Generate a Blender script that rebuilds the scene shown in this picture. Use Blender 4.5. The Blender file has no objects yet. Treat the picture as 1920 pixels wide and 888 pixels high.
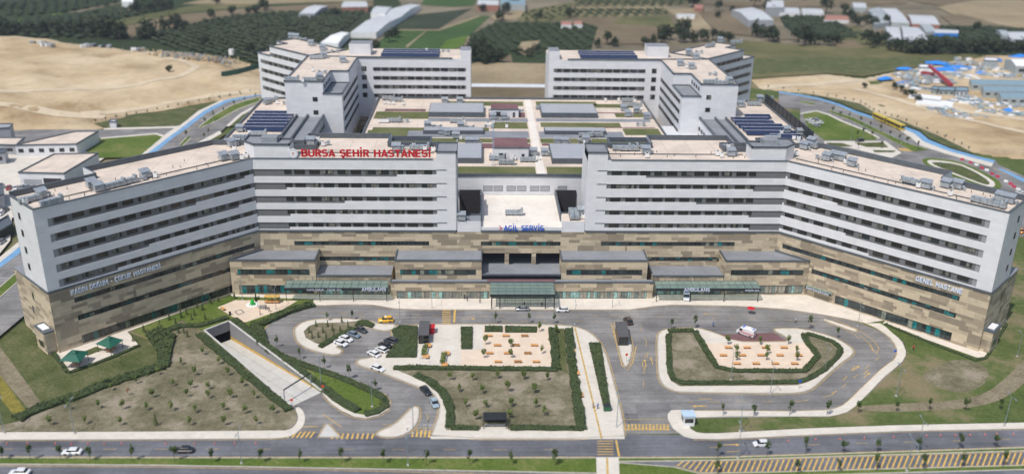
import bpy, math, random
import numpy as np
from mathutils import Vector, Matrix
from mathutils import geometry as mg
random.seed(7)
R = math.radians
S2 = 2 ** -0.5
HAZE = 0.00010
sc = bpy.context.scene
COL = sc.collection

# ------------------------------------------------------------------ camera
CAM = Vector((-12.34, 0.0, 128.0))
FPX, PITCH, YAW, ROLL = 1717.9, R(21.948), R(1.959), R(0.868)
_f = Vector((math.sin(YAW) * math.cos(PITCH), math.cos(YAW) * math.cos(PITCH), -math.sin(PITCH)))
_r = Vector((math.cos(YAW), -math.sin(YAW), 0.0))
_u = _r.cross(_f)
_cr, _sr = math.cos(ROLL), math.sin(ROLL)
camd = bpy.data.cameras.new('camera')
camd.sensor_width = 36.0
camd.lens = 36.0 * FPX / 1920.0
camd.clip_start = 1.0
camd.clip_end = 20000.0
cam = bpy.data.objects.new('camera', camd)
COL.objects.link(cam)
rt = _r * _cr + _u * _sr
ut = _u * _cr - _r * _sr
m = Matrix((rt, ut, -_f)).transposed().to_4x4()
m.translation = CAM
cam.matrix_world = m
camd.dof.use_dof = True
camd.dof.focus_distance = 292.0
camd.dof.aperture_fstop = 0.023
sc.camera = cam

# ------------------------------------------------------------------ world, sun, exposure
SUN_DIR = Vector((-0.33, -0.39, 0.86)).normalized()
world = bpy.data.worlds.new('World')
sc.world = world
world.use_nodes = True
wn = world.node_tree
sky = wn.nodes.new('ShaderNodeTexSky')
sky.sky_type = 'NISHITA'
sky.sun_disc = False
sky.sun_elevation = math.asin(SUN_DIR.z)
sky.sun_rotation = math.atan2(SUN_DIR.x, SUN_DIR.y)
sky.dust_density = 2.0
bg = wn.nodes['Background']
wn.links.new(sky.outputs[0], bg.inputs[0])
bg.inputs[1].default_value = 0.145
sund = bpy.data.lights.new('sun', 'SUN')
sund.energy = 3.5
sund.angle = R(0.5)
sund.color = (1.0, 0.95, 0.88)
sun = bpy.data.objects.new('sun', sund)
COL.objects.link(sun)
sun.rotation_euler = SUN_DIR.to_track_quat('Z', 'Y').to_euler()
sc.view_settings.view_transform = 'Standard'
sc.view_settings.look = 'None'
sc.view_settings.gamma = 1.0
sc.view_settings.exposure = 0.0


# ------------------------------------------------------------------ helpers
def ray(px, py):
    a, b = px - 960.0, py - 444.0
    u = a * _cr + b * _sr
    v = -a * _sr + b * _cr
    return _f * FPX + _r * u - _u * v


def G(px, py, z=0.0):
    """point of the horizontal plane z that the photograph shows at pixel px, py (1920 wide)"""
    d = ray(px, py)
    return CAM + d * ((z - CAM.z) / d.z)


def GP(pts, z=0.0):
    return [tuple(G(x, y, z)[:2]) for x, y in pts]


def smooth(pts, n=2, closed=True):
    for _ in range(n):
        q = []
        k = len(pts)
        rng = range(k) if closed else range(k - 1)
        if not closed:
            q.append(pts[0])
        for i in rng:
            a, b = pts[i], pts[(i + 1) % k]
            q.append((a[0] * .75 + b[0] * .25, a[1] * .75 + b[1] * .25))
            q.append((a[0] * .25 + b[0] * .75, a[1] * .25 + b[1] * .75))
        if not closed:
            q.append(pts[-1])
        pts = q
    return pts


def tag(o, label=None, cat=None, group=None, kind=None):
    if label: o['label'] = label
    if cat: o['category'] = cat
    if group: o['group'] = group
    if kind: o['kind'] = kind
    return o


def empty(name, label, cat, loc=(0, 0, 0), rz=0.0, group=None):
    o = bpy.data.objects.new(name, None)
    o.empty_display_size = 1.0
    o.location = loc
    o.rotation_euler = (0, 0, rz)
    COL.objects.link(o)
    return tag(o, label, cat, group)


class MB:
    """collects faces; build() links them as one mesh object"""
    def __init__(s):
        s.v = []; s.f = []; s.m = []; s.mats = []

    def mi(s, mat):
        if mat not in s.mats: s.mats.append(mat)
        return s.mats.index(mat)

    def face(s, pts, mat):
        n = len(s.v)
        s.v.extend([tuple(p) for p in pts])
        s.f.append(tuple(range(n, n + len(pts))))
        s.m.append(s.mi(mat))

    def prism(s, poly, z0, z1, mat, top=None, bottom=False):
        poly = [tuple(p[:2]) for p in poly]
        a = sum(poly[i][0] * poly[(i + 1) % len(poly)][1] - poly[(i + 1) % len(poly)][0] * poly[i][1] for i in range(len(poly)))
        if a < 0: poly = poly[::-1]
        n = len(poly)
        for i in range(n):
            p, q = poly[i], poly[(i + 1) % n]
            s.face([(p[0], p[1], z0), (q[0], q[1], z0), (q[0], q[1], z1), (p[0], p[1], z1)], mat)
        tm = top or mat
        if n <= 4:
            s.face([(p[0], p[1], z1) for p in poly], tm)
            if bottom: s.face([(p[0], p[1], z0) for p in reversed(poly)], mat)
        else:
            tr = mg.tessellate_polygon([[Vector((p[0], p[1], 0)) for p in poly]])
            for t in tr:
                t = list(t)
                a, b, c = [poly[i] for i in t]
                if (b[0] - a[0]) * (c[1] - a[1]) - (b[1] - a[1]) * (c[0] - a[0]) < 0: t.reverse()
                s.face([(poly[i][0], poly[i][1], z1) for i in t], tm)
                if bottom: s.face([(poly[i][0], poly[i][1], z0) for i in reversed(t)], mat)

    def box(s, x0, x1, y0, y1, z0, z1, mat, top=None, bottom=True, rot=None, at=None):
        p = [(x0, y0), (x1, y0), (x1, y1), (x0, y1)]
        if rot is not None:
            c, w = math.cos(rot), math.sin(rot)
            p = [(x * c - y * w, x * w + y * c) for x, y in p]
        if at is not None:
            p = [(x + at[0], y + at[1]) for x, y in p]
        s.prism(p, z0, z1, mat, top, bottom)

    def tube(s, p, q, r, mat, n=6, r2=None, caps=False):
        p, q = Vector(p), Vector(q)
        r2 = r if r2 is None else r2
        d = (q - p).normalized()
        a = d.orthogonal().normalized(); b = d.cross(a)
        A = [p + (a * math.cos(t) + b * math.sin(t)) * r for t in [2 * math.pi * i / n for i in range(n)]]
        B = [q + (a * math.cos(t) + b * math.sin(t)) * r2 for t in [2 * math.pi * i / n for i in range(n)]]
        for i in range(n):
            j = (i + 1) % n
            s.face([A[i], A[j], B[j], B[i]], mat)
        if caps:
            s.face(A[::-1], mat); s.face(B, mat)

    def sheet(s, poly, z, mat, holes=(), thick=0.0):
        """flat polygon with holes, optional skirt"""
        vs = [Vector(p[:2]) for p in poly]; edges = [(i, (i + 1) % len(poly)) for i in range(len(poly))]
        for h in holes:
            k = len(vs)
            vs += [Vector(p[:2]) for p in h]
            edges += [(k + i, k + (i + 1) % len(h)) for i in range(len(h))]
        ov, oe, of, *_ = mg.delaunay_2d_cdt(vs, edges, [], 0, 1e-4)

        def inside(pt, pl):
            c = False
            for i in range(len(pl)):
                a, b = pl[i], pl[i - 1]
                if (a[1] > pt[1]) != (b[1] > pt[1]) and pt[0] < (b[0] - a[0]) * (pt[1] - a[1]) / (b[1] - a[1]) + a[0]:
                    c = not c
            return c
        for f in of:
            t = [ov[i] for i in f]
            c = (sum(p[0] for p in t) / len(t), sum(p[1] for p in t) / len(t))
            if not inside(c, poly) or any(inside(c, h) for h in holes): continue
            if (t[1][0] - t[0][0]) * (t[2][1] - t[0][1]) - (t[1][1] - t[0][1]) * (t[2][0] - t[0][0]) < 0: t = t[::-1]
            s.face([(p[0], p[1], z) for p in t], mat)
        if thick:
            n = len(poly)
            a = sum(poly[i][0] * poly[(i + 1) % n][1] - poly[(i + 1) % n][0] * poly[i][1] for i in range(n))
            pl = list(poly) if a > 0 else list(poly)[::-1]
            for i in range(n):
                p, q = pl[i], pl[(i + 1) % n]
                s.face([(p[0], p[1], z - thick), (q[0], q[1], z - thick), (q[0], q[1], z), (p[0], p[1], z)], mat)

    def strip(s, A, B, z, mat, thick=0.0):
        """band between two polylines with the same number of points"""
        for i in range(len(A) - 1):
            q = [A[i], A[i + 1], B[i + 1], B[i]]
            ar = sum(q[k][0] * q[(k + 1) % 4][1] - q[(k + 1) % 4][0] * q[k][1] for k in range(4))
            if ar < 0: q = q[::-1]
            s.face([(p[0], p[1], z) for p in q], mat)
        if thick:
            for L in (A, B):
                for i in range(len(L) - 1):
                    p, q = L[i], L[i + 1]
                    s.face([(p[0], p[1], z - thick), (q[0], q[1], z - thick), (q[0], q[1], z), (p[0], p[1], z)], mat)

    def mesh(s, name):
        me = bpy.data.meshes.new(name)
        me.from_pydata(s.v, [], s.f)
        for mt in s.mats: me.materials.append(mt)
        me.polygons.foreach_set('material_index', s.m)
        uv = me.uv_layers.new(name='uv')
        vs = np.array(s.v, dtype=float).reshape(-1, 3)
        nl = sum(len(f) for f in s.f)
        out = np.zeros((nl, 2))
        k = 0
        for f in s.f:
            p = vs[list(f)]
            nrm = np.zeros(3)
            for i in range(len(f)):
                a, b = p[i], p[(i + 1) % len(f)]
                nrm += np.cross(a, b)
            L = np.linalg.norm(nrm); nrm = nrm / L if L > 1e-12 else np.array([0, 0, 1.])
            if abs(nrm[2]) > .6:
                out[k:k + len(f)] = p[:, :2]
            else:
                t = np.array([-nrm[1], nrm[0], 0]); t /= np.linalg.norm(t)
                out[k:k + len(f), 0] = p @ t; out[k:k + len(f), 1] = p[:, 2]
            k += len(f)
        uv.data.foreach_set('uv', out.ravel())
        me.validate()
        me.update()
        return me

    def build(s, name, parent=None, **kw):
        o = bpy.data.objects.new(name, s.mesh(name))
        COL.objects.link(o)
        if parent: o.parent = parent
        for k, v in kw.items(): o[k] = v
        return o


class Frame:
    """wall frame: s along the wall, t outward, z up"""
    def __init__(s, p0, d, side=-1):
        L = math.hypot(*d)
        s.p = p0; s.d = (d[0] / L, d[1] / L)
        s.n = (s.d[1] * -side * -1, -s.d[0] * -side * -1)
        s.n = (-s.d[1] * side, s.d[0] * side)

    def P(s, a, t, z=None):
        x = s.p[0] + s.d[0] * a + s.n[0] * t
        y = s.p[1] + s.d[1] * a + s.n[1] * t
        return (x, y) if z is None else (x, y, z)

    def box(s, mb, a0, a1, t0, t1, z0, z1, mat, top=None, bottom=True):
        mb.prism([s.P(a0, t0), s.P(a1, t0), s.P(a1, t1), s.P(a0, t1)], z0, z1, mat, top, bottom)


def copy_tree(o, parent=None):
    c = o.copy(); COL.objects.link(c); c.parent = parent
    if parent is not None: c.matrix_parent_inverse = o.matrix_parent_inverse.copy()
    for ch in o.children: copy_tree(ch, c)
    return c


# ------------------------------------------------------------------ materials
class NT:
    def __init__(s, name, rough=0.8, metallic=0.0, spec=0.5):
        s.m = bpy.data.materials.new(name); s.m.use_nodes = True
        s.t = s.m.node_tree; s.b = s.t.nodes['Principled BSDF']
        s.b.inputs['Roughness'].default_value = rough
        s.b.inputs['Metallic'].default_value = metallic
        s.b.inputs['Specular IOR Level'].default_value = spec

    def n(s, t, **kw):
        x = s.t.nodes.new(t)
        for k, v in kw.items():
            if k.startswith('i_'):
                key = k[2:]
                key = int(key) if key.isdigit() else key
                x.inputs[key].default_value = v
            else: setattr(x, k, v)
        return x

    def l(s, a, b): s.t.links.new(a, b)

    def uv(s): return s.n('ShaderNodeUVMap', uv_map='uv').outputs[0]

    def pos(s): return s.n('ShaderNodeNewGeometry').outputs['Position']

    def noise(s, scale, vec=None, detail=3.0, rough=0.55):
        x = s.n('ShaderNodeTexNoise'); x.inputs['Scale'].default_value = scale
        x.inputs['Detail'].default_value = detail; x.inputs['Roughness'].default_value = rough
        s.l(vec if vec is not None else s.pos(), x.inputs['Vector'])
        return x.outputs['Fac']

    def ramp(s, fac, stops, const=False):
        x = s.n('ShaderNodeValToRGB'); e = x.color_ramp.elements
        if const: x.color_ramp.interpolation = 'CONSTANT'
        while len(e) < len(stops): e.new(0.5)
        for el, (p, c) in zip(e, stops):
            el.position = p; el.color = (c[0], c[1], c[2], 1)
        s.l(fac, x.inputs[0])
        return x.outputs[0]

    def mix(s, f, a, b, mode='MIX'):
        x = s.n('ShaderNodeMix', data_type='RGBA', blend_type=mode)
        for sock, v in ((x.inputs[0], f), (x.inputs[6], a), (x.inputs[7], b)):
            if hasattr(v, 'is_output'): s.l(v, sock)
            elif isinstance(v, (int, float)): sock.default_value = v
            else: sock.default_value = (v[0], v[1], v[2], 1)
        return x.outputs[2]

    def math(s, op, a, b=None, c=None):
        x = s.n('ShaderNodeMath', operation=op)
        for i, v in enumerate((a, b, c)):
            if v is None: continue
            if hasattr(v, 'is_output'): s.l(v, x.inputs[i])
            else: x.inputs[i].default_value = v
        return x.outputs[0]

    def sep(s, v):
        x = s.n('ShaderNodeSeparateXYZ'); s.l(v, x.inputs[0]); return x.outputs

    def comb(s, a, b, c=0.0):
        x = s.n('ShaderNodeCombineXYZ')
        for i, v in enumerate((a, b, c)):
            if hasattr(v, 'is_output'): s.l(v, x.inputs[i])
            else: x.inputs[i].default_value = v
        return x.outputs[0]

    def white(s, vec):
        x = s.n('ShaderNodeTexWhiteNoise', noise_dimensions='3D'); s.l(vec, x.inputs['Vector']); return x.outputs['Value']

    def out(s, col):
        if hasattr(col, 'is_output'): s.l(col, s.b.inputs['Base Color'])
        else: s.b.inputs['Base Color'].default_value = (*col, 1)
        return s.m

    def bump(s, h, strength=0.3, dist=0.1):
        x = s.n('ShaderNodeBump'); x.inputs['Strength'].default_value = strength; x.inputs['Distance'].default_value = dist
        s.l(h, x.inputs['Height']); s.l(x.outputs[0], s.b.inputs['Normal'])


def plain(name, col, rough=0.7, metallic=0.0, var=0.12, scale=0.6, spec=0.5):
    k = NT(name, rough, metallic, spec)
    f = k.noise(scale)
    a = [c * (1 - var) for c in col]; b = [min(1, c * (1 + var)) for c in col]
    return k.out(k.ramp(f, [(0.3, a), (0.7, b)]))


def lines(k, uvx, w, lw):
    """1 where a joint line runs every w metres"""
    m_ = k.math('FRACT', k.math('DIVIDE', uvx, w))
    return k.math('LESS_THAN', m_, lw / w)


def cladding(name, col, pw=4.2, ph=1.15, joint=0.06, jd=0.80):
    k = NT(name, 0.45, 0.0, 0.4)
    uv = k.uv(); x, y, _ = k.sep(uv)
    row = k.math('FLOOR', k.math('DIVIDE', y, ph))
    xs = k.math('ADD', x, k.math('MULTIPLY', k.white(k.comb(row, 3.0, 1.0)), pw))
    cell = k.math('FLOOR', k.math('DIVIDE', xs, pw))
    j = k.math('MAXIMUM', lines(k, xs, pw, joint), lines(k, y, ph, joint))
    v = k.white(k.comb(cell, row, 5.0))
    c = k.ramp(v, [(0.0, [q * 0.96 for q in col]), (1.0, [min(1, q * 1.03) for q in col])])
    st = k.ramp(k.noise(0.25), [(0.35, (0.93, 0.93, 0.93)), (0.65, (1, 1, 1))])
    c = k.mix(1.0, c, st, 'MULTIPLY')
    c = k.mix(k.math('MULTIPLY', j, 0.8), c, [q * jd for q in col])
    return k.out(c)


def stone(name):
    k = NT(name, 0.75, 0, 0.3)
    uv = k.uv(); x, y, _ = k.sep(uv)
    rh = 0.98
    row = k.math('FLOOR', k.math('DIVIDE', y, rh))
    # pairs of rows share widths now and then: random width per row
    w = k.math('ADD', 3.0, k.math('MULTIPLY', k.white(k.comb(row, 7.0, 2.0)), 2.6))
    xs = k.math('ADD', x, k.math('MULTIPLY', k.white(k.comb(row, 3.0, 1.0)), 9.0))
    cell = k.math('FLOOR', k.math('DIVIDE', xs, w))
    row2 = k.math('FLOOR', k.math('DIVIDE', y, 1.96))
    cell2 = k.math('FLOOR', k.math('DIVIDE', k.math('ADD', x, k.math('MULTIPLY', k.white(k.comb(row2, 1.0, 9.0)), 8.0)), 5.2))
    v1 = k.white(k.comb(cell, row, 5.0)); v2 = k.white(k.comb(cell2, row2, 11.0))
    pick = k.math('GREATER_THAN', k.white(k.comb(cell2, row2, 23.0)), 0.72)
    v = k.math('ADD', k.math('MULTIPLY', v2, pick), k.math('MULTIPLY', v1, k.math('SUBTRACT', 1.0, pick)))
    c = k.ramp(v, [(0.0, (0.27, 0.225, 0.165)), (0.16, (0.35, 0.29, 0.21)), (0.40, (0.46, 0.385, 0.275)), (0.68, (0.54, 0.455, 0.325))], True)
    j = k.math('MAXIMUM', lines(k, x, 1.2, 0.03), lines(k, y, rh, 0.04))
    g = k.ramp(k.noise(0.8), [(0.3, (0.92, 0.92, 0.92)), (0.7, (1.05, 1.05, 1.05))])
    c = k.mix(1.0, c, g, 'MULTIPLY')
    c = k.mix(k.math('MULTIPLY', j, 0.25), c, (0.18, 0.15, 0.11))
    return k.out(c)


def roofing(name, col, tile=8.0, line=0.12, stain=0.14):
    k = NT(name, 0.9, 0, 0.2)
    uv = k.uv(); x, y, _ = k.sep(uv)
    j = k.math('MAXIMUM', lines(k, x, tile, line), lines(k, y, tile, line))
    t = k.ramp(k.white(k.comb(k.math('FLOOR', k.math('DIVIDE', x, 1.0)), k.math('FLOOR', k.math('DIVIDE', y, 1.0)), 2.0)),
               [(0, [q * .96 for q in col]), (1, [min(1, q * 1.03) for q in col])])
    s1 = k.ramp(k.noise(0.12, detail=6), [(0.3, (1 - stain,) * 3), (0.6, (1, 1, 1))])
    c = k.mix(1.0, t, s1, 'MULTIPLY')
    sp = k.ramp(k.noise(1.3, detail=4), [(0.66, (1, 1, 1)), (0.74, (0.72, 0.68, 0.64))])
    c = k.mix(1.0, c, sp, 'MULTIPLY')
    c = k.mix(k.math('MULTIPLY', j, 0.6), c, [q * 0.55 for q in col])
    return k.out(c)


def ribbon_glass(name, pane=1.35, cols=None, rough=0.12):
    k = NT(name, rough, 0.0, 0.6)
    uv = k.uv(); x, y, _ = k.sep(uv)
    info = k.n('ShaderNodeObjectInfo')
    cell = k.math('FLOOR', k.math('DIVIDE', x, pane))
    cy = k.math('FLOOR', k.math('DIVIDE', y, 4.45))
    v = k.white(k.comb(cell, cy, 3.0))
    big = k.white(k.comb(k.math('FLOOR', k.math('DIVIDE', x, pane * 4)), cy, 8.0))
    vv = k.math('ADD', k.math('MULTIPLY', v, 0.65), k.math('MULTIPLY', big, 0.35))
    c = k.ramp(vv, cols, True)
    n_ = k.ramp(k.noise(0.9, detail=4), [(0.35, (0.7, 0.7, 0.7)), (0.65, (1.3, 1.3, 1.25))])
    c = k.mix(1.0, c, n_, 'MULTIPLY')
    j = lines(k, x, pane, 0.09)
    c = k.mix(j, c, (0.05, 0.055, 0.06))
    k.l(k.math('ADD', rough, k.math('MULTIPLY', j, 0.4)), k.b.inputs['Roughness'])
    return k.out(c)


def window_glass(name):
    """dark hospital window panes: a few show pale blinds"""
    k = NT(name, 0.12, 0, 0.6)
    uv = k.uv(); x, y, _ = k.sep(uv)
    info = k.n('ShaderNodeObjectInfo')
    rnd = info.outputs['Random']
    cell = k.math('FLOOR', k.math('DIVIDE', x, 0.85))
    v = k.white(k.comb(cell, k.math('MULTIPLY', rnd, 91.0), 2.0))
    blind = k.math('MULTIPLY', k.math('GREATER_THAN', v, 0.55), k.math('GREATER_THAN', rnd, 0.64))
    base = k.ramp(rnd, [(0, (0.014, 0.015, 0.015)), (0.5, (0.026, 0.025, 0.022)), (1, (0.02, 0.03, 0.03))])
    bl = k.ramp(v, [(0.5, (0.09, 0.10, 0.085)), (1.0, (0.22, 0.21, 0.18))])
    n_ = k.ramp(k.noise(1.6, detail=3), [(0.4, (0.55, 0.55, 0.55)), (0.6, (1.2, 1.2, 1.2))])
    c = k.mix(blind, base, k.mix(1.0, bl, n_, 'MULTIPLY'))
    return k.out(c)


M = {}
M['panel'] = cladding('white_cladding', (0.70, 0.705, 0.725), jd=.84)
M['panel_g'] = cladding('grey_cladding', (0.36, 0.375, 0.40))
M['band'] = plain('grey_window_band', (0.15, 0.153, 0.158), 0.5, var=0.06)
M['band_l'] = plain('light_grey_band', (0.28, 0.29, 0.305), 0.5, var=0.06)
M['coping'] = plain('dark_coping', (0.085, 0.10, 0.115), 0.5, var=0.15)
M['stone'] = stone('beige_stone_cladding')
M['roof'] = roofing('beige_roof_tiles', (0.64, 0.55, 0.465), line=.2, stain=.2)
M['roof_w'] = roofing('pale_roof_membrane', (0.72, 0.67, 0.60), tile=12, line=0.05, stain=0.12)
M['roof_g'] = roofing('grey_gravel_roof', (0.235, 0.25, 0.275), tile=30, line=0.08, stain=0.2)
M['roof_p'] = roofing('plum_gravel_roof', (0.19, 0.105, 0.11), tile=30, line=0.05, stain=0.3)
M['roof_wh'] = roofing('white_roof_sheet', (0.60, 0.62, 0.65), tile=5, line=0.08, stain=0.08)
M['void'] = plain('painted_void_shade', (0.03, 0.027, 0.032), 0.9, var=0.15)  # near-black: shade of shafts, courts and tunnel is put into the colour
M['wglass'] = window_glass('ward_window_glass')
M['frame'] = plain('window_frame', (0.03, 0.032, 0.034), 0.5)
M['ribbon'] = ribbon_glass('ribbon_glass', 1.35, [(0, (0.02, 0.028, 0.03)), (0.40, (0.035, 0.05, 0.052)), (0.60, (0.01, 0.16, 0.17)), (0.72, (0.045, 0.06, 0.055)), (0.86, (0.20, 0.22, 0.18))])
M['ribbon_d'] = ribbon_glass('dark_ribbon_glass', 1.35, [(0, (0.022, 0.026, 0.022)), (0.45, (0.04, 0.045, 0.038)), (0.70, (0.05, 0.06, 0.058)), (0.80, (0.015, 0.10, 0.10)), (0.88, (0.16, 0.17, 0.13))])
M['ribbon_t'] = ribbon_glass('entrance_glass', 1.1, [(0, (0.20, 0.20, 0.17)), (0.35, (0.13, 0.17, 0.16)), (0.6, (0.24, 0.42, 0.39)), (0.72, (0.28, 0.27, 0.22)), (0.9, (0.06, 0.07, 0.07))], 0.2)
M['white'] = plain('white_paint', (0.78, 0.78, 0.77), 0.5, var=0.05)
M['metal'] = plain('galvanised_metal', (0.42, 0.45, 0.47), 0.4, 0.5, var=0.2, scale=1.5)
M['duct'] = plain('duct_metal', (0.36, 0.40, 0.43), 0.35, 0.3, var=0.25, scale=1.2)
M['dark'] = plain('dark_metal', (0.035, 0.04, 0.045), 0.5, 0.3)
M['red'] = plain('red_letter', (0.50, 0.012, 0.022), 0.4, var=0.04)
M['blue'] = plain('blue_letter', (0.012, 0.10, 0.55), 0.4, var=0.04)
M['letter'] = plain('pale_letter', (0.64, 0.72, 0.86), 0.4, var=0.04)
M['letter_w'] = plain('white_letter', (0.62, 0.66, 0.80), 0.4, var=0.04)


# lettering drawn with a stroke alphabet: (advance width, strokes)
def _arc(cx, cy, rx, ry, a0, a1, n=7):
    return [(cx + rx * math.cos(R(a0 + (a1 - a0) * i / n)), cy + ry * math.sin(R(a0 + (a1 - a0) * i / n))) for i in range(n + 1)]


_C = _arc(.30, .68, .24, .24, 30, 180) + _arc(.30, .32, .24, .24, 180, 330)
_S = _arc(.29, .73, .22, .19, 25, 180) + _arc(.29, .60, .22, .08, 180, 250, 3) + _arc(.29, .40, .22, .08, 70, 0, 3) + _arc(.29, .27, .22, .19, 0, -155)
_B1 = [(.08, .92), (.30, .92)] + _arc(.30, .72, .20, .20, 90, -90) + [(.08, .52)]
_B2 = [(.08, .52), (.32, .52)] + _arc(.32, .30, .22, .22, 90, -90) + [(.08, .08)]
_CED = [(.30, .02), (.34, -.10), (.24, -.17)]
_BRE = _arc(.32, 1.22, .15, .12, 200, 340, 4)
ALPHA = {
    'A': (.66, [[(.06, 0), (.33, .95), (.60, 0)], [(.16, .28), (.50, .28)]]),
    'B': (.60, [[(.08, 0.0), (.08, 1.0)], _B1, _B2]),
    'C': (.60, [_C]), 'Ç': (.60, [_C, _CED]),
    'D': (.64, [[(.08, 0), (.08, 1)], [(.08, .92), (.28, .92)] + _arc(.28, .62, .26, .30, 90, 0, 4) + _arc(.28, .38, .26, .30, 0, -90, 4) + [(.08, .08)]]),
    'E': (.55, [[(.08, 0), (.08, 1)], [(.08, .92), (.50, .92)], [(.08, .5), (.46, .5)], [(.08, .08), (.50, .08)]]),
    'F': (.53, [[(.08, 0), (.08, 1)], [(.08, .92), (.50, .92)], [(.08, .5), (.46, .5)]]),
    'G': (.64, [_C + [(.54, .46), (.34, .46)]]), 'Ğ': (.64, [_C + [(.54, .46), (.34, .46)], _BRE]),
    'H': (.64, [[(.08, 0), (.08, 1)], [(.56, 0), (.56, 1)], [(.08, .5), (.56, .5)]]),
    'I': (.26, [[(.13, 0), (.13, 1)]]), 'İ': (.26, [[(.13, 0), (.13, 1)], [(.13, 1.14), (.13, 1.34)]]),
    'K': (.62, [[(.08, 0), (.08, 1)], [(.54, 1), (.12, .45)], [(.24, .56), (.57, 0)]]),
    'L': (.52, [[(.08, 1), (.08, 0)], [(.08, .08), (.50, .08)]]),
    'M': (.78, [[(.08, 0), (.08, .97), (.39, .40), (.70, .97), (.70, 0)]]),
    'N': (.66, [[(.08, 0), (.08, .95), (.58, .05), (.58, 1)]]),
    'O': (.64, [_arc(.32, .66, .24, .26, 0, 180, 8) + _arc(.32, .34, .24, .26, 180, 360, 8) + [(.56, .66)]]),
    'R': (.60, [[(.08, 0.0), (.08, 1.0)], [(.08, .92), (.30, .92)] + _arc(.30, .70, .22, .22, 90, -90) + [(.08, .48)], [(.30, .48), (.54, 0)]]),
    'S': (.58, [_S]), 'Ş': (.58, [_S, _CED]),
    'T': (.56, [[(.28, 0), (.28, .92)], [(.02, .92), (.54, .92)]]),
    'U': (.64, [[(.08, 1)] + _arc(.32, .32, .24, .26, 180, 360, 8) + [(.56, 1)]]),
    'V': (.62, [[(.05, 1), (.31, .05), (.57, 1)]]),
    'Y': (.60, [[(.04, 1), (.30, .46), (.56, 1)], [(.30, .46), (.30, 0)]]),
    '-': (.40, [[(.06, .42), (.34, .42)]]), ' ': (.34, []),
}
ALPHA['K'] = ALPHA['K']


def text_mesh(txt, size, depth, fat, mat):
    mb = MB(); x = 0.0; hw = 0.088 + fat
    k = 0
    for ch in txt:
        w, st = ALPHA[ch]
        for pl in st:
            for i in range(len(pl) - 1):
                (ax, ay), (bx, by) = pl[i], pl[i + 1]
                L = math.hypot(bx - ax, by - ay)
                if L < 1e-6: continue
                dx, dy = (bx - ax) / L, (by - ay) / L
                e0 = hw * .55 if i > 0 else 0.0
                e1 = hw * .55 if i < len(pl) - 2 else 0.0
                ax -= dx * e0; ay -= dy * e0; bx += dx * e1; by += dy * e1
                nx, ny = -dy * hw, dx * hw
                k += 1
                zf = depth + 0.004 * (k % 5)
                q = [(x + ax - nx, ay - ny), (x + bx - nx, by - ny), (x + bx + nx, by + ny), (x + ax + nx, ay + ny)]
                mb.face([(p[0], p[1], zf) for p in q], mat)
                mb.face([(p[0], p[1], -depth) for p in reversed(q)], mat)
                for j in range(4):
                    p, r_ = q[j], q[(j + 1) % 4]
                    mb.face([(p[0], p[1], -depth), (r_[0], r_[1], -depth), (r_[0], r_[1], zf), (p[0], p[1], zf)], mat)
        x += w + 0.09
    return mb.mesh('letters'), x - 0.09


def letters(parent, txt, width, height, depth, mat, p0, d, z, fat=0.0, name='letters', tilt=0.0):
    """upright lettering: starts at p0, runs along direction d, baseline z"""
    me, w = text_mesh(txt, 1.0, 0.06, fat, mat)
    cap = 1.0
    for v in me.vertices:
        v.co.x *= width / w
        v.co.y *= height / cap
        v.co.z *= depth / 0.06 * 0.5
    me.update()
    o = bpy.data.objects.new(name, me); COL.objects.link(o)
    L = math.hypot(*d)
    dx = Vector((d[0] / L, d[1] / L, 0)); up = Vector((0, 0, 1)); nn = dx.cross(up)
    mt = Matrix((dx, up, nn)).transposed().to_4x4(); mt.translation = Vector((p0[0], p0[1], z))
    o.matrix_world = mt
    if parent:
        o.parent = parent; o.matrix_parent_inverse = Matrix.Identity(4)
    return o
# ================================================================== the hospital
WIN_W = {}


def window_mesh(w, h, pane=0.85):
    key = (round(w, 2), round(h, 2))
    if key in WIN_W: return WIN_W[key]
    mb = MB()
    mb.face([(0, -0.03, 0), (w, -0.03, 0), (w, -0.03, h), (0, -0.03, h)], M['wglass'])
    g = mb.mesh('window_pane')
    fr = MB()
    t = 0.07
    fr.box(0, w, -0.08, 0.02, 0, t, M['frame']); fr.box(0, w, -0.08, 0.02, h - t, h, M['frame'])
    n = max(1, round(w / pane))
    for i in range(n + 1):
        x = i * w / n
        fr.box(max(0, x - t / 2), min(w, x + t / 2), -0.08, 0.02, t, h - t, M['frame'])
    both = MB()
    both.v = mb.v + fr.v
    both.f = mb.f + [tuple(i + len(mb.v) for i in f) for f in fr.f]
    both.mats = [M['wglass'], M['frame']]; both.m = [0] * len(mb.f) + [1] * len(fr.f)
    me = both.mesh('window')
    WIN_W[key] = me
    return me


def put_window(F, s, t, z, w, h, parent, sgn=1, name='window'):
    """sgn +1: window x axis along +d; the frame's outward side is local -y"""
    o = bpy.data.objects.new(name, window_mesh(w, h))
    COL.objects.link(o)
    dx = Vector((F.d[0], F.d[1], 0)); n = Vector((F.n[0], F.n[1], 0))
    p = Vector(F.P(s, t, z))
    if dx.cross(Vector((0, 0, 1))).dot(n) > 0:      # x cross z = -y : outward
        ex = dx
    else:
        ex = -dx; p = p + dx * w
    mt = Matrix((ex, -n, Vector((0, 0, 1)))).transposed().to_4x4(); mt.translation = p
    o.matrix_world = mt
    if parent: o.parent = parent
    return o


def coping(mb, F, a0, a1, z, w=0.45, h=0.35, t0=0.12):
    F.box(mb, a0, a1, t0 - w, t0, z, z + h, M['coping'])


ZT = [39.35, 34.9, 30.45, 26.0, 21.55]       # window head heights of the five ward floors


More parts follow.
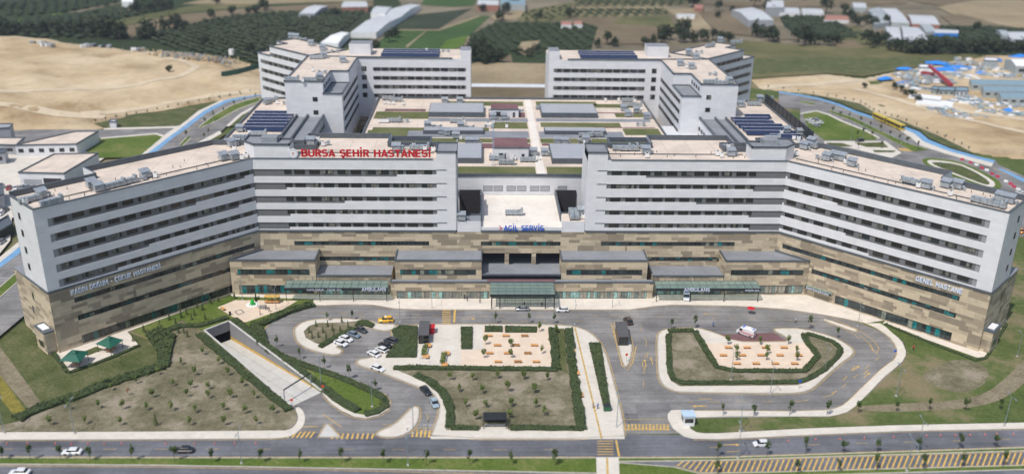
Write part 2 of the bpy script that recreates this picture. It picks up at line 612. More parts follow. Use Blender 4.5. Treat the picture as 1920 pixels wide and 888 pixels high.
def ward_block(sx, label):
    root = empty('hospital_ward_building', label, 'building')
    X = lambda p: (p[0] * sx, p[1])
    e = 0.35
    # core (its front faces lie 0.35 m behind the cladding)
    fold = (84.3, 276.0); c = S2
    def W(s, t): return (fold[0] + c * s + c * t, fold[1] - c * s + c * t)   # right wing coordinates, t inward
    foldc = (84.3 + 0.145, 276 + e)
    core = [(21, 276 + e), foldc, W(65.5, e), W(65.5, 15.5), W(42, 15.5), W(42, 23.5), W(0, 23.5), (71, 292.6),
            (71, 301.5), (43.5, 301.5), (43.5, 291.5), (21, 291.5)]
    wall = MB()
    wall.prism([X(p) for p in core], 18.9, 42.3, M['band'], M['roof'])
    # side / end / rear skins in white, 2 cm proud
    Fm = Frame(X((84.3, 276)), (-sx, 0), side=1 if sx > 0 else -1)
    Fw = Frame(X((84.3, 276)), (c * sx, -c), side=-1 if sx > 0 else 1)
    # orientation check: outward must look to the camera (negative y)
    if Fm.n[1] > 0: Fm.n = (-Fm.n[0], -Fm.n[1])
    if Fw.n[1] > 0: Fw.n = (-Fw.n[0], -Fw.n[1])
    strips = {0: 44.8, 1: 10.0, 2: 28.0, 3: 10.5, 4: 10.0}
    wstr = ({0: (3, 62.5), 1: (20, 62.5), 2: (6, 62.5), 3: (36, 62.5), 4: (46, 62.5)} if sx < 0 else
            {0: (0.5, 61.5), 1: (18, 61.5), 2: (0.5, 61.5), 3: (22, 61.5), 4: (30, 61.5)})
    zlow = 19.0
    edges = []
    # spandrels of the main face
    zz = [42.75] + ZT
    for i in range(6):
        top = 42.75 if i == 0 else ZT[i - 1] - 1.6
        bot = ZT[i] if i < 5 else zlow
        if i == 0:
            Fm.box(wall, 0.0, 57.3, -e, 0, bot, top, M['panel'])
        else:
            st = strips[i - 1]
            Fm.box(wall, 0.0, st, -e, 0, bot, top - 0.85, M['panel'])
            Fm.box(wall, st, 57.3, -e, 0, bot, top, M['panel'])
    Fm.box(wall, 57.3, 63.3, -e, 0, zlow, 45.1, M['panel'])
    # thin dark strips, gap shade put in as colour, running on into the tower
    for zt in ZT:
        Fm.box(wall, 57.3, 60.4, 0.0, 0.12, zt - 0.05, zt + 0.12, M['coping'])
    for i in range(6):
        a, b = (0, 0) if i == 0 else wstr[i - 1]
        top = 42.75 if i == 0 else ZT[i - 1] - 1.6
        bot = ZT[i] if i < 5 else zlow
        if i == 0: Fw.box(wall, 0.0, 65.5, -e, 0, bot, top, M['panel'])
        else:
            if a > 0: Fw.box(wall, 0.0, a, -e, 0, bot, top, M['panel'])
            Fw.box(wall, a, b, -e, 0, bot, top - 0.75, M['panel'])
            if b < 65.5: Fw.box(wall, b, 65.5, -e, 0, bot, top, M['panel'])
    ew = 62.5 if sx < 0 else 61.5
    for zt in ZT: Fw.box(wall, ew, 65.5, -e, 0, zt - 1.6, zt, M['panel'])
    # end wall and rear skins
    Fe = Frame(X(W(65.5, 0)), (X(W(65.5, 15.5))[0] - X(W(65.5, 0))[0], W(65.5, 15.5)[1] - W(65.5, 0)[1]), 1)
    cx = X(W(40, 8)); mid = Fe.P(7, 1)
    if (mid[0] - Fe.P(7, 0)[0]) * sx < 0: Fe.n = (-Fe.n[0], -Fe.n[1])
    Fe.box(wall, 0, 15.8, 0.003, 0.3, zlow, 42.75, M['panel'])
    rear = [W(65.8, 15.5), W(42, 15.5), W(42, 23.5), W(0, 23.5), (71, 292.6), (71, 301.5), (43.5, 301.5), (43.5, 291.5), (27, 291.5)]
    for a, b in zip(rear[:-1], rear[1:]):
        a, b = X(a), X(b)
        F = Frame(a, (b[0] - a[0], b[1] - a[1]), 1 if sx < 0 else -1)
        L = math.hypot(b[0] - a[0], b[1] - a[1])
        F.box(wall, 0, L + (0.0), 0.003, 0.3, zlow, 44.0, M['panel'], M['coping'])
        F.box(wall, 0, L, -0.25, 0.0, 42.3, 44.0, M['coping'])
    # tower at the inner end
    x0, x1 = sorted((20.7 * sx, 27 * sx))
    wall.box(x0, x1, 276.02 + e, 286, 42.35, 45.0, M['panel'], M['roof_g'])
    xa, xb = sorted((20.7 * sx, 21.0 * sx))
    wall.box(xa, xb, 276, 291.5, zlow, 45.05, M['panel_g' if sx < 0 else 'panel'])  # left tower's inner side takes grey cladding, its shade put into the colour
    wall.build('wall', root)
    cp = MB()
    for (a, b) in (((20.6, 275.9), (27.1, 275.9)), ((27.1, 275.9), (27.1, 286)), ((20.6, 275.9), (20.6, 286)), ((20.6, 286), (27.1, 286))):
        a, b = X(a), X(b)
        xs = sorted((a[0], b[0])); ys = sorted((a[1], b[1]))
        cp.box(xs[0] - .15, xs[1] + .15, ys[0] - .15, ys[1] + .15, 45.1, 45.6, M['coping'])
    Fm.box(cp, -0.2, 56.2, -0.45, 0.18, 42.75, 43.0, M['coping'])
    Fw.box(cp, 0.2, 65.8, -0.45, 0.18, 42.753, 43.003, M['coping'])
    Fe.box(cp, 0.5, 16.0, -0.25, 0.42, 42.75, 43.05, M['coping'])
    # dark ledge between white and stone
    Fm.box(cp, 0, 63.3, -0.4, 0.30, 18.45, 18.95, M['coping'])
    Fw.box(cp, 0, 65.9, -0.4, 0.303, 18.453, 18.953, M['coping'])
    Fe.box(cp, 0, 16, 0.0, 0.6, 18.45, 18.95, M['coping'])
    cp.build('coping', root)
    # bulkhead at the fold
    bh = MB()
    pl = [(72.6, 276.6), (83.6, 276.6), (87.5, 280.5), (87.5, 286.5), (76.5, 286.5), (76.5, 283), (72.6, 283)]
    bh.prism([X(p) for p in pl], 42.3, 46.9, M['panel'], M['roof_g'])
    for a, b in zip(pl, pl[1:] + pl[:1]):
        a, b = X(a), X(b)
        L = math.hypot(b[0] - a[0], b[1] - a[1]); F = Frame(a, (b[0] - a[0], b[1] - a[1]), 1)
        F.box(bh, -0.2, L + 0.2, -0.2, 0.2, 46.9, 47.5, M['coping'])
    xs = sorted((77 * sx, 82 * sx)); bh.box(xs[0], xs[1], 279.5, 283.5, 46.9, 48.6, M['metal'], M['roof_g'])
    bh.build('bulkhead', root)
    # windows
    ms = [(9.6, 2.2)] + [(12.7, 3.25), (17.4, 3.25), (21.6, 3.25), (26.2, 3.25), (30.3, 3.25), (34.9, 3.25), (39.0, 3.25), (43.5, 3.25), (47.7, 3.25), (52.6, 3.25)]
    ws = [1.3 + 4.68 * i for i in range(13)] if sx < 0 else [1.3 + 4.98 * i for i in range(12)]
    for k, zt in enumerate(ZT):
        b = MB(); Fm.box(b, 0.3, 57.3, -e, -e + 0.04, zt - 1.6, zt, M['band'])
        band = b.build('window_band', root)
        for s, w in ms: put_window(Fm, s, -e + 0.10, zt - 1.55, w, 1.5, band)
        b = MB(); Fw.box(b, 0.3, ew, -e, -e + 0.04, zt - 1.6, zt, M['band' if sx < 0 else 'band'])
        Fw.box(b, ew - 1.3, ew, -e + 0.041, -e + 0.08, zt - 2.3, zt, M['band_l'])
        band = b.build('window_band', root)
        for s in ws: put_window(Fw, s, -e + 0.10, zt - 1.55, 3.2, 1.5, band)
    # small end windows
    for k in range(4):
        put_window(Fe, 10.0, 0.36, 37.3 - k * 5.0, 1.3, 1.9, root, name='end_window')
    return root, Fm, Fw, Fe, W, X


wardL = ward_block(-1, 'left front white hospital block with rows of windows, carrying the large red roof letters')
wardR = ward_block(1, 'right front white hospital block with rows of windows and no letters on its roof')

# ------------------------------------------------------------------ stone base
base = empty('hospital_base_building', 'beige stone clad base storeys with ribbon windows running under both white front ward buildings', 'building')
wl = MB()
e = 0.3


def Wc(s, t): return (84.3 + S2 * s + S2 * t, 276.0 - S2 * s + S2 * t)


def stone_face(mb, F, L, ribbons, z0, z1, a0=0.0, tt=0.0):
    """stone skin in front of a dark core; ribbons = [(zb, zt, s0, s1)]"""
    cur = z0
    for zb, zt, s0, s1 in sorted(ribbons):
        if zb > cur: F.box(mb, a0, L, tt - e, tt, cur, zb, M['stone'])
        if s0 > a0: F.box(mb, a0, s0, tt - e, tt, zb, zt, M['stone'])
        if s1 < L: F.box(mb, s1, L, tt - e, tt, zb, zt, M['stone'])
        cur = zt
    if cur < z1: F.box(mb, a0, L, tt - e, tt, cur, z1, M['stone'])


def ribbon(root, F, s0, s1, zb, zt, mat, t=-0.26, name='ribbon_window'):
    b = MB()
    P0, P1 = F.P(s0, t), F.P(s1, t)
    q = [(P0[0], P0[1], zb), (P1[0], P1[1], zb), (P1[0], P1[1], zt), (P0[0], P0[1], zt)]
    nn = Vector((P1[0] - P0[0], P1[1] - P0[1], 0)).cross(Vector((0, 0, 1)))
    if nn.dot(Vector((F.n[0], F.n[1], 0))) < 0: q = q[::-1]
    b.face(q, M[mat])
    F.box(b, s0, s1, t, t + 0.1, zb, zb + 0.09, M['frame']); F.box(b, s0, s1, t, t + 0.1, zt - 0.09, zt, M['frame'])
    n = max(1, int((s1 - s0) / 2.7))
    for i in range(n + 1):
        a = s0 + (s1 - s0) * i / n
        F.box(b, max(s0, a - .05), min(s1, a + .05), t, t + 0.08, zb + .1, zt - .1, M['frame'])
    return b.build(name, root)


core = [(-13, 276 + e), (-84.4, 276 + e), (-Wc(65.5 - e, e)[0], Wc(65.5 - e, e)[1]), (-Wc(65.5 - e, 23.2)[0], Wc(65.5 - e, 23.2)[1]),
        (-Wc(0, 23.2)[0], Wc(0, 23.2)[1]), (-71, 300), (-20.9, 300), (-20.9, 281), (-13, 281)]
wl.prism(core, 0, 18.4, M['void'], M['roof_g'])
wl.prism([(-p[0], p[1]) for p in core], 0, 18.4, M['void'], M['roof_g'])
wl.box(-13, 13, 276 + e, 307.5, 11.0, 18.4, M['void'], M['roof_g'])
wl.box(-13, 13, 268, 307.5, 0, 6.5, M['void'], M['roof_g'])
wl.box(-13, 13, 286, 307.5, 6.5, 11.0, M['void'])
for x in (-4.5, 4.35):
    wl.box(x - .7, x + .7, 276.0, 277.4, 6.8, 11.2, M['stone'])
Fc = Frame((-13, 276), (1, 0), -1); Fc.n = (0, -1)
stone_face(wl, Fc, 26, [(13.6, 15.1, 0, 26)], 11.0, 18.45)
ribbon(base, Fc, 0, 26, 13.6, 15.1, 'ribbon')
for (nm, sx) in (('L', -1), ('R', 1)):
    _, Fm, Fw, Fe, W, X = wardL if sx < 0 else wardR
    F = Fm
    stone_face(wl, F, 71.3, [(13.6, 15.1, 11 if sx < 0 else 14, 71.3 if False else (54.5 if sx < 0 else 58)), (8.2, 9.7, 18, 43.5)], 0, 18.45)
    s0, s1 = (11, 54.5) if sx < 0 else (14, 58)
    ribbon(base, F, s0, s1, 13.6, 15.1, 'ribbon')
    ribbon(base, F, 18, 43.5, 8.2, 9.7, 'ribbon')
    if sx < 0: rb = [(13.5, 15.0, 2, 59.4), (7.9, 9.5, 4, 59.3), (0.6, 3.2, 2, 59.2)]
    else: rb = [(13.6, 15.1, 2.0, 58), (8.1, 9.7, 13, 58), (0.5, 3.3, 22, 58)]
    stone_face(wl, Fw, 65.5, rb, 0, 18.45)
    for zb, zt, a, b in rb: ribbon(base, Fw, a, b, zb, zt, 'ribbon_d' if sx < 0 else 'ribbon', name='ribbon_window')
    Fe.box(wl, 0, 24.3, 0.003, 0.302, 0, 18.45, M['stone'])
    F2 = Frame(Fe.P(24.0, 0), (-Fw.d[0], -Fw.d[1]), 1)
    F2.box(wl, 0, 65, -0.3, 0.3, 0, 18.45, M['stone'])
    Fe.box(wl, 16.0, 24.4, -8, 0.5, 18.451, 18.75, M['coping'], M['roof_g'])
    # porch box on the end wall
    px = empty('side_porch', ('beige stone porch box with a skylight at the foot of the left end wall' if sx < 0 else
                              'beige stone porch box with a skylight at the foot of the right end wall'), 'porch')
    b = MB(); Fe.box(b, 1.0, 8.0, 0.31, 3.0, 0.1, 6.6, M['stone'], M['roof_g']); b.build('wall', px)
    b = MB(); Fe.box(b, 0.9, 8.1, 0.31, 3.15, 6.6, 7.0, M['coping']); b.build('roof', px)
    b = MB(); Fe.box(b, 2.6, 6.6, 0.8, 2.6, 7.0, 7.25, M['white']); b.build('skylight', px)
    b = MB(); Fe.box(b, 3.0, 6.0, 3.0, 3.05, 1.5, 3.4, M['ribbon_d']); b.build('window', px)
    # end-wall slit windows in the stone
    for k, (a, z) in enumerate(((12, 12.4), (14, 7.5))):
        b = MB(); Fe.box(b, a, a + 1.3, 0.3, 0.34, z, z + 2.2, M['ribbon_d']); b.build('end_window', base)
wl.build('wall', base)
c_ = MB()
c_.box(-13, 13, 275.7, 276.1, 18.45, 19.0, M['coping'])
c_.build('coping', base)

# central flat roof with the blue sign, side shafts
cr_ = empty('emergency_wing_roof', 'pale flat roof block between the two white towers, behind the blue letters', 'building')
b = MB()
b.box(-13, 13.3, 276.2, 307.6, 18.42, 20.0, M['panel'], M['roof_w'])
b.build('roof', cr_)
b = MB()
for x0, x1 in ((-20.6, -13.05), (13.35, 20.6)):
    b.box(x0, x1, 276.0, 281.2 if x0 < 0 else 283, 18.42, 22.2, M['panel'], M['roof_g'] if x0 < 0 else M['roof'])
b.build('side_block', cr_)
b = MB()
for x in (-13.1, 13.3): b.box(x - .25, x + .25, 281.5, 307.5, 19.9, 22.2, M['coping'])
for x0, x1, yy in ((-20.7, -12.8, 281.3), (13.1, 20.7, 283.1)): b.box(x0, x1, yy, yy + .35, 20, 22.6, M['coping'])
b.build('parapet', cr_)
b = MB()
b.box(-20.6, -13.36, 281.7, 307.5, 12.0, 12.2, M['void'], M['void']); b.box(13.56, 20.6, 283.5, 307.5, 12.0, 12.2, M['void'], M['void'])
b.box(-20.7, -13.3, 307.2, 307.5, 6, 22, M['void']); b.box(13.5, 20.7, 307.2, 307.5, 6, 22, M['void'])  # near-black shaft floor and walls, their shade painted as colour
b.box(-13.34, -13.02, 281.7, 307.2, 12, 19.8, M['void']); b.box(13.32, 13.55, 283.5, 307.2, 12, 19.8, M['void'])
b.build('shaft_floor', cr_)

# front projecting pavilions of the base
def front_pavilion(poly, label, F, rib, gnd, groundmat='ribbon'):
    r_ = empty('stone_pavilion', label, 'building')
    b = MB()
    b.prism(poly, 0, 11.9, M['stone'], M['roof_g'])
    b.build('wall', r_)
    b = MB(); n = len(poly)
    for i in range(n):
        p, q = poly[i], poly[(i + 1) % n]
        if p[1] > 275.8 and q[1] > 275.8: continue
        L = math.hypot(q[0] - p[0], q[1] - p[1]); FF = Frame(p, (q[0] - p[0], q[1] - p[1]), 1)
        FF.box(b, -0.1, L + 0.1, -0.2, 0.2, 11.9, 12.4, M['coping'])
    b.build('coping', r_)
    ribbon(r_, F, rib[0], rib[1], 7.3, 9.0, 'ribbon', t=0.02)
    if gnd: ribbon(r_, F, gnd[0], gnd[1], 0.7, 3.5, groundmat, t=0.02)
    return r_


FX = Frame((0, 267.3), (1, 0), -1); FX.n = (0, -1)
front_pavilion([(-92.2, 267.3), (-65.4, 267.3), (-65.4, 275.9), (-83.7, 275.9)], 'stone pavilion with a grey roof at the fold of the left wing, above the playground', FX, (-89.9, -67.4), (-89.9, -66.5))
front_pavilion([(-40.2, 267.3), (-12.75, 267.3), (-12.75, 275.9), (-40.2, 275.9)], 'stone pavilion with a grey roof just left of the main entrance', FX, (-38.6, -14.6), None)
front_pavilion([(12.8, 267.3), (40.4, 267.3), (40.4, 275.9), (12.8, 275.9)], 'stone pavilion with a grey roof just right of the main entrance', FX, (14.4, 38.7), None)
front_pavilion([(65.6, 267.3), (92.6, 267.3), (84.0, 275.9), (65.6, 275.9)], 'stone pavilion with a grey roof at the fold of the right wing', FX, (67.5, 91.0), (67.0, 91.5), 'ribbon_t')

lw = empty('low_entrance_building', 'long low stone entrance storey with glass front running behind the glass canopies', 'building')
b = MB()
for x0, x1 in ((-65.3, -41.6), (42.3, 65.5)):
    b.box(x0, x1, 267.6, 275.9, 0, 6.6, M['stone'], M['roof_g'])
b.box(-41.5, 42.2, 264.7, 267.2, 0, 5.6, M['stone'], M['roof_g'])
b.build('wall', lw)
b = MB()
b.box(-12.6, 12.7, 267.6, 276.2, 6.55, 7.0, M['coping'], M['roof_g'])
b.box(-11.0, 10.8, 264.9, 267.3, 5.6, 5.66, M['roof_p'])
b.build('roof', lw)
b = MB()
for x0, x1 in ((-65.3, -41.6), (42.3, 65.5)): b.box(x0, x1, 267.3, 267.7, 6.6, 7.0, M['coping'])
b.box(-41.8, 42.5, 264.5, 264.9, 5.603, 6.0, M['coping'])
for x in (-41.8, 42.3): b.box(x, x + .3, 264.9, 267.2, 5.6, 6.0, M['coping'])
b.box(-12.7, 12.8, 267.25, 267.55, 6.9, 7.4, M['coping'])
b.build('coping', lw)
FE = Frame((0, 264.7), (1, 0), -1); FE.n = (0, -1)
ribbon(lw, FE, -39.7, -10.3, 0.15, 2.6, 'ribbon_t', t=0.02, name='glass_front')
ribbon(lw, FE, 10.3, 40.2, 0.15, 2.6, 'ribbon_t', t=0.02, name='glass_front')
FL = Frame((0, 267.6), (1, 0), -1); FL.n = (0, -1)
ribbon(lw, FL, -64.8, -42.2, 0.15, 3.3, 'ribbon_t', t=0.02, name='glass_front')
ribbon(lw, FL, 43.0, 65.2, 0.15, 3.3, 'ribbon_t', t=0.02, name='glass_front')
ribbon(lw, FE, -9.5, 9.5, 0.15, 3.6, 'ribbon_d', t=0.02, name='glass_front')


# glass canopies
def canopy_glass():
    k = NT('canopy_glass', 0.15, 0, 0.5)
    k.b.inputs['Base Color'].default_value = (0.26, 0.36, 0.33, 1)
    tr = k.n('ShaderNodeBsdfTransparent'); tr.inputs[0].default_value = (0.62, 0.76, 0.72, 1)
    mx = k.n('ShaderNodeMixShader'); mx.inputs[0].default_value = 0.55
    k.l(tr.outputs[0], mx.inputs[1]); k.l(k.b.outputs[0], mx.inputs[2])
    k.l(mx.outputs[0], k.t.nodes['Material Output'].inputs['Surface'])
    return k.m


M['cglass'] = canopy_glass()
M['cframe'] = plain('canopy_frame', (0.07, 0.11, 0.105), 0.4, 0.2)


def canopy(x0, x1, y0, y1, z, label, legs=True, fascia=0.5, nx=14, ny=2, wallglass=False, sideslope=0.35):
    r_ = empty('glass_canopy', label, 'canopy', (0, 0, 0), 0, 'glass entrance canopies')
    b = MB(); b.face([(x0, y0, z), (x1, y0, z), (x1, y1, z + sideslope), (x0, y1, z + sideslope)], M['cglass']); b.build('glass_roof', r_)
    b = MB()
    for i in range(nx + 1):
        x = x0 + (x1 - x0) * i / nx
        b.tube((x, y0, z + .03), (x, y1, z + sideslope + .03), 0.07, M['cframe'], 4)
    for j in range(ny + 1):
        y = y0 + (y1 - y0) * j / ny
        b.tube((x0, y, z + sideslope * j / ny + .04), (x1, y, z + sideslope * j / ny + .04), 0.07, M['cframe'], 4)
    b.build('frame', r_)
    b = MB(); b.box(x0, x1, y0 - 0.25, y0 - 0.03, z - fascia, z + 0.12, M['dark']); b.build('fascia', r_)
    return r_


cm = canopy(-10.1, 10.1, 256.8, 264.6, 5.2, 'large teal glass canopy on posts over the main entrance', fascia=0.7, nx=8, ny=4, sideslope=0.5)
for x in (-9.6, -7.0, 7.2, 10.0):
    b = MB(); b.tube((x, 257.2, 0), (x, 257.2, 5.1), 0.16, M['dark'], 6); b.tube((x, 257.2, 4.6), (x, 264.4, 4.9), 0.12, M['dark'], 6); b.build('post', cm)
b = MB()
b.box(-9.4, 9.8, 258.8, 259.0, 3.2, 4.6, M['cglass'])
for i in range(9):
    x = -9.4 + 19.2 * i / 8
    b.tube((x, 258.9, 0.12), (x, 258.9, 4.6), 0.05, M['dark'], 4)
for z in (1.2, 2.2, 3.2): b.tube((-9.4, 258.9, z), (9.8, 258.9, z), 0.04, M['dark'], 4)
b.build('glass_screen', cm)
cL = canopy(-74.6, -42.3, 261.9, 266.8, 5.0, 'long teal glass canopy left of the main entrance, beside the playground', fascia=0.75, nx=14, ny=2)
cR = canopy(42.6, 76.0, 261.7, 266.6, 5.0, 'long teal glass canopy right of the main entrance, above the parked ambulance', fascia=0.75, nx=14, ny=2)
cV = canopy(0, 9.0, 0, 3.0, 3.6, 'small glass canopy over the door in the right wing wall', fascia=0.55, nx=5, ny=2)
cV.location = (92.0, 266.5, 0); cV.rotation_euler = (0, 0, -R(45))
for par, x0, x1, y0 in ((cL, -74.6, -42.3, 261.9), (cR, 42.6, 76.0, 261.7)):
    b = MB()
    for i in range(4):
        x = x0 + 0.4 + (x1 - x0 - .8) * i / 3
        b.tube((x, y0 + .5, 0), (x, y0 + .5, 5.0), 0.12, M['dark'], 6)
    b.build('posts', par)
    b = MB()
    n = 14
    for i in range(n):
        x = x0 + (x1 - x0) * (i + .5) / n
        b.tube((x, y0 + 4.9, 5.4), (x, y0 + 5.4, 6.5), 0.05, M['dark'], 4)
    b.build('tie_rods', par)

# --------------------------------------------------- signs
sg = empty('roof_sign', 'large red capital letters with a round white emblem standing on the left ward roof edge', 'sign')
letters(sg, 'BURSA ŞEHİR HASTANESİ', 40.2, 2.3, 0.35, M['red'], (-68.9, 276.3), (1, 0), 43.45, fat=0.012)
b = MB()
for z in (43.6, 44.5, 45.4): b.tube((-69, 276.75, z), (-28.6, 276.75, z), 0.05, M['dark'], 4)
for i in range(10):
    x = -68 + i * 4.3
    b.tube((x, 276.75, 42.9), (x, 276.75, 45.5), 0.05, M['dark'], 4); b.tube((x, 276.75, 45.4), (x, 278.8, 42.4), 0.04, M['dark'], 4)
b.build('support_frame', sg)
b = MB()
b.tube((-71.55, 276.2, 44.4), (-71.55, 276.6, 44.4), 1.5, M['white'], 28, caps=True)
M['lilac'] = plain('emblem_ring', (0.45, 0.47, 0.72), 0.4, var=0.03)
em = b.build('emblem', sg)
b = MB()
for i in range(28):
    a0, a1 = 2 * math.pi * i / 28, 2 * math.pi * (i + .7) / 28
    for r0, r1 in ((1.28, 1.42), (1.0, 1.05)):
        b.face([(-71.55 + r * math.cos(a), 276.17, 44.4 + r * math.sin(a)) for r, a in ((r0, a0), (r1, a0), (r1, a1), (r0, a1))], M['lilac'])
b.face([(-71.62, 276.16, 43.85), (-71.48, 276.16, 43.85), (-71.48, 276.16, 44.8), (-71.62, 276.16, 44.8)], M['red'])
b.face([(-72.1, 276.155, 44.72), (-71.55, 276.155, 44.38), (-71.0, 276.155, 44.72), (-71.55, 276.155, 44.6)], M['red'])
b.face([(-71.9, 276.155, 44.35), (-71.55, 276.155, 44.12), (-71.2, 276.155, 44.35), (-71.55, 276.155, 44.26)], M['red'])
b.build('emblem_mark', em)
sa = empty('roof_sign', 'blue capital letters with a small red crescent on the pale roof edge', 'sign')
letters(sa, 'ACİL SERVİS', 12.9, 1.75, 0.2, M['blue'], (-5.6, 275.55), (1, 0), 19.15, fat=-0.004)
b = MB()
pts = []
for i in range(15):
    a = R(-110 + 220 * i / 14); pts.append((-7.1 + 0.8 * math.cos(a), 0.8 * math.sin(a)))
for i in range(15):
    a = R(95 - 190 * i / 14); pts.append((-7.33 + 0.72 * math.cos(a), 0.68 * math.sin(a)))
n = 15
for i in range(n - 1):
    p, q, r2, s2 = pts[i], pts[i + 1], pts[2 * n - 1 - (n - 1 - i) - (0)], None
    a = pts[i]; c2 = pts[i + 1]; d2 = pts[2 * n - 2 - (n - 1 - i) - 0] if False else pts[n + (n - 2 - i)]; e2 = pts[n + (n - 1 - i)]
    a, c2 = pts[i], pts[i + 1]
    # outer runs from -110 to 110, inner list runs from 95 to -95
    e2 = pts[2 * n - 1 - i]; d2 = pts[2 * n - 2 - i]
    b.face([(a[0], 275.85, 19.85 + a[1]), (c2[0], 275.85, 19.85 + c2[1]), (d2[0], 275.85, 19.85 + d2[1]), (e2[0], 275.85, 19.85 + e2[1])], M['red'])
b.build('crescent', sa)
b = MB()
b.tube((-1.2, 276.5, 18.9), (-1.2, 282, 20.2), 0.05, M['dark'], 4)
for i in range(6): b.tube((-5.3 + i * 2.4, 275.8, 18.9), (-5.3 + i * 2.4, 275.8, 19.2), 0.04, M['dark'], 4)
b.build('support_frame', sa)


def wall_sign(F, s0, s1, z, h, txt, label, mat='letter', t=0.25, fat=-0.018, depth=0.3):
    r_ = empty('wall_sign', label, 'sign')
    a, b_ = Vector(F.P(s0, t)), Vector(F.P(s1, t))
    d = b_ - a
    letters(r_, txt, d.length, h, depth, M[mat], a, (d.x, d.y), z, fat)
    return r_


_, FmL, FwL, FeL, _, _ = wardL
_, FmR, FwR, FeR, _, _ = wardR
wall_sign(FwL, 60.0, 33.8, 16.2, 1.45, 'KADIN DOĞUM - ÇOCUK HASTANESİ', 'long pale blue lettering on the stone of the left wing, under the white storeys')
wall_sign(FwR, 45.2, 58.4, 16.0, 1.5, 'GENEL HASTANE', 'pale blue lettering of two words on the stone of the right wing, near its end')
FA = Frame((0, 261.6), (1, 0), -1); FA.n = (0, -1)
wall_sign(FA, -50.3, -42.7, 4.25, 1.15, 'AMBULANS', 'pale one word lettering on the front of the left glass canopy', 'letter_w', t=0.1, depth=0.15)
wall_sign(FA, -67.4, -56.5, 4.3, 0.5, 'KADIN DOĞUM - ÇOCUK ACİL', 'small pale lettering at the left half of the left glass canopy', 'letter_w', t=0.1, depth=0.08)
wall_sign(FA, 51.4, 59.6, 4.25, 1.15, 'AMBULANS', 'pale one word lettering on the front of the right glass canopy', 'letter_w', t=0.35, depth=0.15)
wall_sign(FA, 71.0, 75.5, 4.3, 0.5, 'ERİŞKİN ACİL', 'small pale lettering at the right end of the right glass canopy', 'letter_w', t=0.35, depth=0.08)
FV = Frame((92.0, 266.5), (1, -1), 1)
if FV.n[1] > 0: FV.n = (-FV.n[0], -FV.n[1])
wall_sign(FV, 0.6, 8.2, 3.15, 0.55, 'ENFEKSİYON', 'small pale lettering on the canopy by the right wing wall', 'letter_w', t=0.35, depth=0.08)

# ------------------------------------------------------------------ treatment block with the planted roof
AT = empty('treatment_building', 'low wide building in the middle whose flat roof carries lawns and gravel beds', 'building')
b = MB(); b.box(-61, 62, 307.8, 423, 0, 27.0, M['panel'], M['roof'])
b.build('wall', AT)
b = MB()
for x0, x1, y0, y1 in ((-61.3, -60.7, 308, 423), (61.9, 62.5, 308, 423), (-61, 62.2, 422.7, 423.3), (-61, 62, 307.5, 307.9)):
    b.box(x0, x1, y0, y1, 26.9, 27.9, M['coping'])
b.build('parapet', AT)
FT = Frame((0, 307.8), (1, 0), -1); FT.n = (0, -1)
for x in (906.5, 927, 952, 972, 997.5, 1017.5, 1052):
    pass
for x in (-12.3, -8.6, -4.0, -0.3, 4.3, 8.0, 14.2):
    b = MB(); FT.box(b, x, x + 3.3, 0, 0.06, 21.4, 23.4, M['frame']); o = b.build('window', AT)
    g = MB(); FT.box(g, x + .1, x + 3.2, 0.06, 0.08, 21.5, 23.3, M['panel_g']); g.build('blind', o)


def grass_mat(name, a, b_, c_, s1=0.15, s2=1.2, bare=None):
    k = NT(name, 0.95, 0, 0.1)
    f1 = k.noise(s1, detail=5, rough=.6); f2 = k.noise(s2, detail=8, rough=0.72)
    f = k.math('ADD', k.math('MULTIPLY', f1, 0.5), k.math('MULTIPLY', f2, 0.5))
    col = k.ramp(f, [(0.36, a), (0.5, b_), (0.64, c_)])
    if bare:
        fb = k.ramp(k.noise(bare[0], detail=6, rough=.65), [(bare[1], (0, 0, 0)), (bare[1] + .1, (1, 1, 1))])
        col = k.mix(fb, col, k.mix(k.noise(3.0, detail=6), bare[2], [q * 1.5 for q in bare[2]]))
    sp = k.ramp(k.noise(2.8, detail=6, rough=.8), [(0.3, (0.62, 0.62, 0.62)), (0.68, (1.3, 1.3, 1.3))])
    col = k.mix(1.0, col, sp, 'MULTIPLY')
    k.bump(f2, 0.6, 0.15)
    return k.out(col)


M['grass'] = grass_mat('lawn_grass', (0.05, 0.068, 0.022), (0.09, 0.105, 0.042), (0.16, 0.15, 0.08))
M['grass_roof'] = grass_mat('roof_grass', (0.075, 0.095, 0.035), (0.12, 0.135, 0.055), (0.18, 0.17, 0.09), 0.1, 1.4)
rz = 27.0


def roof_patch(name, x0, x1, y0, y1, mat, h=0.12):
    b = MB(); b.box(x0, x1, y0, y1, rz, rz + h, mat); return b.build(name, AT)


for q in [(-59.5, -36, 386, 398), (-33, 6.5, 310.5, 318.5), (10.6, 60, 310.5, 318.5), (-58, -10, 367, 371.5), (-58, 6.3, 350, 355.5), (10.5, 58, 350, 356), (12, 46, 374, 381),
          (46, 61, 362, 372), (30, 58, 408, 414.5), (-30, 6, 410, 418), (-59.5, -43, 358, 367), (12, 40, 412, 419), (46, 60, 391, 397), (-8, 6.3, 371, 381)]:
    roof_patch('roof_lawn', *q, M['grass_roof'])
for q in [(-43, 6.3, 357, 366.5), (10.5, 45, 357, 366.5), (-36, 7, 382, 387.5), (10.5, 60, 383, 387.8), (-10, 6, 400, 404)]:
    roof_patch('gravel_bed', *q, M['roof_g'], 0.1)
for q in [(-40, -28, 324, 327), (-32, 6.2, 342, 348.5), (-10, 6.0, 389, 398), (10.8, 58, 346, 349.2), (-56, -38, 399, 403), (34, 60, 373, 373.9), (37.8, 60, 397.6, 399)]:
    roof_patch('plum_bed', *q, M['roof_p'], 0.11)
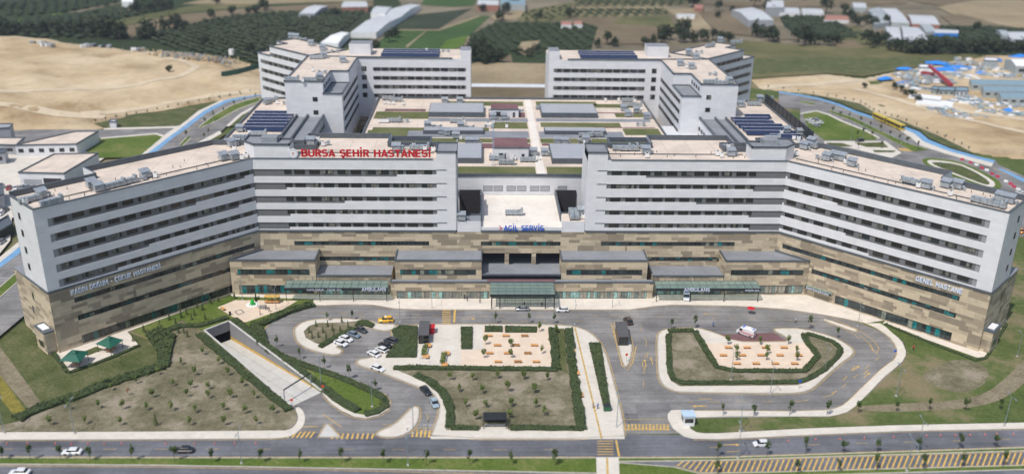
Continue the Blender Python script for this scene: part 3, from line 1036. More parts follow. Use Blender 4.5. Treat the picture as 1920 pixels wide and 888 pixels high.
pb = MB(); pb.prism([(6.9, 308.2), (9.9, 308.2), (9.9, 422), (6.9, 422)], rz, rz + 0.2, M['roof_w']); pb.build('roof_path', AT)
# sloping skylight boxes and plant rooms
def skybox(x0, x1, y0, y1, h, label, roofm='roof_g', lift=0.0):
    r_ = empty('rooftop_skylight', label, 'skylight', (0, 0, 0), 0, 'grey roofed boxes on the planted roof')
    b = MB(); b.box(x0, x1, y0, y1, rz, rz + h, M['coping']); b.build('wall', r_)
    b = MB(); b.box(x0 + .3, x1 - .3, y0 + .4, y1 - .3, rz + h, rz + h + .15, M['panel_g']); b.build('roof', r_)


skybox(-36, -12, 389, 406, 2.2, 'large grey roofed box on the far left of the planted roof')
skybox(13, 37.5, 389, 406, 2.2, 'large grey roofed box on the far right of the planted roof')
skybox(-36.7, -12.2, 361.5, 367, 1.6, 'long narrow dark box on the left middle of the planted roof')
skybox(12.7, 38, 362, 367.5, 1.6, 'long narrow dark box on the right middle of the planted roof')
skybox(-30, -12.7, 322.4, 342, 2.0, 'grey roofed box behind the left white tower on the planted roof')
skybox(13, 30, 322.4, 342, 2.0, 'grey roofed box behind the right white tower on the planted roof')


def plant_room(x0, x1, y0, y1, h, label):
    r_ = empty('plant_room', label, 'plant room', (0, 0, 0), 0, 'small plant rooms on the planted roof')
    b = MB(); b.box(x0, x1, y0, y1, rz, rz + h, M['panel'], M['roof_p']); b.build('wall', r_)
    b = MB(); b.box(x0 - .2, x1 + .2, y0 - .2, y0 + .1, rz + h - .1, rz + h + .3, M['coping']); b.build('coping', r_)
    b = MB(); b.box(x0 + 2, x0 + 4.6, y0 - .06, y0, rz + .4, rz + 2.6, M['void']); b.box(x1 - 2.5, x1 - 1.5, y0 - .06, y0, rz + .2, rz + 2.4, M['void']); b.build('door', r_)


plant_room(-8.5, 4.5, 327, 341, 4.6, 'small white plant room with a plum roof, nearest on the planted roof')
plant_room(-9, 3.0, 389, 400, 3.6, 'small white plant room with a plum roof, farthest on the planted roof')
b = MB(); b.box(-60, 60, 423.4, 436, 0, 22, M['stone'], M['roof']); 
lowb = empty('rear_link_building', 'low rear wing between the two back towers of the hospital', 'building'); b.build('wall', lowb)

for x0, x1, y0, y1, mt in ((-8, 4, 436.2, 460, 'roof'), (-16, -9, 437, 452, 'grass_roof'), (5, 16, 437, 452, 'grass_roof')):
    b = MB(); b.box(x0, x1, y0, y1, 0, 6, M[mt]); b.build('terrace', lowb)
for x in (-14, -6, 6, 13):
    b = MB(); b.box(x - 2, x + 2, 426, 429, 22, 23.6, M['panel'], M['roof_g']); b.build('roof_box', lowb)
# white low roofs beside the treatment block
for sx, lab in ((-1, 'low pale roofed link building left of the planted roof'), (1, 'low white roofed link building right of the planted roof')):
    r_ = empty('link_building', lab, 'building')
    b = MB(); xs = sorted((62.8 * sx, 78.4 * sx)); b.box(xs[0], xs[1], 302, 386 if sx > 0 else 352, 0, 24.5, M['panel'], M['roof_wh' if sx > 0 else 'roof']); b.build('wall', r_)
    if sx < 0:
        b = MB()
        for i in range(5): b.box(-68 + i * 1.3 - .4, -68 + i * 1.3 + .4, 349, 351, 24.5, 27.5, M['roof_w'])
        b.build('vent_stacks', r_)
    b = MB(); xs = sorted((62.6 * sx, 70.4 * sx)); b.box(xs[0], xs[1], 386 if sx > 0 else 352, 424, 0, 12, M['void'], M['void']); b.build('courtyard_floor', r_)  # near-black court floor, the deep shade is painted into it


# ------------------------------------------------------------------ rear ward buildings
def rear_ward(sx, label):
    root = empty('rear_ward_building', label, 'building')
    X = lambda p: (p[0] * sx, p[1])
    zr = 45.6
    wall = MB()
    A = [(18.2, 424), (70.4, 424), (70.4, 394), (78, 394), (78, 373), (93.5, 373), (93.5, 427.6), (78, 443), (70, 448), (18.2, 448)]
    wall.prism([X(p) for p in A], 18, zr, M['panel'], M['roof'])
    wall.prism([X(p) for p in [(70.4, 373), (77.97, 373), (77.97, 393.97), (70.4, 393.97)]], 18, zr - 5.0, M['panel'], M['roof_g'])
    d = (S2, S2)
    def D(s, t): return (93 + d[0] * s - d[0] * t, 427.5 + d[1] * s + d[1] * t)
    wall.prism([X(p) for p in [D(0, -.0), D(33, 0), D(33, 21), D(0, 21)]], 18, zr - 0.02, M['panel'], M['roof'])
    wall.prism([X(p) for p in [D(33.02, 0), D(44, 0), D(44, 10), D(33.02, 10)]], 18, zr - 4.6, M['panel'], M['roof'])
    wall.prism([X(p) for p in [D(33.02, 10.02), D(42, 10.02), D(42, 21), D(33.02, 21)]], 18, zr - 0.04, M['panel'], M['roof'])
    wall.prism([X(p) for p in [D(-2, -.4), D(46, -.4), D(46, 21.5), D(-2, 21.5)]], 0, 18, M['stone'], M['coping'])
    wall.build('wall', root)
    st = MB(); st.prism([X(p) for p in [(17, 424.2), (70, 424.2), (70.2, 372.8), (93.7, 372.8), (93.7, 427), (78, 444), (70, 449), (17, 449)]], 0, 17.9, M['stone']); st.build('base', root)
    cp = MB()
    n = len(A)
    def cop(poly, z, w=.3, h=.5):
        k = len(poly)
        for i in range(k):
            p, q = X(poly[i]), X(poly[(i + 1) % k])
            L = math.hypot(q[0] - p[0], q[1] - p[1]); F = Frame(p, (q[0] - p[0], q[1] - p[1]), 1)
            F.box(cp, -w, L + w, -w, w, z + 0.002 * i, z + h + 0.002 * i, M['coping'])
    cop([(27, 424), (70.4, 424), (70.4, 394), (78, 394), (78, 373), (93.5, 373), (93.5, 427)], zr + 0.02)
    cop([(70.4, 373), (78, 373), (78, 393.9), (70.4, 393.9)], zr - 5.0)
    cop([D(0, 0), D(33, 0), D(33, 10), D(42, 10), D(42, 21), D(0, 21)], zr + 0.05)
    cop([D(33.3, 0), D(44, 0), D(44, 10)], zr - 4.6)
    cp.build('coping', root)
    tw = MB(); xs = sorted((18.2 * sx, 23 * sx)); tw.box(xs[0], xs[1], 424.02, 434, zr, 49.5, M['panel'], M['roof_g'])
    tw.build('stair_tower', root)
    pe = MB(); xs = sorted((65 * sx, 75 * sx)); pe.box(xs[0], xs[1], 431, 440, zr, 50.8, M['panel'], M['roof_g']); pe.build('penthouse', root)
    FF = Frame(X((70.4, 424)), (-sx, 0), 1); FF.n = (0, -1)
    k = 0
    zs = [41.3, 37.2, 33.1, 29.0]
    for z in zs:
        b = MB(); FF.box(b, 7, 50, 0, 0.03, z - 1.5, z + 0.1, M['band']); band = b.build('window_band', root)
        for i in range(11): put_window(FF, 7.3 + i * 3.9, 0.12, z - 1.45, 3.0, 1.5, band)
    # windows of the inner stair corner
    FS = Frame(X((62.8, 424)), (-sx, 0), 1); FS.n = (0, -1)
    for z in zs: put_window(FF, 1.8, 0.05, z - 1.7, 2.2, 2.2, root, name='stair_window')
    # inward side of the forward wing
    FI = Frame(X((70.4, 373)), (0, 1), 1); FI.n = (-sx, 0)
    for j, z in enumerate([38.2, 34.0, 29.8, 25.6]):
        b = MB(); FI.box(b, 3, 49, 0, 0.03, z - 1.5, z + 0.1, M['band']); band = b.build('side_window_band', root)
        for i in range(10): put_window(FI, 4 + i * 4.5, 0.12, z - 1.45, 2.6, 1.5, band)
    FJ = Frame(X((78, 373)), (0, 1), 1); FJ.n = (-sx, 0)
    for i in range(4): put_window(FJ, 3 + i * 4.3, 0.03, 42.3, 2.4, 1.5, root, name='upper_window')
    # front wall small windows
    FG = Frame(X((78, 373)), (sx, 0), 1); FG.n = (0, -1)
    for z in (41.5, 36.2) if sx > 0 else (39.5, 34.0): put_window(FG, 2.5, 0.03, z - 2.0, 2.0, 1.8, root, name='front_window')
    # outer rear wing
    FO = Frame(X((93, 427.5)), (sx * S2, S2), 1)
    if FO.n[1] > 0: FO.n = (-FO.n[0], -FO.n[1])
    for j, z in enumerate([42.6, 38.2, 33.8, 29.4, 25.0]):
        L = 33 if j == 0 else 42
        b = MB(); FO.box(b, 3, L, 0, 0.03, z - 1.7, z + 0.1, M['band']); band = b.build('window_band', root)
        for i in range(int((L - 4) / 4.6)): put_window(FO, 4 + i * 4.6, 0.12, z - 1.55, 3.2, 1.5, band)
    return root


rearL = rear_ward(-1, 'left rear ward building of the hospital, white with stepped roofs, beyond the planted roof')
rearR = rear_ward(1, 'right rear ward building of the hospital, white with stepped roofs, beyond the planted roof')

# ------------------------------------------------------------------ side blocks with solar panels
def solar_mat():
    k = NT('solar_cells', 0.25, 0.1, 0.6)
    uv = k.uv(); x, y, _ = k.sep(uv)
    j = k.math('MAXIMUM', lines(k, x, 1.0, 0.05), lines(k, y, 1.7, 0.05))
    c = k.mix(j, (0.008, 0.014, 0.055), (0.14, 0.16, 0.2))
    return k.out(c)


M['solar'] = solar_mat()


def side_block(sx, label):
    root = empty('technical_building', label, 'building')
    X = lambda p: (p[0] * sx, p[1])
    o = 1.0 if sx < 0 else 1.035
    wall = MB()
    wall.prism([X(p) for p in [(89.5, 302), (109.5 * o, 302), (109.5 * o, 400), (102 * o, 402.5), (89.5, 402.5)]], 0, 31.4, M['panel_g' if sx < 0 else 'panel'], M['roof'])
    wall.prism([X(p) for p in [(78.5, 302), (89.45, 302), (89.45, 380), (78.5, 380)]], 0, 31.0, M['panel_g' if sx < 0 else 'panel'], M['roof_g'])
    wall.build('wall', root)
    cp = MB()
    for poly in ([(89.5, 302), (109.5 * o, 302), (109.5 * o, 400), (102 * o, 402.5), (89.5, 402.5)], [(78.5, 302), (85, 302), (85, 380), (78.5, 380)]):
        n = len(poly)
        for i in range(n):
            p, q = X(poly[i]), X(poly[(i + 1) % n]); L = math.hypot(q[0] - p[0], q[1] - p[1]); F = Frame(p, (q[0] - p[0], q[1] - p[1]), 1)
            F.box(cp, -.3, L + .3, -.3, .3, 31.2 + .003 * i, 32.2 + .003 * i, M['coping'])
    cp.build('parapet', root)
    F = Frame(X((78.5, 302)), (0, 1), 1); F.n = (-sx, 0)
    for z in (28.0, 24.8 if sx > 0 else 23.8):
        for i in range(9): put_window(F, 38 + i * 4.3, 0.03, z - 1.6, 2.8, 1.6, root)
    if sx > 0:
        sc_ = empty('louvre_screen', 'tall dark louvre screen along the far right edge of the solar roof', 'screen')
        for i in range(12):
            b = MB(); b.box(110 * o - .3, 110 * o + .1, 336 + i * 5.4, 336 + i * 5.4 + 4.6, 31.5, 36.0, M['dark'])
            b.build('panel', sc_)
    return root


side_block(-1, 'left grey technical building with solar panels on its roof')
side_block(1, 'right grey technical building with solar panels on its roof')
# solar rows: frame table with the panel on top
sol = MB(); sol.face([(0, 0, 0.25), (1, 0, 0.25), (1, 3.3, 1.1), (0, 3.3, 1.1)], M['solar'])


def solar_row(x0, x1, y, z, group):
    r_ = empty('solar_panel_row', 'x', 'solar panels', (x0, y, z), 0, group)
    b = MB(); w = x1 - x0
    b.face([(0, -.9, .35), (w, -.9, .35), (w, 3.4, 1.15), (0, 3.4, 1.15)], M['solar'])
    b.face([(0, 3.4, 1.13), (w, 3.4, 1.13), (w, -.9, .33), (0, -.9, .33)], M['metal'])
    b.build('panel', r_)
    b = MB()
    b.box(0, w, 3.41, 3.55, 1.0, 1.22, M['white'])
    for i in range(int(w / 4) + 1):
        x = min(w - .1, i * 4.0); b.tube((x, .1, 0), (x, .1, .4), .05, M['metal'], 4); b.tube((x, 3.1, 0), (x, 3.1, 1.1), .05, M['metal'], 4)
    b.build('frame', r_)
    return r_


ORD = ['nearest', 'second', 'third', 'fourth', 'fifth', 'sixth', 'seventh', 'eighth', 'farthest']
for i, (xa, xb) in enumerate([(-106.5, -87.5), (-106.8, -87), (-107, -86.5), (-107, -86.2), (-107.2, -86), (-107.4, -93)]):
    o = solar_row(xa + 0.0, min(xb, -90.2), 348.5 + i * 5.0, 31.4, 'solar panel rows on the left technical roof')
    o['label'] = ORD[i if i < 5 else 8] + ' dark blue solar panel row on the left technical roof'
for i, (xa, xb) in enumerate([(100, 112), (91.5, 112), (91.5, 111), (91, 109.5), (90.8, 107.5), (90.8, 107), (98, 109)]):
    o = solar_row(xa, xb, 342 + i * 5.2, 31.4, 'solar panel rows on the right technical roof')
    o['label'] = ORD[i if i < 6 else 8] + ' dark blue solar panel row on the right technical roof'
for i, y in enumerate((428, 433, 438)):
    o = solar_row(-60, -33, y, 45.6, 'solar panel rows on the rear roofs'); o['label'] = ['front', 'middle', 'back'][i] + ' solar panel row on the left rear ward roof'
    o = solar_row(33, 60, y, 45.6, 'solar panel rows on the rear roofs'); o['label'] = ['front', 'middle', 'back'][i] + ' solar panel row on the right rear ward roof'
# ================================================================== ground, roads, pavements
M['asphalt'] = None


def asphalt_mat(name, col):
    k = NT(name, 0.85, 0, 0.3)
    f = k.noise(0.08, detail=6, rough=.6); g = k.noise(1.1, detail=8, rough=.75)
    c = k.ramp(f, [(0.35, [q * .78 for q in col]), (0.5, [q * .98 for q in col]), (0.62, [q * 1.25 for q in col])])
    sp = k.ramp(g, [(0.3, (.82, .82, .82)), (0.7, (1.16, 1.16, 1.16))])
    c = k.mix(1.0, c, sp, 'MULTIPLY')
    # worn wheel tracks: long streaks of a stretched noise
    mp = k.n('ShaderNodeMapping'); mp.inputs['Scale'].default_value = (0.03, 0.9, 1)
    k.l(k.pos(), mp.inputs[0])
    st = k.ramp(k.noise(1.0, mp.outputs[0], detail=4), [(0.4, (.86, .86, .86)), (0.62, (1.12, 1.12, 1.12))])
    c = k.mix(1.0, c, st, 'MULTIPLY')
    rp = k.ramp(k.white(k.comb(k.math('FLOOR', k.math('DIVIDE', k.sep(k.pos())[0], 9.0)), k.math('FLOOR', k.math('DIVIDE', k.sep(k.pos())[1], 4.5)), 4.0)), [(0, (.80, .80, .82)), (.06, (1, 1, 1)), (.95, (1.15, 1.14, 1.12))], True)
    c = k.mix(1.0, c, rp, 'MULTIPLY')
    return k.out(c)


def paving_mat(name, col, tile=1.2, tile2=0.6, stain=.12, jd=.8):
    k = NT(name, 0.85, 0, 0.2)
    x, y, _ = k.sep(k.uv())
    j = k.math('MAXIMUM', lines(k, x, tile, .05), lines(k, y, tile2, .05))
    t = k.ramp(k.white(k.comb(k.math('FLOOR', k.math('DIVIDE', x, tile)), k.math('FLOOR', k.math('DIVIDE', y, tile2)), 1.0)),
               [(0, [q * .95 for q in col]), (1, [min(1, q * 1.04) for q in col])])
    s1 = k.ramp(k.noise(0.2, detail=6, rough=.65), [(0.35, (1 - stain,) * 3), (0.62, (1, 1, 1))])
    c = k.mix(1.0, t, s1, 'MULTIPLY')
    c = k.mix(k.math('MULTIPLY', j, .5), c, [q * jd for q in col])
    return k.out(c)


M['asphalt'] = asphalt_mat('asphalt', (0.195, 0.19, 0.185))
M['asphalt_d'] = asphalt_mat('boulevard_asphalt', (0.125, 0.13, 0.145))
M['paving'] = paving_mat('concrete_paving', (0.62, 0.58, 0.51))
M['paving_w'] = paving_mat('pale_granite_paving', (0.68, 0.62, 0.54), 1.8, .9)
M['paving_b'] = paving_mat('beige_plaza_paving', (0.66, 0.545, 0.43), 1.6, 1.6, .07, .9)
M['kerb'] = plain('kerb_stone', (0.42, 0.39, 0.33), 0.85, var=.15)
M['yellow'] = plain('yellow_road_paint', (0.46, 0.31, 0.10), 0.8, var=.35, scale=.9)
M['yellow_b'] = plain('bright_yellow_paint', (0.56, 0.36, 0.09), 0.8, var=.25, scale=.9)
M['conc'] = plain('concrete', (0.50, 0.49, 0.46), 0.9, var=.10, scale=.35)
M['concw'] = plain('grey_concrete_wall', (0.24, 0.24, 0.24), 0.9, var=.08, scale=.3)
M['bikeblue'] = plain('blue_cycle_lane', (0.15, 0.31, 0.50), 0.8, var=.15, scale=.5)
M['grass_dry'] = grass_mat('dry_planting', (0.085, 0.085, 0.045), (0.17, 0.155, 0.10), (0.27, 0.24, 0.165), 0.10, 0.55, bare=(0.10, .53, (0.22, 0.19, 0.145)))
M['grass_mix'] = grass_mat('patchy_grass', (0.05, 0.08, 0.02), (0.095, 0.125, 0.04), (0.17, 0.165, 0.08), 0.035, 0.6, bare=(0.035, .50, (0.17, 0.14, 0.085)))
M['grass_wild'] = grass_mat('wild_verge', (0.06, 0.10, 0.018), (0.10, 0.145, 0.03), (0.20, 0.195, 0.08), 0.06, 0.9)
M['path_dirt'] = grass_mat('dirt_path', (0.14, 0.12, 0.08), (0.21, 0.18, 0.12), (0.27, 0.24, 0.17), 0.1, 0.8)
M['marigold'] = grass_mat('yellow_flower_bed', (0.08, 0.09, 0.025), (0.20, 0.17, 0.04), (0.30, 0.25, 0.06), 0.3, 1.8)


def sand_mat():
    k = NT('sand', 0.95, 0, 0.1)
    f = k.noise(0.012, detail=8, rough=.6); g = k.noise(0.12, detail=8, rough=.7)
    c = k.ramp(f, [(0.32, (0.30, 0.215, 0.125)), (0.46, (0.46, 0.355, 0.22)), (0.65, (0.57, 0.47, 0.325))])
    sp = k.ramp(g, [(0.3, (.80, .78, .75)), (0.65, (1.1, 1.1, 1.1))])
    c = k.mix(1.0, c, sp, 'MULTIPLY')
    dk = k.ramp(k.noise(0.03, detail=10, rough=.72), [(0.54, (1, 1, 1)), (0.66, (.55, .50, .42))])
    c = k.mix(1.0, c, dk, 'MULTIPLY')
    k.bump(g, .5, .5)
    return k.out(c)


M['sand'] = sand_mat()

RAMP = [tuple(G(429.5, 604.5)[:2]), tuple(G(383.5, 622)[:2]), tuple(G(545, 762)[:2]), tuple(G(603, 735)[:2])]
BX = [(-3500, -400), (4200, -400), (4200, 9000), (-3500, 9000)]
b = MB(); b.sheet(BX, 0.0, M['grass_mix'], [RAMP]); b.build('ground', kind='structure')

# asphalt under the whole forecourt and the boulevard
AS = GP([(470, 560), (600, 556), (1400, 556), (1560, 585), (1705, 640), (1700, 700), (1640, 812), (470, 812), (470, 700)])
b = MB(); b.sheet(AS, 0.008, M['asphalt'], [RAMP]); b.build('road', kind='structure')
ZB = 0.016
b = MB()
up = [(-700, 826), (-60, 824), (530, 822), (560, 812), (1100, 812), (1300, 815), (1347, 822), (1513, 815), (1680, 808), (1920, 803), (2600, 782)]
lo = [(-700, 1010), (-60, 985), (530, 985), (560, 985), (1100, 985), (1300, 985), (1347, 985), (1513, 985), (1680, 985), (1920, 985), (2600, 985)]
b.strip(GP(up), GP(lo), ZB, M['asphalt_d']); b.build('boulevard', kind='structure')

H = 0.13


def slab(name, pts, mat, z=H, n=0, px=True, kind='structure', holes=(), thick=H):
    if n: pts = smooth(pts, n)
    if px: pts = GP(pts)
    b = MB(); b.sheet(pts, z, M[mat], holes, thick=thick)
    return b.build(name, kind=kind)


def kerbed(name, pts, mat, z=H, n=1, w=.35):
    """raised island with a kerb rim"""
    if n: pts = smooth(pts, n)
    pts = GP(pts)
    b = MB(); b.sheet(pts, z, M[mat], thick=z)
    k = len(pts)
    a = sum(pts[i][0] * pts[(i + 1) % k][1] - pts[(i + 1) % k][0] * pts[i][1] for i in range(k))
    sg_ = 1 if a > 0 else -1
    inner = []
    for i in range(k):
        p, q, r_ = Vector(pts[i - 1]), Vector(pts[i]), Vector(pts[(i + 1) % k])
        t = (r_ - p).normalized(); nn = Vector((-t.y, t.x)) * sg_
        inner.append(tuple(q + nn * w))
    b.strip(list(pts) + [pts[0]], inner + [inner[0]], z + .012, M['kerb'], thick=.02)
    b.build(name, kind='structure')
    # painted edge line on the road side
    out1, out2 = [], []
    for i in range(k):
        p, q, r_ = Vector(pts[i - 1]), Vector(pts[i]), Vector(pts[(i + 1) % k])
        t = (r_ - p).normalized(); nn = Vector((t.y, -t.x)) * sg_
        out1.append(tuple(q + nn * .25)); out2.append(tuple(q + nn * .45))
    LINES.strip(out1 + [out1[0]], out2 + [out2[0]], 0.021, M['yellow'])


LINES = MB()


def pline(pts, w=.15, mat='yellow', z=.022, px=True, dash=None):
    P_ = [Vector(p) for p in (GP(pts) if px else pts)]
    if dash:
        on, off = dash
        for i in range(len(P_) - 1):
            a, c = P_[i], P_[i + 1]; L = (c - a).length; d = (c - a).normalized(); n = Vector((-d.y, d.x)) * w / 2
            s = 0
            while s < L:
                e_ = min(L, s + on)
                q = [a + d * s - n, a + d * e_ - n, a + d * e_ + n, a + d * s + n]
                LINES.face([(p.x, p.y, z) for p in q], M[mat]); s += on + off
        return
    A, B = [], []
    for i in range(len(P_)):
        d = (P_[min(i + 1, len(P_) - 1)] - P_[max(0, i - 1)]).normalized(); n = Vector((-d.y, d.x)) * w / 2
        A.append(tuple(P_[i] + n)); B.append(tuple(P_[i] - n))
    LINES.strip(A, B, z, M[mat])


def zebra(a, c, n, w, gap_dir, mat='yellow_b', z=.024):
    """stripes: a and c are the pixel centres of the first and last stripe, gap_dir the pixel vector along a stripe"""
    for i in range(n):
        f = i / (n - 1)
        x, y = a[0] + (c[0] - a[0]) * f, a[1] + (c[1] - a[1]) * f
        pline([(x, y), (x + gap_dir[0], y + gap_dir[1])], w, mat, z)


# ---- pavements around the forecourt
K_top = [(588, 572), (610, 572), (660, 570), (700, 571), (740, 578), (790, 580), (1180, 580), (1225, 574), (1260, 571), (1380, 573), (1472, 579), (1542, 589), (1586, 597), (1624, 606)]
T_top = [(588, 545), (610, 545), (660, 545), (700, 545), (740, 545), (790, 545), (1180, 545), (1225, 545), (1260, 540), (1380, 540), (1472, 540), (1545, 540), (1610, 560), (1662, 600)]
b = MB(); b.strip(GP(K_top), GP(T_top), H, M['paving_w'], thick=H)
b.strip(GP([(437, 556), (588, 561)]), GP([(433, 535), (588, 540)]), H + .003, M['paving_w'], thick=H)
b.build('forecourt_pavement', kind='structure')
pline([(x, y + 1.5) for x, y in K_top], .18)
K_r = [(1624, 606), (1640, 613), (1655, 622), (1668, 632), (1677, 643), (1682, 654), (1682, 664), (1676, 675), (1663, 684), (1647, 697), (1613, 730), (1593, 750), (1580, 760), (1565, 766), (1547, 769), (1480, 771), (1380, 770), (1300, 770), (1275, 768), (1258, 769), (1252, 776), (1252, 785), (1262, 803), (1283, 818), (1300, 822)]
O_r = [(1650, 606), (1662, 614), (1674, 625), (1684, 633), (1692, 643), (1698, 657), (1698, 666), (1692, 677), (1678, 690), (1660, 704), (1625, 740), (1603, 762), (1588, 772), (1572, 777), (1555, 780), (1480, 780), (1380, 780), (1310, 782), (1300, 783), (1296, 784), (1292, 788), (1290, 794), (1295, 804), (1306, 810), (1318, 812)]
b = MB(); b.strip(GP(K_r), GP(O_r), H, M['paving'], thick=H); b.build('pavement', kind='structure')
pline([(x - 1.5, y) for x, y in K_r[:13]], .18); pline([(x, y - 1.3) for x, y in K_r[12:18]], .15)
b = MB(); b.strip(GP([(1300, 822), (1347, 823), (1513, 815), (1680, 808), (1920, 803), (2500, 786)]), GP([(1318, 812), (1347, 812), (1513, 803), (1680, 797), (1920, 792), (2500, 775)]), H - .002, M['paving'], thick=H)
b.build('pavement', kind='structure')
pline([(1300, 824), (1347, 824.5), (1513, 816.5), (1680, 809.5), (1920, 804.5)], .15, z=.03)
slab('lawn', [(1302, 784), (1480, 781), (1555, 781), (1590, 773), (1625, 742), (1661, 706), (1694, 678), (1700, 660), (1693, 640), (1675, 624), (1651, 606), (1665, 600), (1700, 600), (1760, 630), (1900, 670), (2150, 560), (2150, 785), (1920, 791), (1680, 796), (1513, 802), (1347, 811), (1318, 811), (1306, 809), (1296, 803), (1292, 794)], 'grass_mix', H - .03)

# left side pavement along the boulevard and its turn into the car ramp
slab('pavement', [(-500, 812), (530, 808), (548, 803), (557, 792), (560, 780), (553, 766), (560, 762), (570, 772), (573, 788), (566, 803), (552, 814), (536, 820), (500, 822), (-500, 826)], 'paving', H, 1)
pline([(-300, 827), (500, 823.5), (540, 821)], .15, z=.03)
slab('dry_lawn', [(-60, 809), (33, 790), (133, 752), (240, 706), (312, 672), (285, 640), (340, 600), (383, 624), (545, 764), (553, 768), (558, 780), (555, 792), (547, 801), (530, 807)], 'grass_dry', H - .02)
slab('dry_lawn', [(245, 618), (430, 556), (588, 556), (587, 569), (540, 583), (512, 596), (494, 614), (470, 612), (429.5, 603.5), (383, 620), (340, 599), (285, 640)], 'grass_wild', H - .025)
slab('lawn', [(-400, 640), (0, 600), (45, 596), (128, 699), (259, 648), (240, 622), (285, 640), (312, 671), (240, 705), (133, 751), (33, 789), (-60, 808), (-500, 812)], 'grass', H - .035)
slab('dirt_path', [(-60, 620), (0, 650), (30, 690), (78, 756), (58, 771), (0, 704), (-60, 650)], 'path_dirt', H - .02)
slab('flower_bed', [(-60, 660), (0, 703), (50, 771), (29, 782), (0, 745), (-60, 700)], 'marigold', H - .01, kind='stuff')
# ramp side island
k3 = [(588, 570), (560, 577), (538, 583), (512, 596.6), (495, 615), (491.7, 630), (497, 646), (524, 662.5), (568, 680), (612, 694.7), (656, 712), (700, 730), (723, 741.5), (731, 754), (727, 768), (711, 778), (686, 783.5), (662, 780), (643, 771), (620, 754.7), (604, 737), (429.5, 603.5), (460, 590)]
slab('verge', k3, 'grass_wild', H - .01)
pline([(585, 572), (560, 579), (538, 585), (513, 598), (496.5, 615), (493, 630), (499, 645), (525, 661.5), (568, 678.5), (612, 693), (656, 710), (700, 728), (724, 740), (733, 753), (729, 769), (712, 780), (686, 785.5), (661, 782), (642, 773), (618, 756), (605, 742)], .2)
b = MB()
A_ = GP([(604, 737), (620, 755), (643, 771), (662, 780), (686, 784), (711, 778), (727, 768), (732, 754)]); B_ = GP([(604, 733), (625, 752), (646, 766), (664, 774.5), (686, 778), (706, 773), (719, 765), (724, 754)])
b.strip(A_, B_, H + .003, M['paving'], thick=H); b.build('pavement', kind='structure')

# ---- left island with the young planting
I2 = [(551.7, 624), (555, 612), (571, 602.5), (597, 598), (640, 597.5), (667, 598), (691, 601), (714, 608), (745, 608), (735, 619), (713, 620), (690, 612), (672, 616), (655, 628), (628, 650), (641, 656), (640, 662), (629, 665.5), (609, 662.5), (577, 654), (558, 642)]
kerbed('traffic_island', I2, 'paving')
slab('planting_bed', [(569.5, 621.5), (580, 611), (597, 605.5), (640, 605), (670, 602), (697, 606), (702, 612), (692, 613), (682, 610), (644, 630), (609, 648), (591, 643), (573, 633)], 'grass_dry', H + .02)
# ---- central plaza block
I1 = [(742, 608), (735, 620), (737, 632), (722, 660), (700, 670), (686, 672), (671, 675), (669, 681), (679, 687), (700, 692), (718, 699), (745, 710), (785, 725), (811, 736), (822, 752), (824, 775), (815, 798), (808, 822), (1171, 822), (1171, 803), (1162, 759), (1147, 700), (1133, 654), (1115, 629), (1092, 616), (1065, 610), (1000, 608)]
kerbed('plaza', I1, 'paving')
b = MB(); b.strip(GP([(808, 822.5), (1171, 822.5)]), GP([(806, 818), (1171, 818)]), H - .003, M['paving'], thick=H); b.build('pavement', kind='structure')
slab('plaza_paving', [(905, 612), (1031, 612), (1036, 686), (863, 686), (865, 657), (905, 655)], 'paving_b', H + .02)
slab('dry_lawn', [(735, 690), (790, 713), (822, 728), (838, 752), (836, 806), (900, 806), (903, 800), (950, 800), (954, 806), (1095, 808), (1088, 730), (1070, 618), (1035, 617), (1045, 692), (800, 690)], 'grass_dry', H + .02)
slab('lawn', [(735, 620), (752, 611), (783, 613), (780, 671), (722, 670), (740, 640)], 'grass', H + .02)
slab('lawn', [(1036, 616), (1058, 616), (1064, 700), (1043, 692)], 'grass', H + .026)
pline([(1078, 614), (1128, 822)], .45, 'yellow', H + .03)
# ---- right block island
I4 = [(1232, 632), (1236.7, 622), (1253, 615.6), (1305.5, 614), (1340, 623.5), (1379, 640.5), (1430, 641), (1487, 640), (1468, 628), (1450, 619), (1456.7, 615.5), (1504, 615.6), (1561, 631), (1580, 641), (1598.7, 653), (1600.5, 663), (1589, 673), (1580, 678), (1546.7, 706.7), (1526.7, 726.7), (1507, 735), (1480, 737.5), (1280, 735.5), (1258, 731), (1241, 720), (1234.5, 704), (1233, 685)]
kerbed('traffic_island', I4, 'paving')
slab('lawn', [(1249, 628), (1259, 619.5), (1298, 619), (1308, 630), (1346, 692), (1505, 693), (1532, 664), (1507, 636), (1503, 622), (1553, 640), (1576, 651), (1583, 660), (1572, 674), (1543, 700), (1513, 717), (1493, 722.5), (1275, 724), (1258, 714), (1251, 700)], 'grass_dry', H + .02)
slab('plaza_paving', [(1318, 643.5), (1500, 643), (1514, 641), (1530, 665), (1508, 691), (1347, 690)], 'paving_b', H + .022)
slab('bay_marking', [(1345, 627), (1450, 623), (1478, 640), (1385, 640)], 'roof_p', .014, thick=0)
# ---- small islands
kerbed('traffic_island', [(597, 819), (611, 795), (616, 795), (638, 819)], 'conc', n=0)
kerbed('traffic_island', [(700, 813), (740, 796), (760, 776), (773, 763), (782, 762), (787, 768), (785, 788), (773, 806), (752, 818), (720, 820)], 'paving')
kerbed('traffic_island', [(1151, 603), (1166, 602), (1187, 645), (1181, 677), (1175, 687), (1168, 684), (1159, 648)], 'paving')
kerbed('traffic_island', [(1543, 600), (1547, 597.5), (1606, 617), (1607, 621), (1600, 621)], 'paving_w')
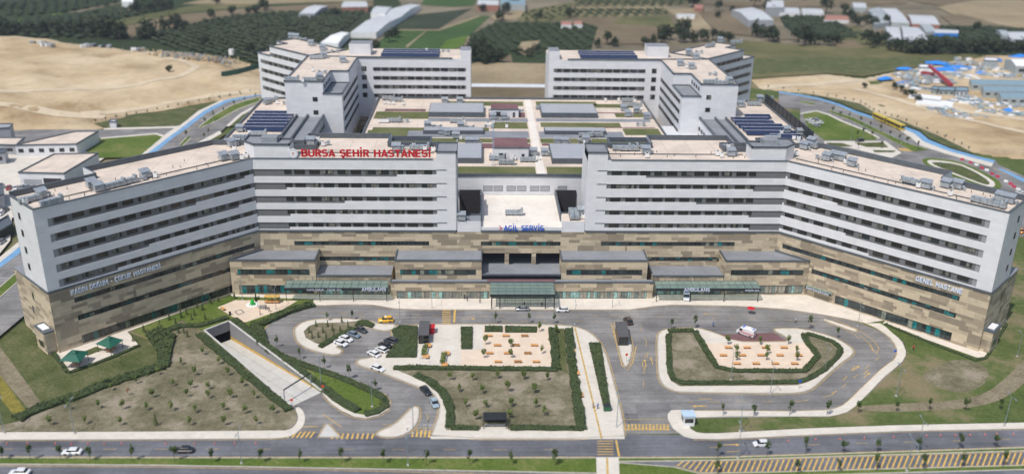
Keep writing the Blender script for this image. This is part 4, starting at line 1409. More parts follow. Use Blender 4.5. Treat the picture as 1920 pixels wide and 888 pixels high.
# medians of the boulevard
def median(name, A, B, mat='grass_wild', z=H + .02):
    b = MB(); b.strip(GP(A), GP(B), z, M[mat], thick=z)
    b.strip(GP([(x, y - 1.6) for x, y in A]), GP(A), z + .01, M['kerb'], thick=z); b.strip(GP(B), GP([(x, y + 1.8) for x, y in B]), z + .01, M['kerb'], thick=z)
    b.build(name, kind='structure')


median('median', [(-500, 862), (0, 858.5), (300, 859), (640, 859), (1118, 859)], [(-500, 873), (0, 869), (300, 871), (640, 877), (1118, 886)])
pline([(-300, 857), (0, 855), (300, 855.5), (1115, 855.5)], .18, z=.03)
pline([(-300, 876), (0, 872.5), (300, 875), (640, 881), (1118, 892)], .2, z=.03)
median('median', [(1160, 859), (1347, 858.5), (1613, 850), (1920, 840), (2300, 830)], [(1160, 864), (1347, 861.5), (1613, 853), (1920, 844), (2300, 834)], 'grass_wild')
median('median', [(1160, 868), (1262, 876), (1310, 888), (1440, 886), (1613, 881), (1920, 873), (2300, 862)], [(1160, 910), (1262, 910), (1310, 900), (1440, 892), (1613, 887), (1920, 879), (2300, 868)])
pline([(1160, 856), (1347, 855.5), (1613, 847), (1920, 837)], .18, z=.03)
pline([(1262, 872), (1312, 885), (1440, 883.5), (1613, 878.5), (1920, 870.5)], .15, z=.03)
pline([(1262, 860), (1347, 864), (1613, 855.5), (1920, 846.5)], .15, z=.03)
for i in range(62):
    f = i / 61.0
    x = 1270 + 10.6 * i
    yt = np.interp(x, [1262, 1347, 1613, 1920], [861, 864, 855.5, 846.5]); yb = np.interp(x, [1262, 1312, 1440, 1613, 1920], [870, 884, 882.5, 878, 870])
    if x < 1920: pline([(x + 9 if x > 1330 else x + 14, yt + .4), (x, yb)], .36, 'yellow_b', .026)
slab('pavement', [(1118, 857), (1160, 857), (1166, 985), (1120, 985)], 'paving', H + .022)
pline([(1138, 858), (1143, 985)], .5, 'yellow', H + .05)
# crosswalks
pline([(1155, 824), (1161, 855)], .45, 'yellow_b', .026)
zebra((548, 808), (590, 808), 6, .45, (-9, 12)); pline([(556, 799), (597, 799)], .3)
zebra((625, 812), (700, 812), 9, .45, (-3, 10)); pline([(640, 800), (606, 776)], .25)
zebra((775, 805), (806, 806), 5, .5, (-2, 13)); pline([(778, 802), (808, 802)], .3)
zebra((1172, 794), (1252, 794), 13, .5, (0, 12), 'yellow'); pline([(1172, 804), (1256, 804)], .4); pline([(1172, 786), (1250, 786)], .2)
for i in range(6): pline([(1120, 826 + i * 5), (1150, 826 + i * 5)], .28, 'yellow_b', .026)
for i in range(8): pline([(829, 581.5 + i * 3.4), (845, 581.5 + i * 3.4)], .45, 'yellow_b', .026)
pline([(853, 580), (851.5, 604)], .6, 'yellow_b', .026)
# broken lane lines
for pts in ([(600, 585), (740, 590), (900, 592), (1160, 592), (1300, 595), (1480, 600), (1560, 612)], [(640, 590), (720, 596)], [(940, 602), (1120, 602)]):
    pline(pts, .14, 'yellow', .024, dash=(2.2, 3.5))
for pts in ([(1200, 612), (1212, 640), (1208, 690), (1205, 740)], [(1215, 660), (1208, 700)], [(1548, 604), (1600, 625), (1632, 648), (1640, 664)], [(1650, 668), (1560, 740), (1500, 752), (1290, 753)],
            [(740, 798), (690, 790)], [(800, 775), (805, 795)]):
    pline(pts, .16, 'yellow', .024, dash=(3, 4))
pline([(1548, 590), (1610, 618), (1636, 636), (1648, 652), (1643, 664)], .2); pline([(1612, 628), (1632, 645), (1640, 660)], .2)
pline([(1146, 606), (1155, 640), (1166, 684), (1176, 694), (1186, 680), (1193, 648)], .3)
for (x, y, dx, dy) in ((1596, 694, 8, -8), (1620, 700, 8, -7), (1580, 712, 8, -7), (1560, 737, 9, -5), (1205, 560 + 118, 0, 8), (1300, 760, 24, 0), (1310, 747, 25, 0), (1360, 833, 25, -1), (1362, 846, 26, -1)):
    pline([(x, y), (x + dx, y + dy)], .2, 'yellow_b', .027)
for pts in ([(0, 841), (540, 841)], [(640, 842), (1100, 842)], [(1330, 838), (1920, 822)]):
    pline(pts, .13, 'yellow', .027, dash=(3, 9))
# arrows
def arrow(px, py, ang, L=4.0):
    p = G(px, py); c, s = math.cos(ang), math.sin(ang)
    def q(x, y): return (p.x + x * c - y * s, p.y + x * s + y * c, .03)
    LINES.face([q(-L / 2, -.1), q(L / 4, -.1), q(L / 4, .1), q(-L / 2, .1)], M['yellow_b'])
    LINES.face([q(L / 4, -.5), q(L / 2, 0), q(L / 4, .5)], M['yellow_b'])


for a in ((1605, 690, R(45)), (1625, 703, R(45)), (1210, 680, R(90)), (1222, 676, R(90)), (1312, 761, R(180)), (1372, 833, 0), (880, 597, 0), (1330, 588, R(180))): arrow(*a)
LINES.build('road_markings', kind='structure')
# patches of repaired or faded asphalt
slab('bare_ground', smooth([(1745, 690), (1790, 672), (1835, 678), (1858, 700), (1840, 728), (1790, 738), (1750, 722), (1725, 706)], 2), 'grass_dry', H - .022, thick=0)
slab('dirt_track', smooth([(1590, 762), (1700, 756), (1790, 752), (1850, 738), (1895, 700), (1960, 640), (2010, 640), (1940, 700), (1890, 745), (1830, 764), (1740, 770), (1640, 773)], 1), 'path_dirt', H - .018, thick=0)
# ---- terraces next to the left wing, playground, right wing ledge
slab('terrace', [(45, 601), (62, 594), (130, 640), (237, 619), (259, 646), (128, 699)], 'paving_w', H + .01)
slab('lawn', [(150, 662), (180, 650), (196, 655), (165, 667)], 'grass', H + .03)
slab('ledge_pavement', [(237, 623), (430, 551), (437, 556), (437, 545), (237, 600)], 'paving_w', H + .06, thick=.5)
slab('ledge_pavement', [(1655, 607), (1661, 600), (1838, 658), (1866, 598), (1888, 600), (1850, 670), (1831, 670)], 'paving_w', H + .01)
slab('playground_paving', [(408, 576.6), (441, 563), (531.7, 563.4), (558, 564), (530, 580), (502.5, 590), (461.5, 604), (452.7, 604)], 'paving_b', H + .02)
pg = MB()
for a, c in (((440.5, 584.5), (451, 580.5)), ((451, 580.5), (458, 586)), ((458, 586), (447.5, 590.5)), ((447.5, 590.5), (440.5, 584.5))):
    A, B = G(*a), G(*c); d = (B - A).normalized(); n = Vector((-d.y, d.x, 0)) * .15
    pg.face([tuple((p)[:2]) + (H + .04,) for p in (A - n, B - n, B + n, A + n)], M['coping'])
pg.build('playground_marking', kind='structure')

# ---- car ramp
ramp = empty('car_ramp', 'sunken car ramp with a pale floor, grey walls and a yellow stripe, going underground', 'ramp')
r0, r1, r2, r3 = [Vector((*p, 0)) for p in RAMP]
DZ = 5.6
fl = MB(); fl.face([(r0.x, r0.y, -DZ), (r1.x, r1.y, -DZ), (r2.x, r2.y, 0.02), (r3.x, r3.y, 0.02)], M['conc'])
u = (r2 - r1)
for i in range(1, 3):
    f = i / 3.0
    a = r1.lerp(r0, f); c = r2.lerp(r3, f)
    n = (r0 - r1).normalized() * .12
    fl.face([tuple((a - n)[:2]) + (-DZ + .03,), tuple((c - n)[:2]) + (.05,), tuple((c + n)[:2]) + (.05,), tuple((a + n)[:2]) + (-DZ + .03,)], M['kerb'])
fl.build('floor', ramp)
w = MB()
w.face([(r0.x, r0.y, -DZ), (r3.x, r3.y, 0), (r3.x, r3.y, .5), (r0.x, r0.y, .5)], M['concw'])
w.face([(r1.x, r1.y, -DZ), (r2.x, r2.y, 0), (r2.x, r2.y, .5), (r1.x, r1.y, .5)], M['concw'])
w.face([(r1.x, r1.y, -2.6), (r0.x, r0.y, -2.6), (r0.x, r0.y, .5), (r1.x, r1.y, .5)], M['concw'])
w.build('wall', ramp)
back = (r0 - r3).normalized() * 12
w = MB()
a, c = r0 + back, r1 + back
w.face([(r0.x, r0.y, -2.6), (r1.x, r1.y, -2.6), (c.x, c.y, -2.6), (a.x, a.y, -2.6)], M['void'])
w.face([(r0.x, r0.y, -DZ), (a.x, a.y, -DZ), (c.x, c.y, -DZ), (r1.x, r1.y, -DZ)], M['void'])
w.face([(a.x, a.y, -DZ), (c.x, c.y, -DZ), (c.x, c.y, -2.6), (a.x, a.y, -2.6)], M['void'])
w.face([(r0.x, r0.y, -DZ), (a.x, a.y, -DZ), (a.x, a.y, -2.6), (r0.x, r0.y, -2.6)], M['void'])
w.face([(r1.x, r1.y, -DZ), (c.x, c.y, -DZ), (c.x, c.y, -2.6), (r1.x, r1.y, -2.6)], M['void'])
w.build('tunnel', ramp)
n = (r1 - r0).normalized()
w = MB()
p, q = r0 + n * .06, r3 + n * .06
w.face([(p.x, p.y, -DZ + .05), (q.x, q.y, .05), (q.x, q.y, .48), (p.x, p.y, -DZ + 1.1)], M['yellow_b'])
w.build('yellow_stripe', ramp)
w = MB()
for a, c in ((r0, r3), (r0, r1), (r1, r2)):
    d = (c - a).normalized(); L = (c - a).length; F = Frame((a.x, a.y), (d.x, d.y), 1)
    F.box(w, -.2, L, -.25, .25, .45, .75, M['conc'])
w.build('wall_cap', ramp)
gt = empty('height_barrier', 'dark height limit gantry across the mouth of the car ramp', 'barrier')
a, c = r2.lerp(r1, .06), r3.lerp(r0, .10)
w = MB(); w.tube((a.x, a.y, 0), (a.x, a.y, 3.6), .16, M['metal']); w.tube((c.x, c.y, 0), (c.x, c.y, 3.6), .16, M['metal']); w.build('post', gt)
w = MB(); w.tube((a.x, a.y, 3.5), (c.x, c.y, 3.5), .22, M['dark'], caps=True); w.build('beam', gt)
# ================================================================== surroundings
from mathutils import noise as mnoise


def leaf_mat(name, a, c):
    k = NT(name, 0.8, 0, 0.25)
    info = k.n('ShaderNodeObjectInfo')
    f = k.noise(0.7, detail=4)
    col = k.ramp(f, [(0.3, a), (0.7, c)])
    v = k.ramp(info.outputs['Random'], [(0, (.8, .85, .8)), (1, (1.2, 1.12, 1.1))])
    return k.out(k.mix(1.0, col, v, 'MULTIPLY'))


M['leaf'] = leaf_mat('leaves', (0.030, 0.055, 0.016), (0.075, 0.115, 0.035))
M['leaf_far'] = leaf_mat('distant_leaves', (0.020, 0.033, 0.017), (0.040, 0.055, 0.027))
M['leaf_y'] = leaf_mat('young_leaves', (0.08, 0.12, 0.03), (0.16, 0.20, 0.06))
M['leaf_h'] = leaf_mat('hedge_leaves', (0.035, 0.058, 0.018), (0.085, 0.115, 0.038))
M['leaf_r'] = leaf_mat('red_leaves', (0.16, 0.07, 0.03), (0.28, 0.12, 0.05))
M['bark'] = plain('bark', (0.10, 0.075, 0.05), 0.9, var=.3)


def field_mat(name, a, b_, c_, row=None, ang=0.0, rc=(.1, .1, .06), rw=.4):
    k = NT(name, .95, 0, .1)
    f = k.noise(0.015, detail=9, rough=.65)
    col = k.ramp(f, [(.35, a), (.5, b_), (.65, c_)])
    sp = k.ramp(k.noise(.35, detail=5, rough=.7), [(.3, (.84, .84, .84)), (.7, (1.14, 1.14, 1.14))])
    col = k.mix(1.0, col, sp, 'MULTIPLY')
    if row:
        mp = k.n('ShaderNodeMapping'); mp.inputs['Rotation'].default_value = (0, 0, ang); k.l(k.pos(), mp.inputs[0])
        x, y, _ = k.sep(mp.outputs[0])
        x = k.math('ADD', x, k.math('MULTIPLY', k.noise(.02), 3.0))
        j = lines(k, x, row, row * rw)
        col = k.mix(k.math('MULTIPLY', j, .75), col, rc)
    return k.out(col)


DKG = ((0.020, 0.033, 0.015), (0.027, 0.043, 0.018), (0.040, 0.056, 0.026))
M['f_orchard'] = field_mat('orchard_floor', *DKG, row=6, ang=.4, rc=(.05, .065, .03), rw=.35)
M['f_dark'] = field_mat('dark_crop', (0.028, 0.040, 0.022), (0.035, 0.048, 0.028), (0.045, 0.06, 0.033), row=5, ang=.9, rc=(.055, .06, .045), rw=.3)
M['f_brown'] = field_mat('ploughed_field', (0.12, 0.095, 0.055), (0.165, 0.13, 0.08), (0.21, 0.17, 0.11), row=14, ang=1.1, rc=(.15, .12, .08))
M['f_tan'] = field_mat('stubble_field', (0.22, 0.18, 0.11), (0.28, 0.225, 0.14), (0.34, 0.28, 0.18))
M['f_olive'] = field_mat('olive_grass_field', (0.075, 0.085, 0.035), (0.115, 0.115, 0.05), (0.17, 0.15, 0.075))
M['f_green'] = field_mat('green_crop', (0.03, 0.068, 0.02), (0.042, 0.085, 0.025), (0.065, 0.11, 0.035), row=7, ang=-.5, rc=(.09, .12, .05), rw=.25)
M['f_lime'] = field_mat('lime_crop', (0.07, 0.12, 0.02), (0.095, 0.15, 0.03), (0.13, 0.18, 0.045))
M['f_rows'] = field_mat('vine_rows', (0.13, 0.12, 0.06), (0.17, 0.15, 0.08), (0.20, 0.17, 0.1), row=9, ang=.25, rc=(.03, .045, .02), rw=.5)
M['f_grey'] = field_mat('dusty_ground', (0.12, 0.105, 0.07), (0.17, 0.145, 0.10), (0.24, 0.205, 0.15))

ZF = [0.03]


def field(name, pts, mat, n=0, kind='structure', z=None):
    ZF[0] += .02
    if n: pts = smooth(pts, n)
    b = MB(); b.sheet(GP(pts), z or ZF[0], M[mat]); return b.build(name, kind=kind)


# broad base tones
field('field', [(-900, -60), (700, -70), (760, 20), (690, 80), (500, 130), (-200, 110), (-1000, 130)], 'f_orchard')
field('field', [(700, -70), (3200, -70), (3200, 60), (1700, 110), (1400, 85), (1200, 120), (690, 130), (690, 80), (760, 20)], 'f_grey')
field('field', [(232, 50), (323, 28.6), (487, 14), (640, 6), (700, 4), (700, 12), (600, 20), (487, 24), (390, 37), (262, 68), (242, 74)], 'f_brown')
field('field', [(195, 43), (325, 18), (370, 9), (480, 6), (470, 13), (325, 27), (232, 49)], 'f_olive')
field('field', [(340, 8), (440, -12), (700, -30), (700, 2), (500, 8)], 'f_tan')
field('track', [(128, 24), (226, 4), (232, 1), (240, 4), (140, 25)], 'f_grey')
field('track', [(220, 22), (260, 14), (262, 15.5), (224, 25)], 'f_grey')
field('field', [(20, 40), (48, 36), (50, 40), (22, 43)], 'f_lime'); field('field', [(98, 26.5), (112, 25), (114, 28), (99, 30)], 'f_lime')
field('field', [(0, -60), (700, -70), (640, -20), (440, -12), (330, -8), (0, 5)], 'f_dark')
field('field', [(480, 32), (560, 26), (660, 16), (700, 20), (660, 56), (600, 82), (520, 100), (480, 100)], 'f_dark')
field('field', [(748, 32), (884, 17), (822, 55), (738, 55)], 'f_dark')
field('field', [(699, 88), (738, 56), (822, 56.5), (896, 31), (919, 31), (878, 70), (835, 100), (700, 108)], 'f_green')
field('field', [(822, 95), (838, 76), (876, 68), (870, 84), (842, 100)], 'f_lime')
field('field', [(790, 10), (800, -12), (900, -14), (888, 11), (850, 14)], 'f_green')
field('track', [(738, 56.5), (822, 56.5), (897, 30.5), (900, 32), (824, 58.5), (737, 58)], 'f_tan')
field('track', [(760, 88), (800, 57), (802, 57), (764, 90)], 'f_tan'); field('track', [(875, 72), (896, 57), (898, 58), (877, 75)], 'f_tan')
field('field', [(880, 66), (932, 42), (1100, 44), (1120, 52), (1100, 125), (880, 124)], 'f_orchard')
field('field', [(922, 30), (985, 18), (1000, 28), (960, 38), (925, 38)], 'f_tan')
field('field', [(985, 20), (1072, 6), (1075, 36), (1020, 42), (970, 40)], 'f_olive')
field('field', [(968, 97), (978, 80), (1013, 77), (990, 107)], 'f_tan')
field('field', [(935, 108), (958, 104), (962, 124), (932, 124)], 'f_brown')
field('field', [(860, 118), (1050, 121), (1050, 159), (860, 159)], 'f_tan')
field('service_road', [(860, 158), (1050, 160), (1050, 166), (860, 164)], 'roof_wh')
field('field', [(860, 164), (1050, 166), (1050, 186), (860, 184)], 'f_brown')
field('field', [(1062, 34), (1073, 8), (1248, 8), (1272, 58), (1214, 84), (1113, 84), (1120, 52)], 'f_brown')
field('field', [(1070, 30), (1075, 12), (1246, 12), (1254, 28), (1200, 33), (1080, 34)], 'f_rows')
field('field', [(1150, 46), (1160, 34), (1254, 30), (1268, 54), (1215, 50)], 'f_olive')
field('track', [(1072, 14.5), (1250, 14.5), (1300, 60), (1296, 61), (1248, 17), (1072, 17)], 'f_tan')
field('field', [(1075, 11), (1080, -12), (1290, -14), (1290, 10), (1250, 12)], 'f_rows')
field('field', [(1253, 18), (1304, 18), (1334, 56), (1300, 60)], 'f_tan')
field('field', [(1306, 22), (1372, 26), (1412, 70), (1345, 62)], 'f_brown')
field('field', [(1300, 8), (1400, 4), (1560, 2), (1700, -10), (1700, 8), (1560, 14), (1420, 16)], 'f_brown')
field('field', [(1440, 46), (1478, 44), (1495, 75), (1450, 76)], 'f_grey')
field('field', [(1459, 27), (1549, 31), (1630, 74), (1500, 74), (1470, 52)], 'f_dark')
field('field', [(1500, 0), (1720, -20), (2300, -30), (2300, 5), (1760, 12), (1700, 2), (1560, 10)], 'f_brown')
field('field', [(1755, 15), (1830, 2), (2100, 0), (2100, 52), (1905, 54), (1790, 30)], 'f_tan')
field('field', [(1762, 31), (1800, 28), (1905, 56), (1880, 58), (1785, 49)], 'f_brown')
field('field', [(1765, 50), (1860, 50), (2000, 66), (2100, 108), (1700, 104), (1692, 76), (1740, 72)], 'f_orchard')
field('field', [(1560, 70), (1600, 50), (1640, 70), (1690, 78), (1705, 104), (1590, 96)], 'f_olive')
field('field', [(1560, 82), (1600, 76), (1620, 90), (1580, 95)], 'f_brown')
field('field', [(1380, 78), (1600, 92), (1800, 102), (1850, 108), (1719, 128), (1618, 146), (1550, 140), (1380, 152)], 'f_olive')
field('field', [(1408, 112), (1600, 110), (1760, 112), (1719, 123), (1618, 140), (1550, 134), (1408, 142)], 'grass')


def blob_orchard(name, poly, row, step, size, mat, ang=.4, jitter=.8, hgt=3.0, label=None, kind='stuff'):
    """rows of small irregular crowns merged in one mass"""
    P_ = GP(poly); xs = [p[0] for p in P_]; ys = [p[1] for p in P_]
    cx, cy = sum(xs) / len(xs), sum(ys) / len(ys)
    c, s = math.cos(ang), math.sin(ang); Rr = max(max(xs) - min(xs), max(ys) - min(ys)) * .75
    b = MB()

    def inside(pt):
        r_ = False
        for i in range(len(P_)):
            a, q = P_[i], P_[i - 1]
            if (a[1] > pt[1]) != (q[1] > pt[1]) and pt[0] < (q[0] - a[0]) * (pt[1] - a[1]) / (q[1] - a[1]) + a[0]: r_ = not r_
        return r_
    u_ = -Rr
    while u_ < Rr:
        v_ = -Rr
        while v_ < Rr:
            x = cx + u_ * c - v_ * s + random.uniform(-jitter, jitter); y = cy + u_ * s + v_ * c + random.uniform(-jitter, jitter)
            if inside((x, y)) and random.random() > .06:
                r_ = size * random.uniform(.8, 1.35); h = hgt * random.uniform(.75, 1.2)
                a0 = random.uniform(0, 6.28); n = 5
                ring = [(x + r_ * random.uniform(.8, 1.2) * math.cos(a0 + 6.283 * i / n), y + r_ * random.uniform(.8, 1.2) * math.sin(a0 + 6.283 * i / n), h * random.uniform(.4, .65)) for i in range(n)]
                top = (x + random.uniform(-.3, .3) * r_, y + random.uniform(-.3, .3) * r_, h)
                bot = (x, y, 0)
                for i in range(n):
                    j = (i + 1) % n
                    b.face([ring[i], ring[j], top], M[mat]); b.face([bot, ring[j], ring[i]], M[mat])
            v_ += step
        u_ += row
    o = b.build(name, kind=kind)
    return o


blob_orchard('orchard', [(0, 8), (180, -6), (330, -8), (200, 12), (120, 24), (0, 34)], 9, 7, 3.2, 'leaf_far', .4)
blob_orchard('orchard', [(0, 44), (120, 30), (250, 16), (330, 12), (320, 17), (195, 42), (228, 52), (235, 74), (100, 72), (0, 68)], 8, 6, 3.2, 'leaf_far', .4)
blob_orchard('orchard', [(250, 72), (390, 40), (487, 26), (600, 22), (690, 18), (650, 56), (600, 80), (505, 95), (495, 124), (420, 108), (330, 92)], 7, 5, 2.4, 'leaf_far', .7)
blob_orchard('orchard', [(884, 68), (930, 44), (1000, 44), (1100, 48), (1118, 54), (1104, 90), (1040, 120), (1010, 100), (1015, 76), (975, 78), (962, 98), (930, 122), (884, 122)], 9, 5, 2.3, 'leaf_far', .15)
blob_orchard('orchard', [(1461, 28), (1549, 33), (1626, 73), (1500, 73), (1472, 52)], 7, 5, 2.6, 'leaf_far', .7)
blob_orchard('orchard', [(1768, 52), (1858, 52), (1990, 68), (2000, 104), (1704, 102), (1696, 80), (1740, 74)], 7, 6, 3.0, 'leaf_far', .5)
blob_orchard('vineyard', [(1074, 30), (1077, 18), (1244, 18), (1252, 29)], 8, 4, 1.5, 'leaf_far', .2, hgt=2)
blob_orchard('vineyard', [(1078, 10), (1082, -12), (1286, -12), (1286, 9), (1250, 11)], 8, 4, 1.8, 'leaf_far', .2, hgt=2.2)
blob_orchard('bushes', [(985, 22), (1068, 10), (1070, 32), (1020, 40), (975, 38)], 9, 8, 2.0, 'leaf_far', .2, hgt=2.0, jitter=3)


# ------------------------------------------------------------------ sand plateau left, sand ground right
def heightfield(name, pts, mat, hfun, step, zref=0.0, kind='structure'):
    P_ = GP(pts, zref); xs = [p[0] for p in P_]; ys = [p[1] for p in P_]
    seg = [(np.array(P_[i - 1]), np.array(P_[i])) for i in range(len(P_))]
    nx = int((max(xs) - min(xs)) / step) + 2; ny = int((max(ys) - min(ys)) / step) + 2
    X_, Y_ = np.meshgrid(min(xs) + np.arange(nx) * step, min(ys) + np.arange(ny) * step, indexing='ij')
    ins = np.zeros(X_.shape, bool); dist = np.full(X_.shape, 1e9)
    for a, q in seg:
        cond = (a[1] > Y_) != (q[1] > Y_)
        with np.errstate(divide='ignore', invalid='ignore'):
            xi = (q[0] - a[0]) * (Y_ - a[1]) / (q[1] - a[1] + 1e-12) + a[0]
        ins ^= cond & (X_ < xi)
        d = q - a; L2 = (d ** 2).sum() + 1e-9
        t = np.clip(((X_ - a[0]) * d[0] + (Y_ - a[1]) * d[1]) / L2, 0, 1)
        dist = np.minimum(dist, np.hypot(X_ - a[0] - t * d[0], Y_ - a[1] - t * d[1]))
    sd = np.where(ins, dist, -dist)
    b = MB(); idx = {}
    for i in range(nx):
        for j in range(ny):
            if sd[i, j] > -step * 1.5:
                idx[i, j] = len(b.v); x, y = X_[i, j], Y_[i, j]
                b.v.append((x, y, hfun(x, y, sd[i, j])))
    mi = b.mi(M[mat])
    for i in range(nx - 1):
        for j in range(ny - 1):
            k = [(i, j), (i + 1, j), (i + 1, j + 1), (i, j + 1)]
            if all(q in idx for q in k): b.f.append(tuple(idx[q] for q in k)); b.m.append(mi)
    o = b.build(name, kind=kind)
    for p in o.data.polygons: p.use_smooth = True
    return o


def fbm(x, y, s, o=4):
    v = 0; a = 1; t = 0
    for i in range(o):
        v += a * mnoise.noise((x * s, y * s, i * 7.3)); t += a; a *= .5; s *= 2.1
    return v / t


def sst(t): t = max(0, min(1, t)); return t * t * (3 - 2 * t)


def plateau(x, y, d):
    if d < 0: return -0.6
    h = 3.0 * sst(d / 16.0) + 5.0 * sst((d - 14 + 14 * fbm(x, y, .02)) / 20.0)
    return h + (4.0 * fbm(x, y, .012) + 1.8 * fbm(x + 90, y, .05)) * sst(d / 18.0) + .05


plat = [(-700, 120), (-300, 78), (0, 68), (130, 71), (260, 87), (330, 93), (440, 99), (480, 112), (500, 124), (530, 140), (500, 172), (480, 172), (400, 185), (338, 197), (237, 217), (169, 231), (100, 236), (0, 240), (-300, 262), (-900, 300)]
heightfield('sand_plateau', plat, 'sand', plateau, 3.5, 4.0)


def rs(x, y, d):
    if d < 0: return -.5
    return .12 + sst(d / 12.0) * (1.0 + 2.0 * fbm(x, y, .016) + 1.3 * fbm(x, y + 50, .06))


sandR = [(1405, 146), (1550, 137), (1618, 146), (1719, 125), (1780, 118), (1838, 102), (1920, 98), (2300, 110), (2300, 330), (1990, 305), (1864, 292), (1816, 284), (1760, 257), (1686, 227), (1641, 214), (1611, 196), (1548, 183), (1500, 174), (1420, 165)]
heightfield('sand_ground', sandR, 'sand', rs, 3.5, 0.6)

# ------------------------------------------------------------------ side roads
def band(name, A, B, mat, z, thick=0, kind='structure'):
    b = MB(); b.strip(GP(A), GP(B), z, M[mat], thick=thick); b.build(name, kind=kind)


# left avenue
bikeL = [(-120, 590), (0, 497), (33, 470), (150, 375), (267, 299), (319, 258.5), (348, 238), (382, 211), (422, 191), (460, 182), (520, 172)]
bikeL2 = [(-120, 600), (0, 507), (40, 478), (158, 380), (277, 302), (327, 260), (353, 242), (388, 215), (426, 195), (462, 186), (522, 176)]
avR = [(-100, 720), (30, 610), (90, 560), (190, 470), (330, 340), (400, 265), (425, 240), (455, 217), (485, 200), (510, 192), (540, 186)]
band('avenue', bikeL, avR[:len(bikeL)], 'asphalt', .03 + .9)
for q in (bikeL,): pass
band('cycle_lane', bikeL, bikeL2, 'bikeblue', .96)
band('pavement', [(x - 9, y - 3) for x, y in bikeL], bikeL, 'paving', .95, thick=.95)
band('crossroad', [(-200, 262), (60, 246), (200, 246), (340, 244)], [(-200, 300), (60, 272), (180, 262), (345, 262)], 'asphalt', .90)
band('yard', [(-200, 300), (0, 275), (185, 262), (200, 297)], [(-200, 420), (0, 420), (60, 400), (150, 330)], 'paving', .86)
band('yard', [(-200, 430), (0, 395), (25, 385)], [(-200, 520), (0, 480), (20, 455)], 'paving', .91)
slab('verge', [(169, 233), (237, 219), (338, 198), (473, 175), (500, 172), (494, 176), (419, 189), (372, 211), (338, 239), (203, 243)], 'grass', 1.0, thick=.1)
band('pavement', [(195, 244), (336, 240), (372, 213)], [(195, 247), (340, 243.5), (378, 215)], 'paving', 1.06, thick=.1)
slab('verge', [(160, 285), (189, 264), (294, 255), (306, 260), (262, 298), (180, 300)], 'grass_wild', .98, thick=.1)
band('pavement', [(189, 262), (294, 253), (310, 258), (268, 299)], [(189, 264), (293, 255.5), (305, 260.5), (262, 297)], 'paving', 1.02, thick=.1)
def med(name, A, B): band(name, A, B, 'grass_wild', 1.06, .1); band(name, [(x - 1.2, y - 1) for x, y in A], A, 'kerb', 1.07, .1); band(name, B, [(x + 1.4, y + 1) for x, y in B], 'kerb', 1.07, .1)
med('median', [(373, 243), (399, 222), (439, 199), (492, 184)], [(378, 242), (406, 230), (447, 207), (494, 190)])
med('median', [(338, 275), (352, 260)], [(342, 277), (358, 262)])
med('median', [(-60, 590), (0, 545), (45, 505), (90, 470)], [(-60, 612), (0, 562), (45, 522), (95, 480)])
slab('verge', [(428, 239), (453, 218), (482, 201), (492, 198), (470, 215), (440, 240)], 'grass', 1.1, thick=.15)
band('pavement', [(424, 240), (450, 217), (482, 199)], [(430, 241), (455, 219), (486, 202)], 'paving', 1.12, .2)
slab('verge', [(388, 268), (412, 252), (425, 254), (400, 272)], 'grass', 1.1, thick=.15)
band('pavement', [(365, 275), (388, 262), (412, 249)], [(370, 279), (392, 268), (416, 254)], 'paving', 1.12, .2)
slab('verge', [(-100, 700), (0, 600), (28, 575), (50, 560), (60, 590), (20, 600), (-60, 650)], 'grass', .3, thick=.1)
band('crosswalk_area', [(-60, 640), (0, 595), (40, 578)], [(-60, 660), (0, 613), (45, 593)], 'paving', .35, .3)
for i in range(4): pline([(8 + i * 6, 595 - i * 3), (10 + i * 6, 604 - i * 3)], .8, 'yellow_b')
# right avenue
bikeR = [(1460, 174), (1500, 180), (1537, 187), (1574, 198), (1604, 211), (1637, 222), (1665, 229), (1693, 239), (1723, 250), (1741, 265), (1782, 282), (1834, 297), (1866, 304)]
bikeR2 = [(1460, 177), (1500, 183), (1537, 190.5), (1574, 202), (1602, 215), (1635, 226), (1663, 233), (1688, 242), (1714, 254), (1732, 269), (1776, 286), (1830, 301), (1862, 309)]
avB = [(1460, 205), (1500, 214), (1530, 212), (1560, 225), (1585, 232), (1615, 248), (1640, 262), (1655, 285), (1660, 310), (1690, 350), (1760, 380), (1900, 440), (2000, 470)]
avT = bikeR[:-1] + [(1880, 315)]
b = MB(); b.sheet(GP(bikeR + [(1872, 312), (1960, 352), (2100, 420), (2100, 560), (1980, 480), (1918, 445), (1900, 440), (1760, 400), (1600, 320), (1500, 300), (1500, 206), (1460, 202)]), .9, M['asphalt'], thick=.9); b.build('avenue', kind='structure')
band('cycle_lane', bikeR, bikeR2, 'bikeblue', .97)
band('pavement', bikeR2[7:], [(1684, 246), (1706, 260), (1724, 276), (1770, 291), (1826, 307), (1858, 316)], 'paving', .96)
band('cycle_lane', [(1872, 318), (1895, 328), (1922, 340), (1990, 370)], [(1874, 322), (1895, 333), (1918, 345), (1985, 376)], 'bikeblue', .97)
slab('verge', [(1500, 176), (1548, 184), (1611, 197), (1641, 215), (1686, 228), (1760, 258), (1816, 286), (1834, 295), (1782, 280), (1741, 262), (1723, 247), (1693, 236), (1637, 219), (1604, 208), (1574, 195), (1537, 184)], 'grass', 1.02, thick=.3)
slab('lawn', [(1504, 217), (1530, 212), (1552, 219), (1574, 230), (1623, 250), (1645, 262), (1640, 266), (1545, 266), (1515, 243)], 'grass_wild', 1.05, thick=.15)
band('pavement', [(1500, 216), (1530, 210), (1554, 217), (1576, 228), (1625, 248), (1650, 262)], [(1504, 218), (1530, 212.5), (1552, 219.5), (1573, 231), (1622, 251), (1644, 264)], 'paving', 1.03, .15)
slab('lawn', [(1602, 272), (1655, 270), (1665, 280), (1624, 279)], 'grass', 1.05, thick=.15)
slab('pavement', [(1545, 268), (1660, 268), (1690, 290), (1670, 300), (1640, 292), (1590, 280), (1545, 280)], 'paving', .93, thick=0)
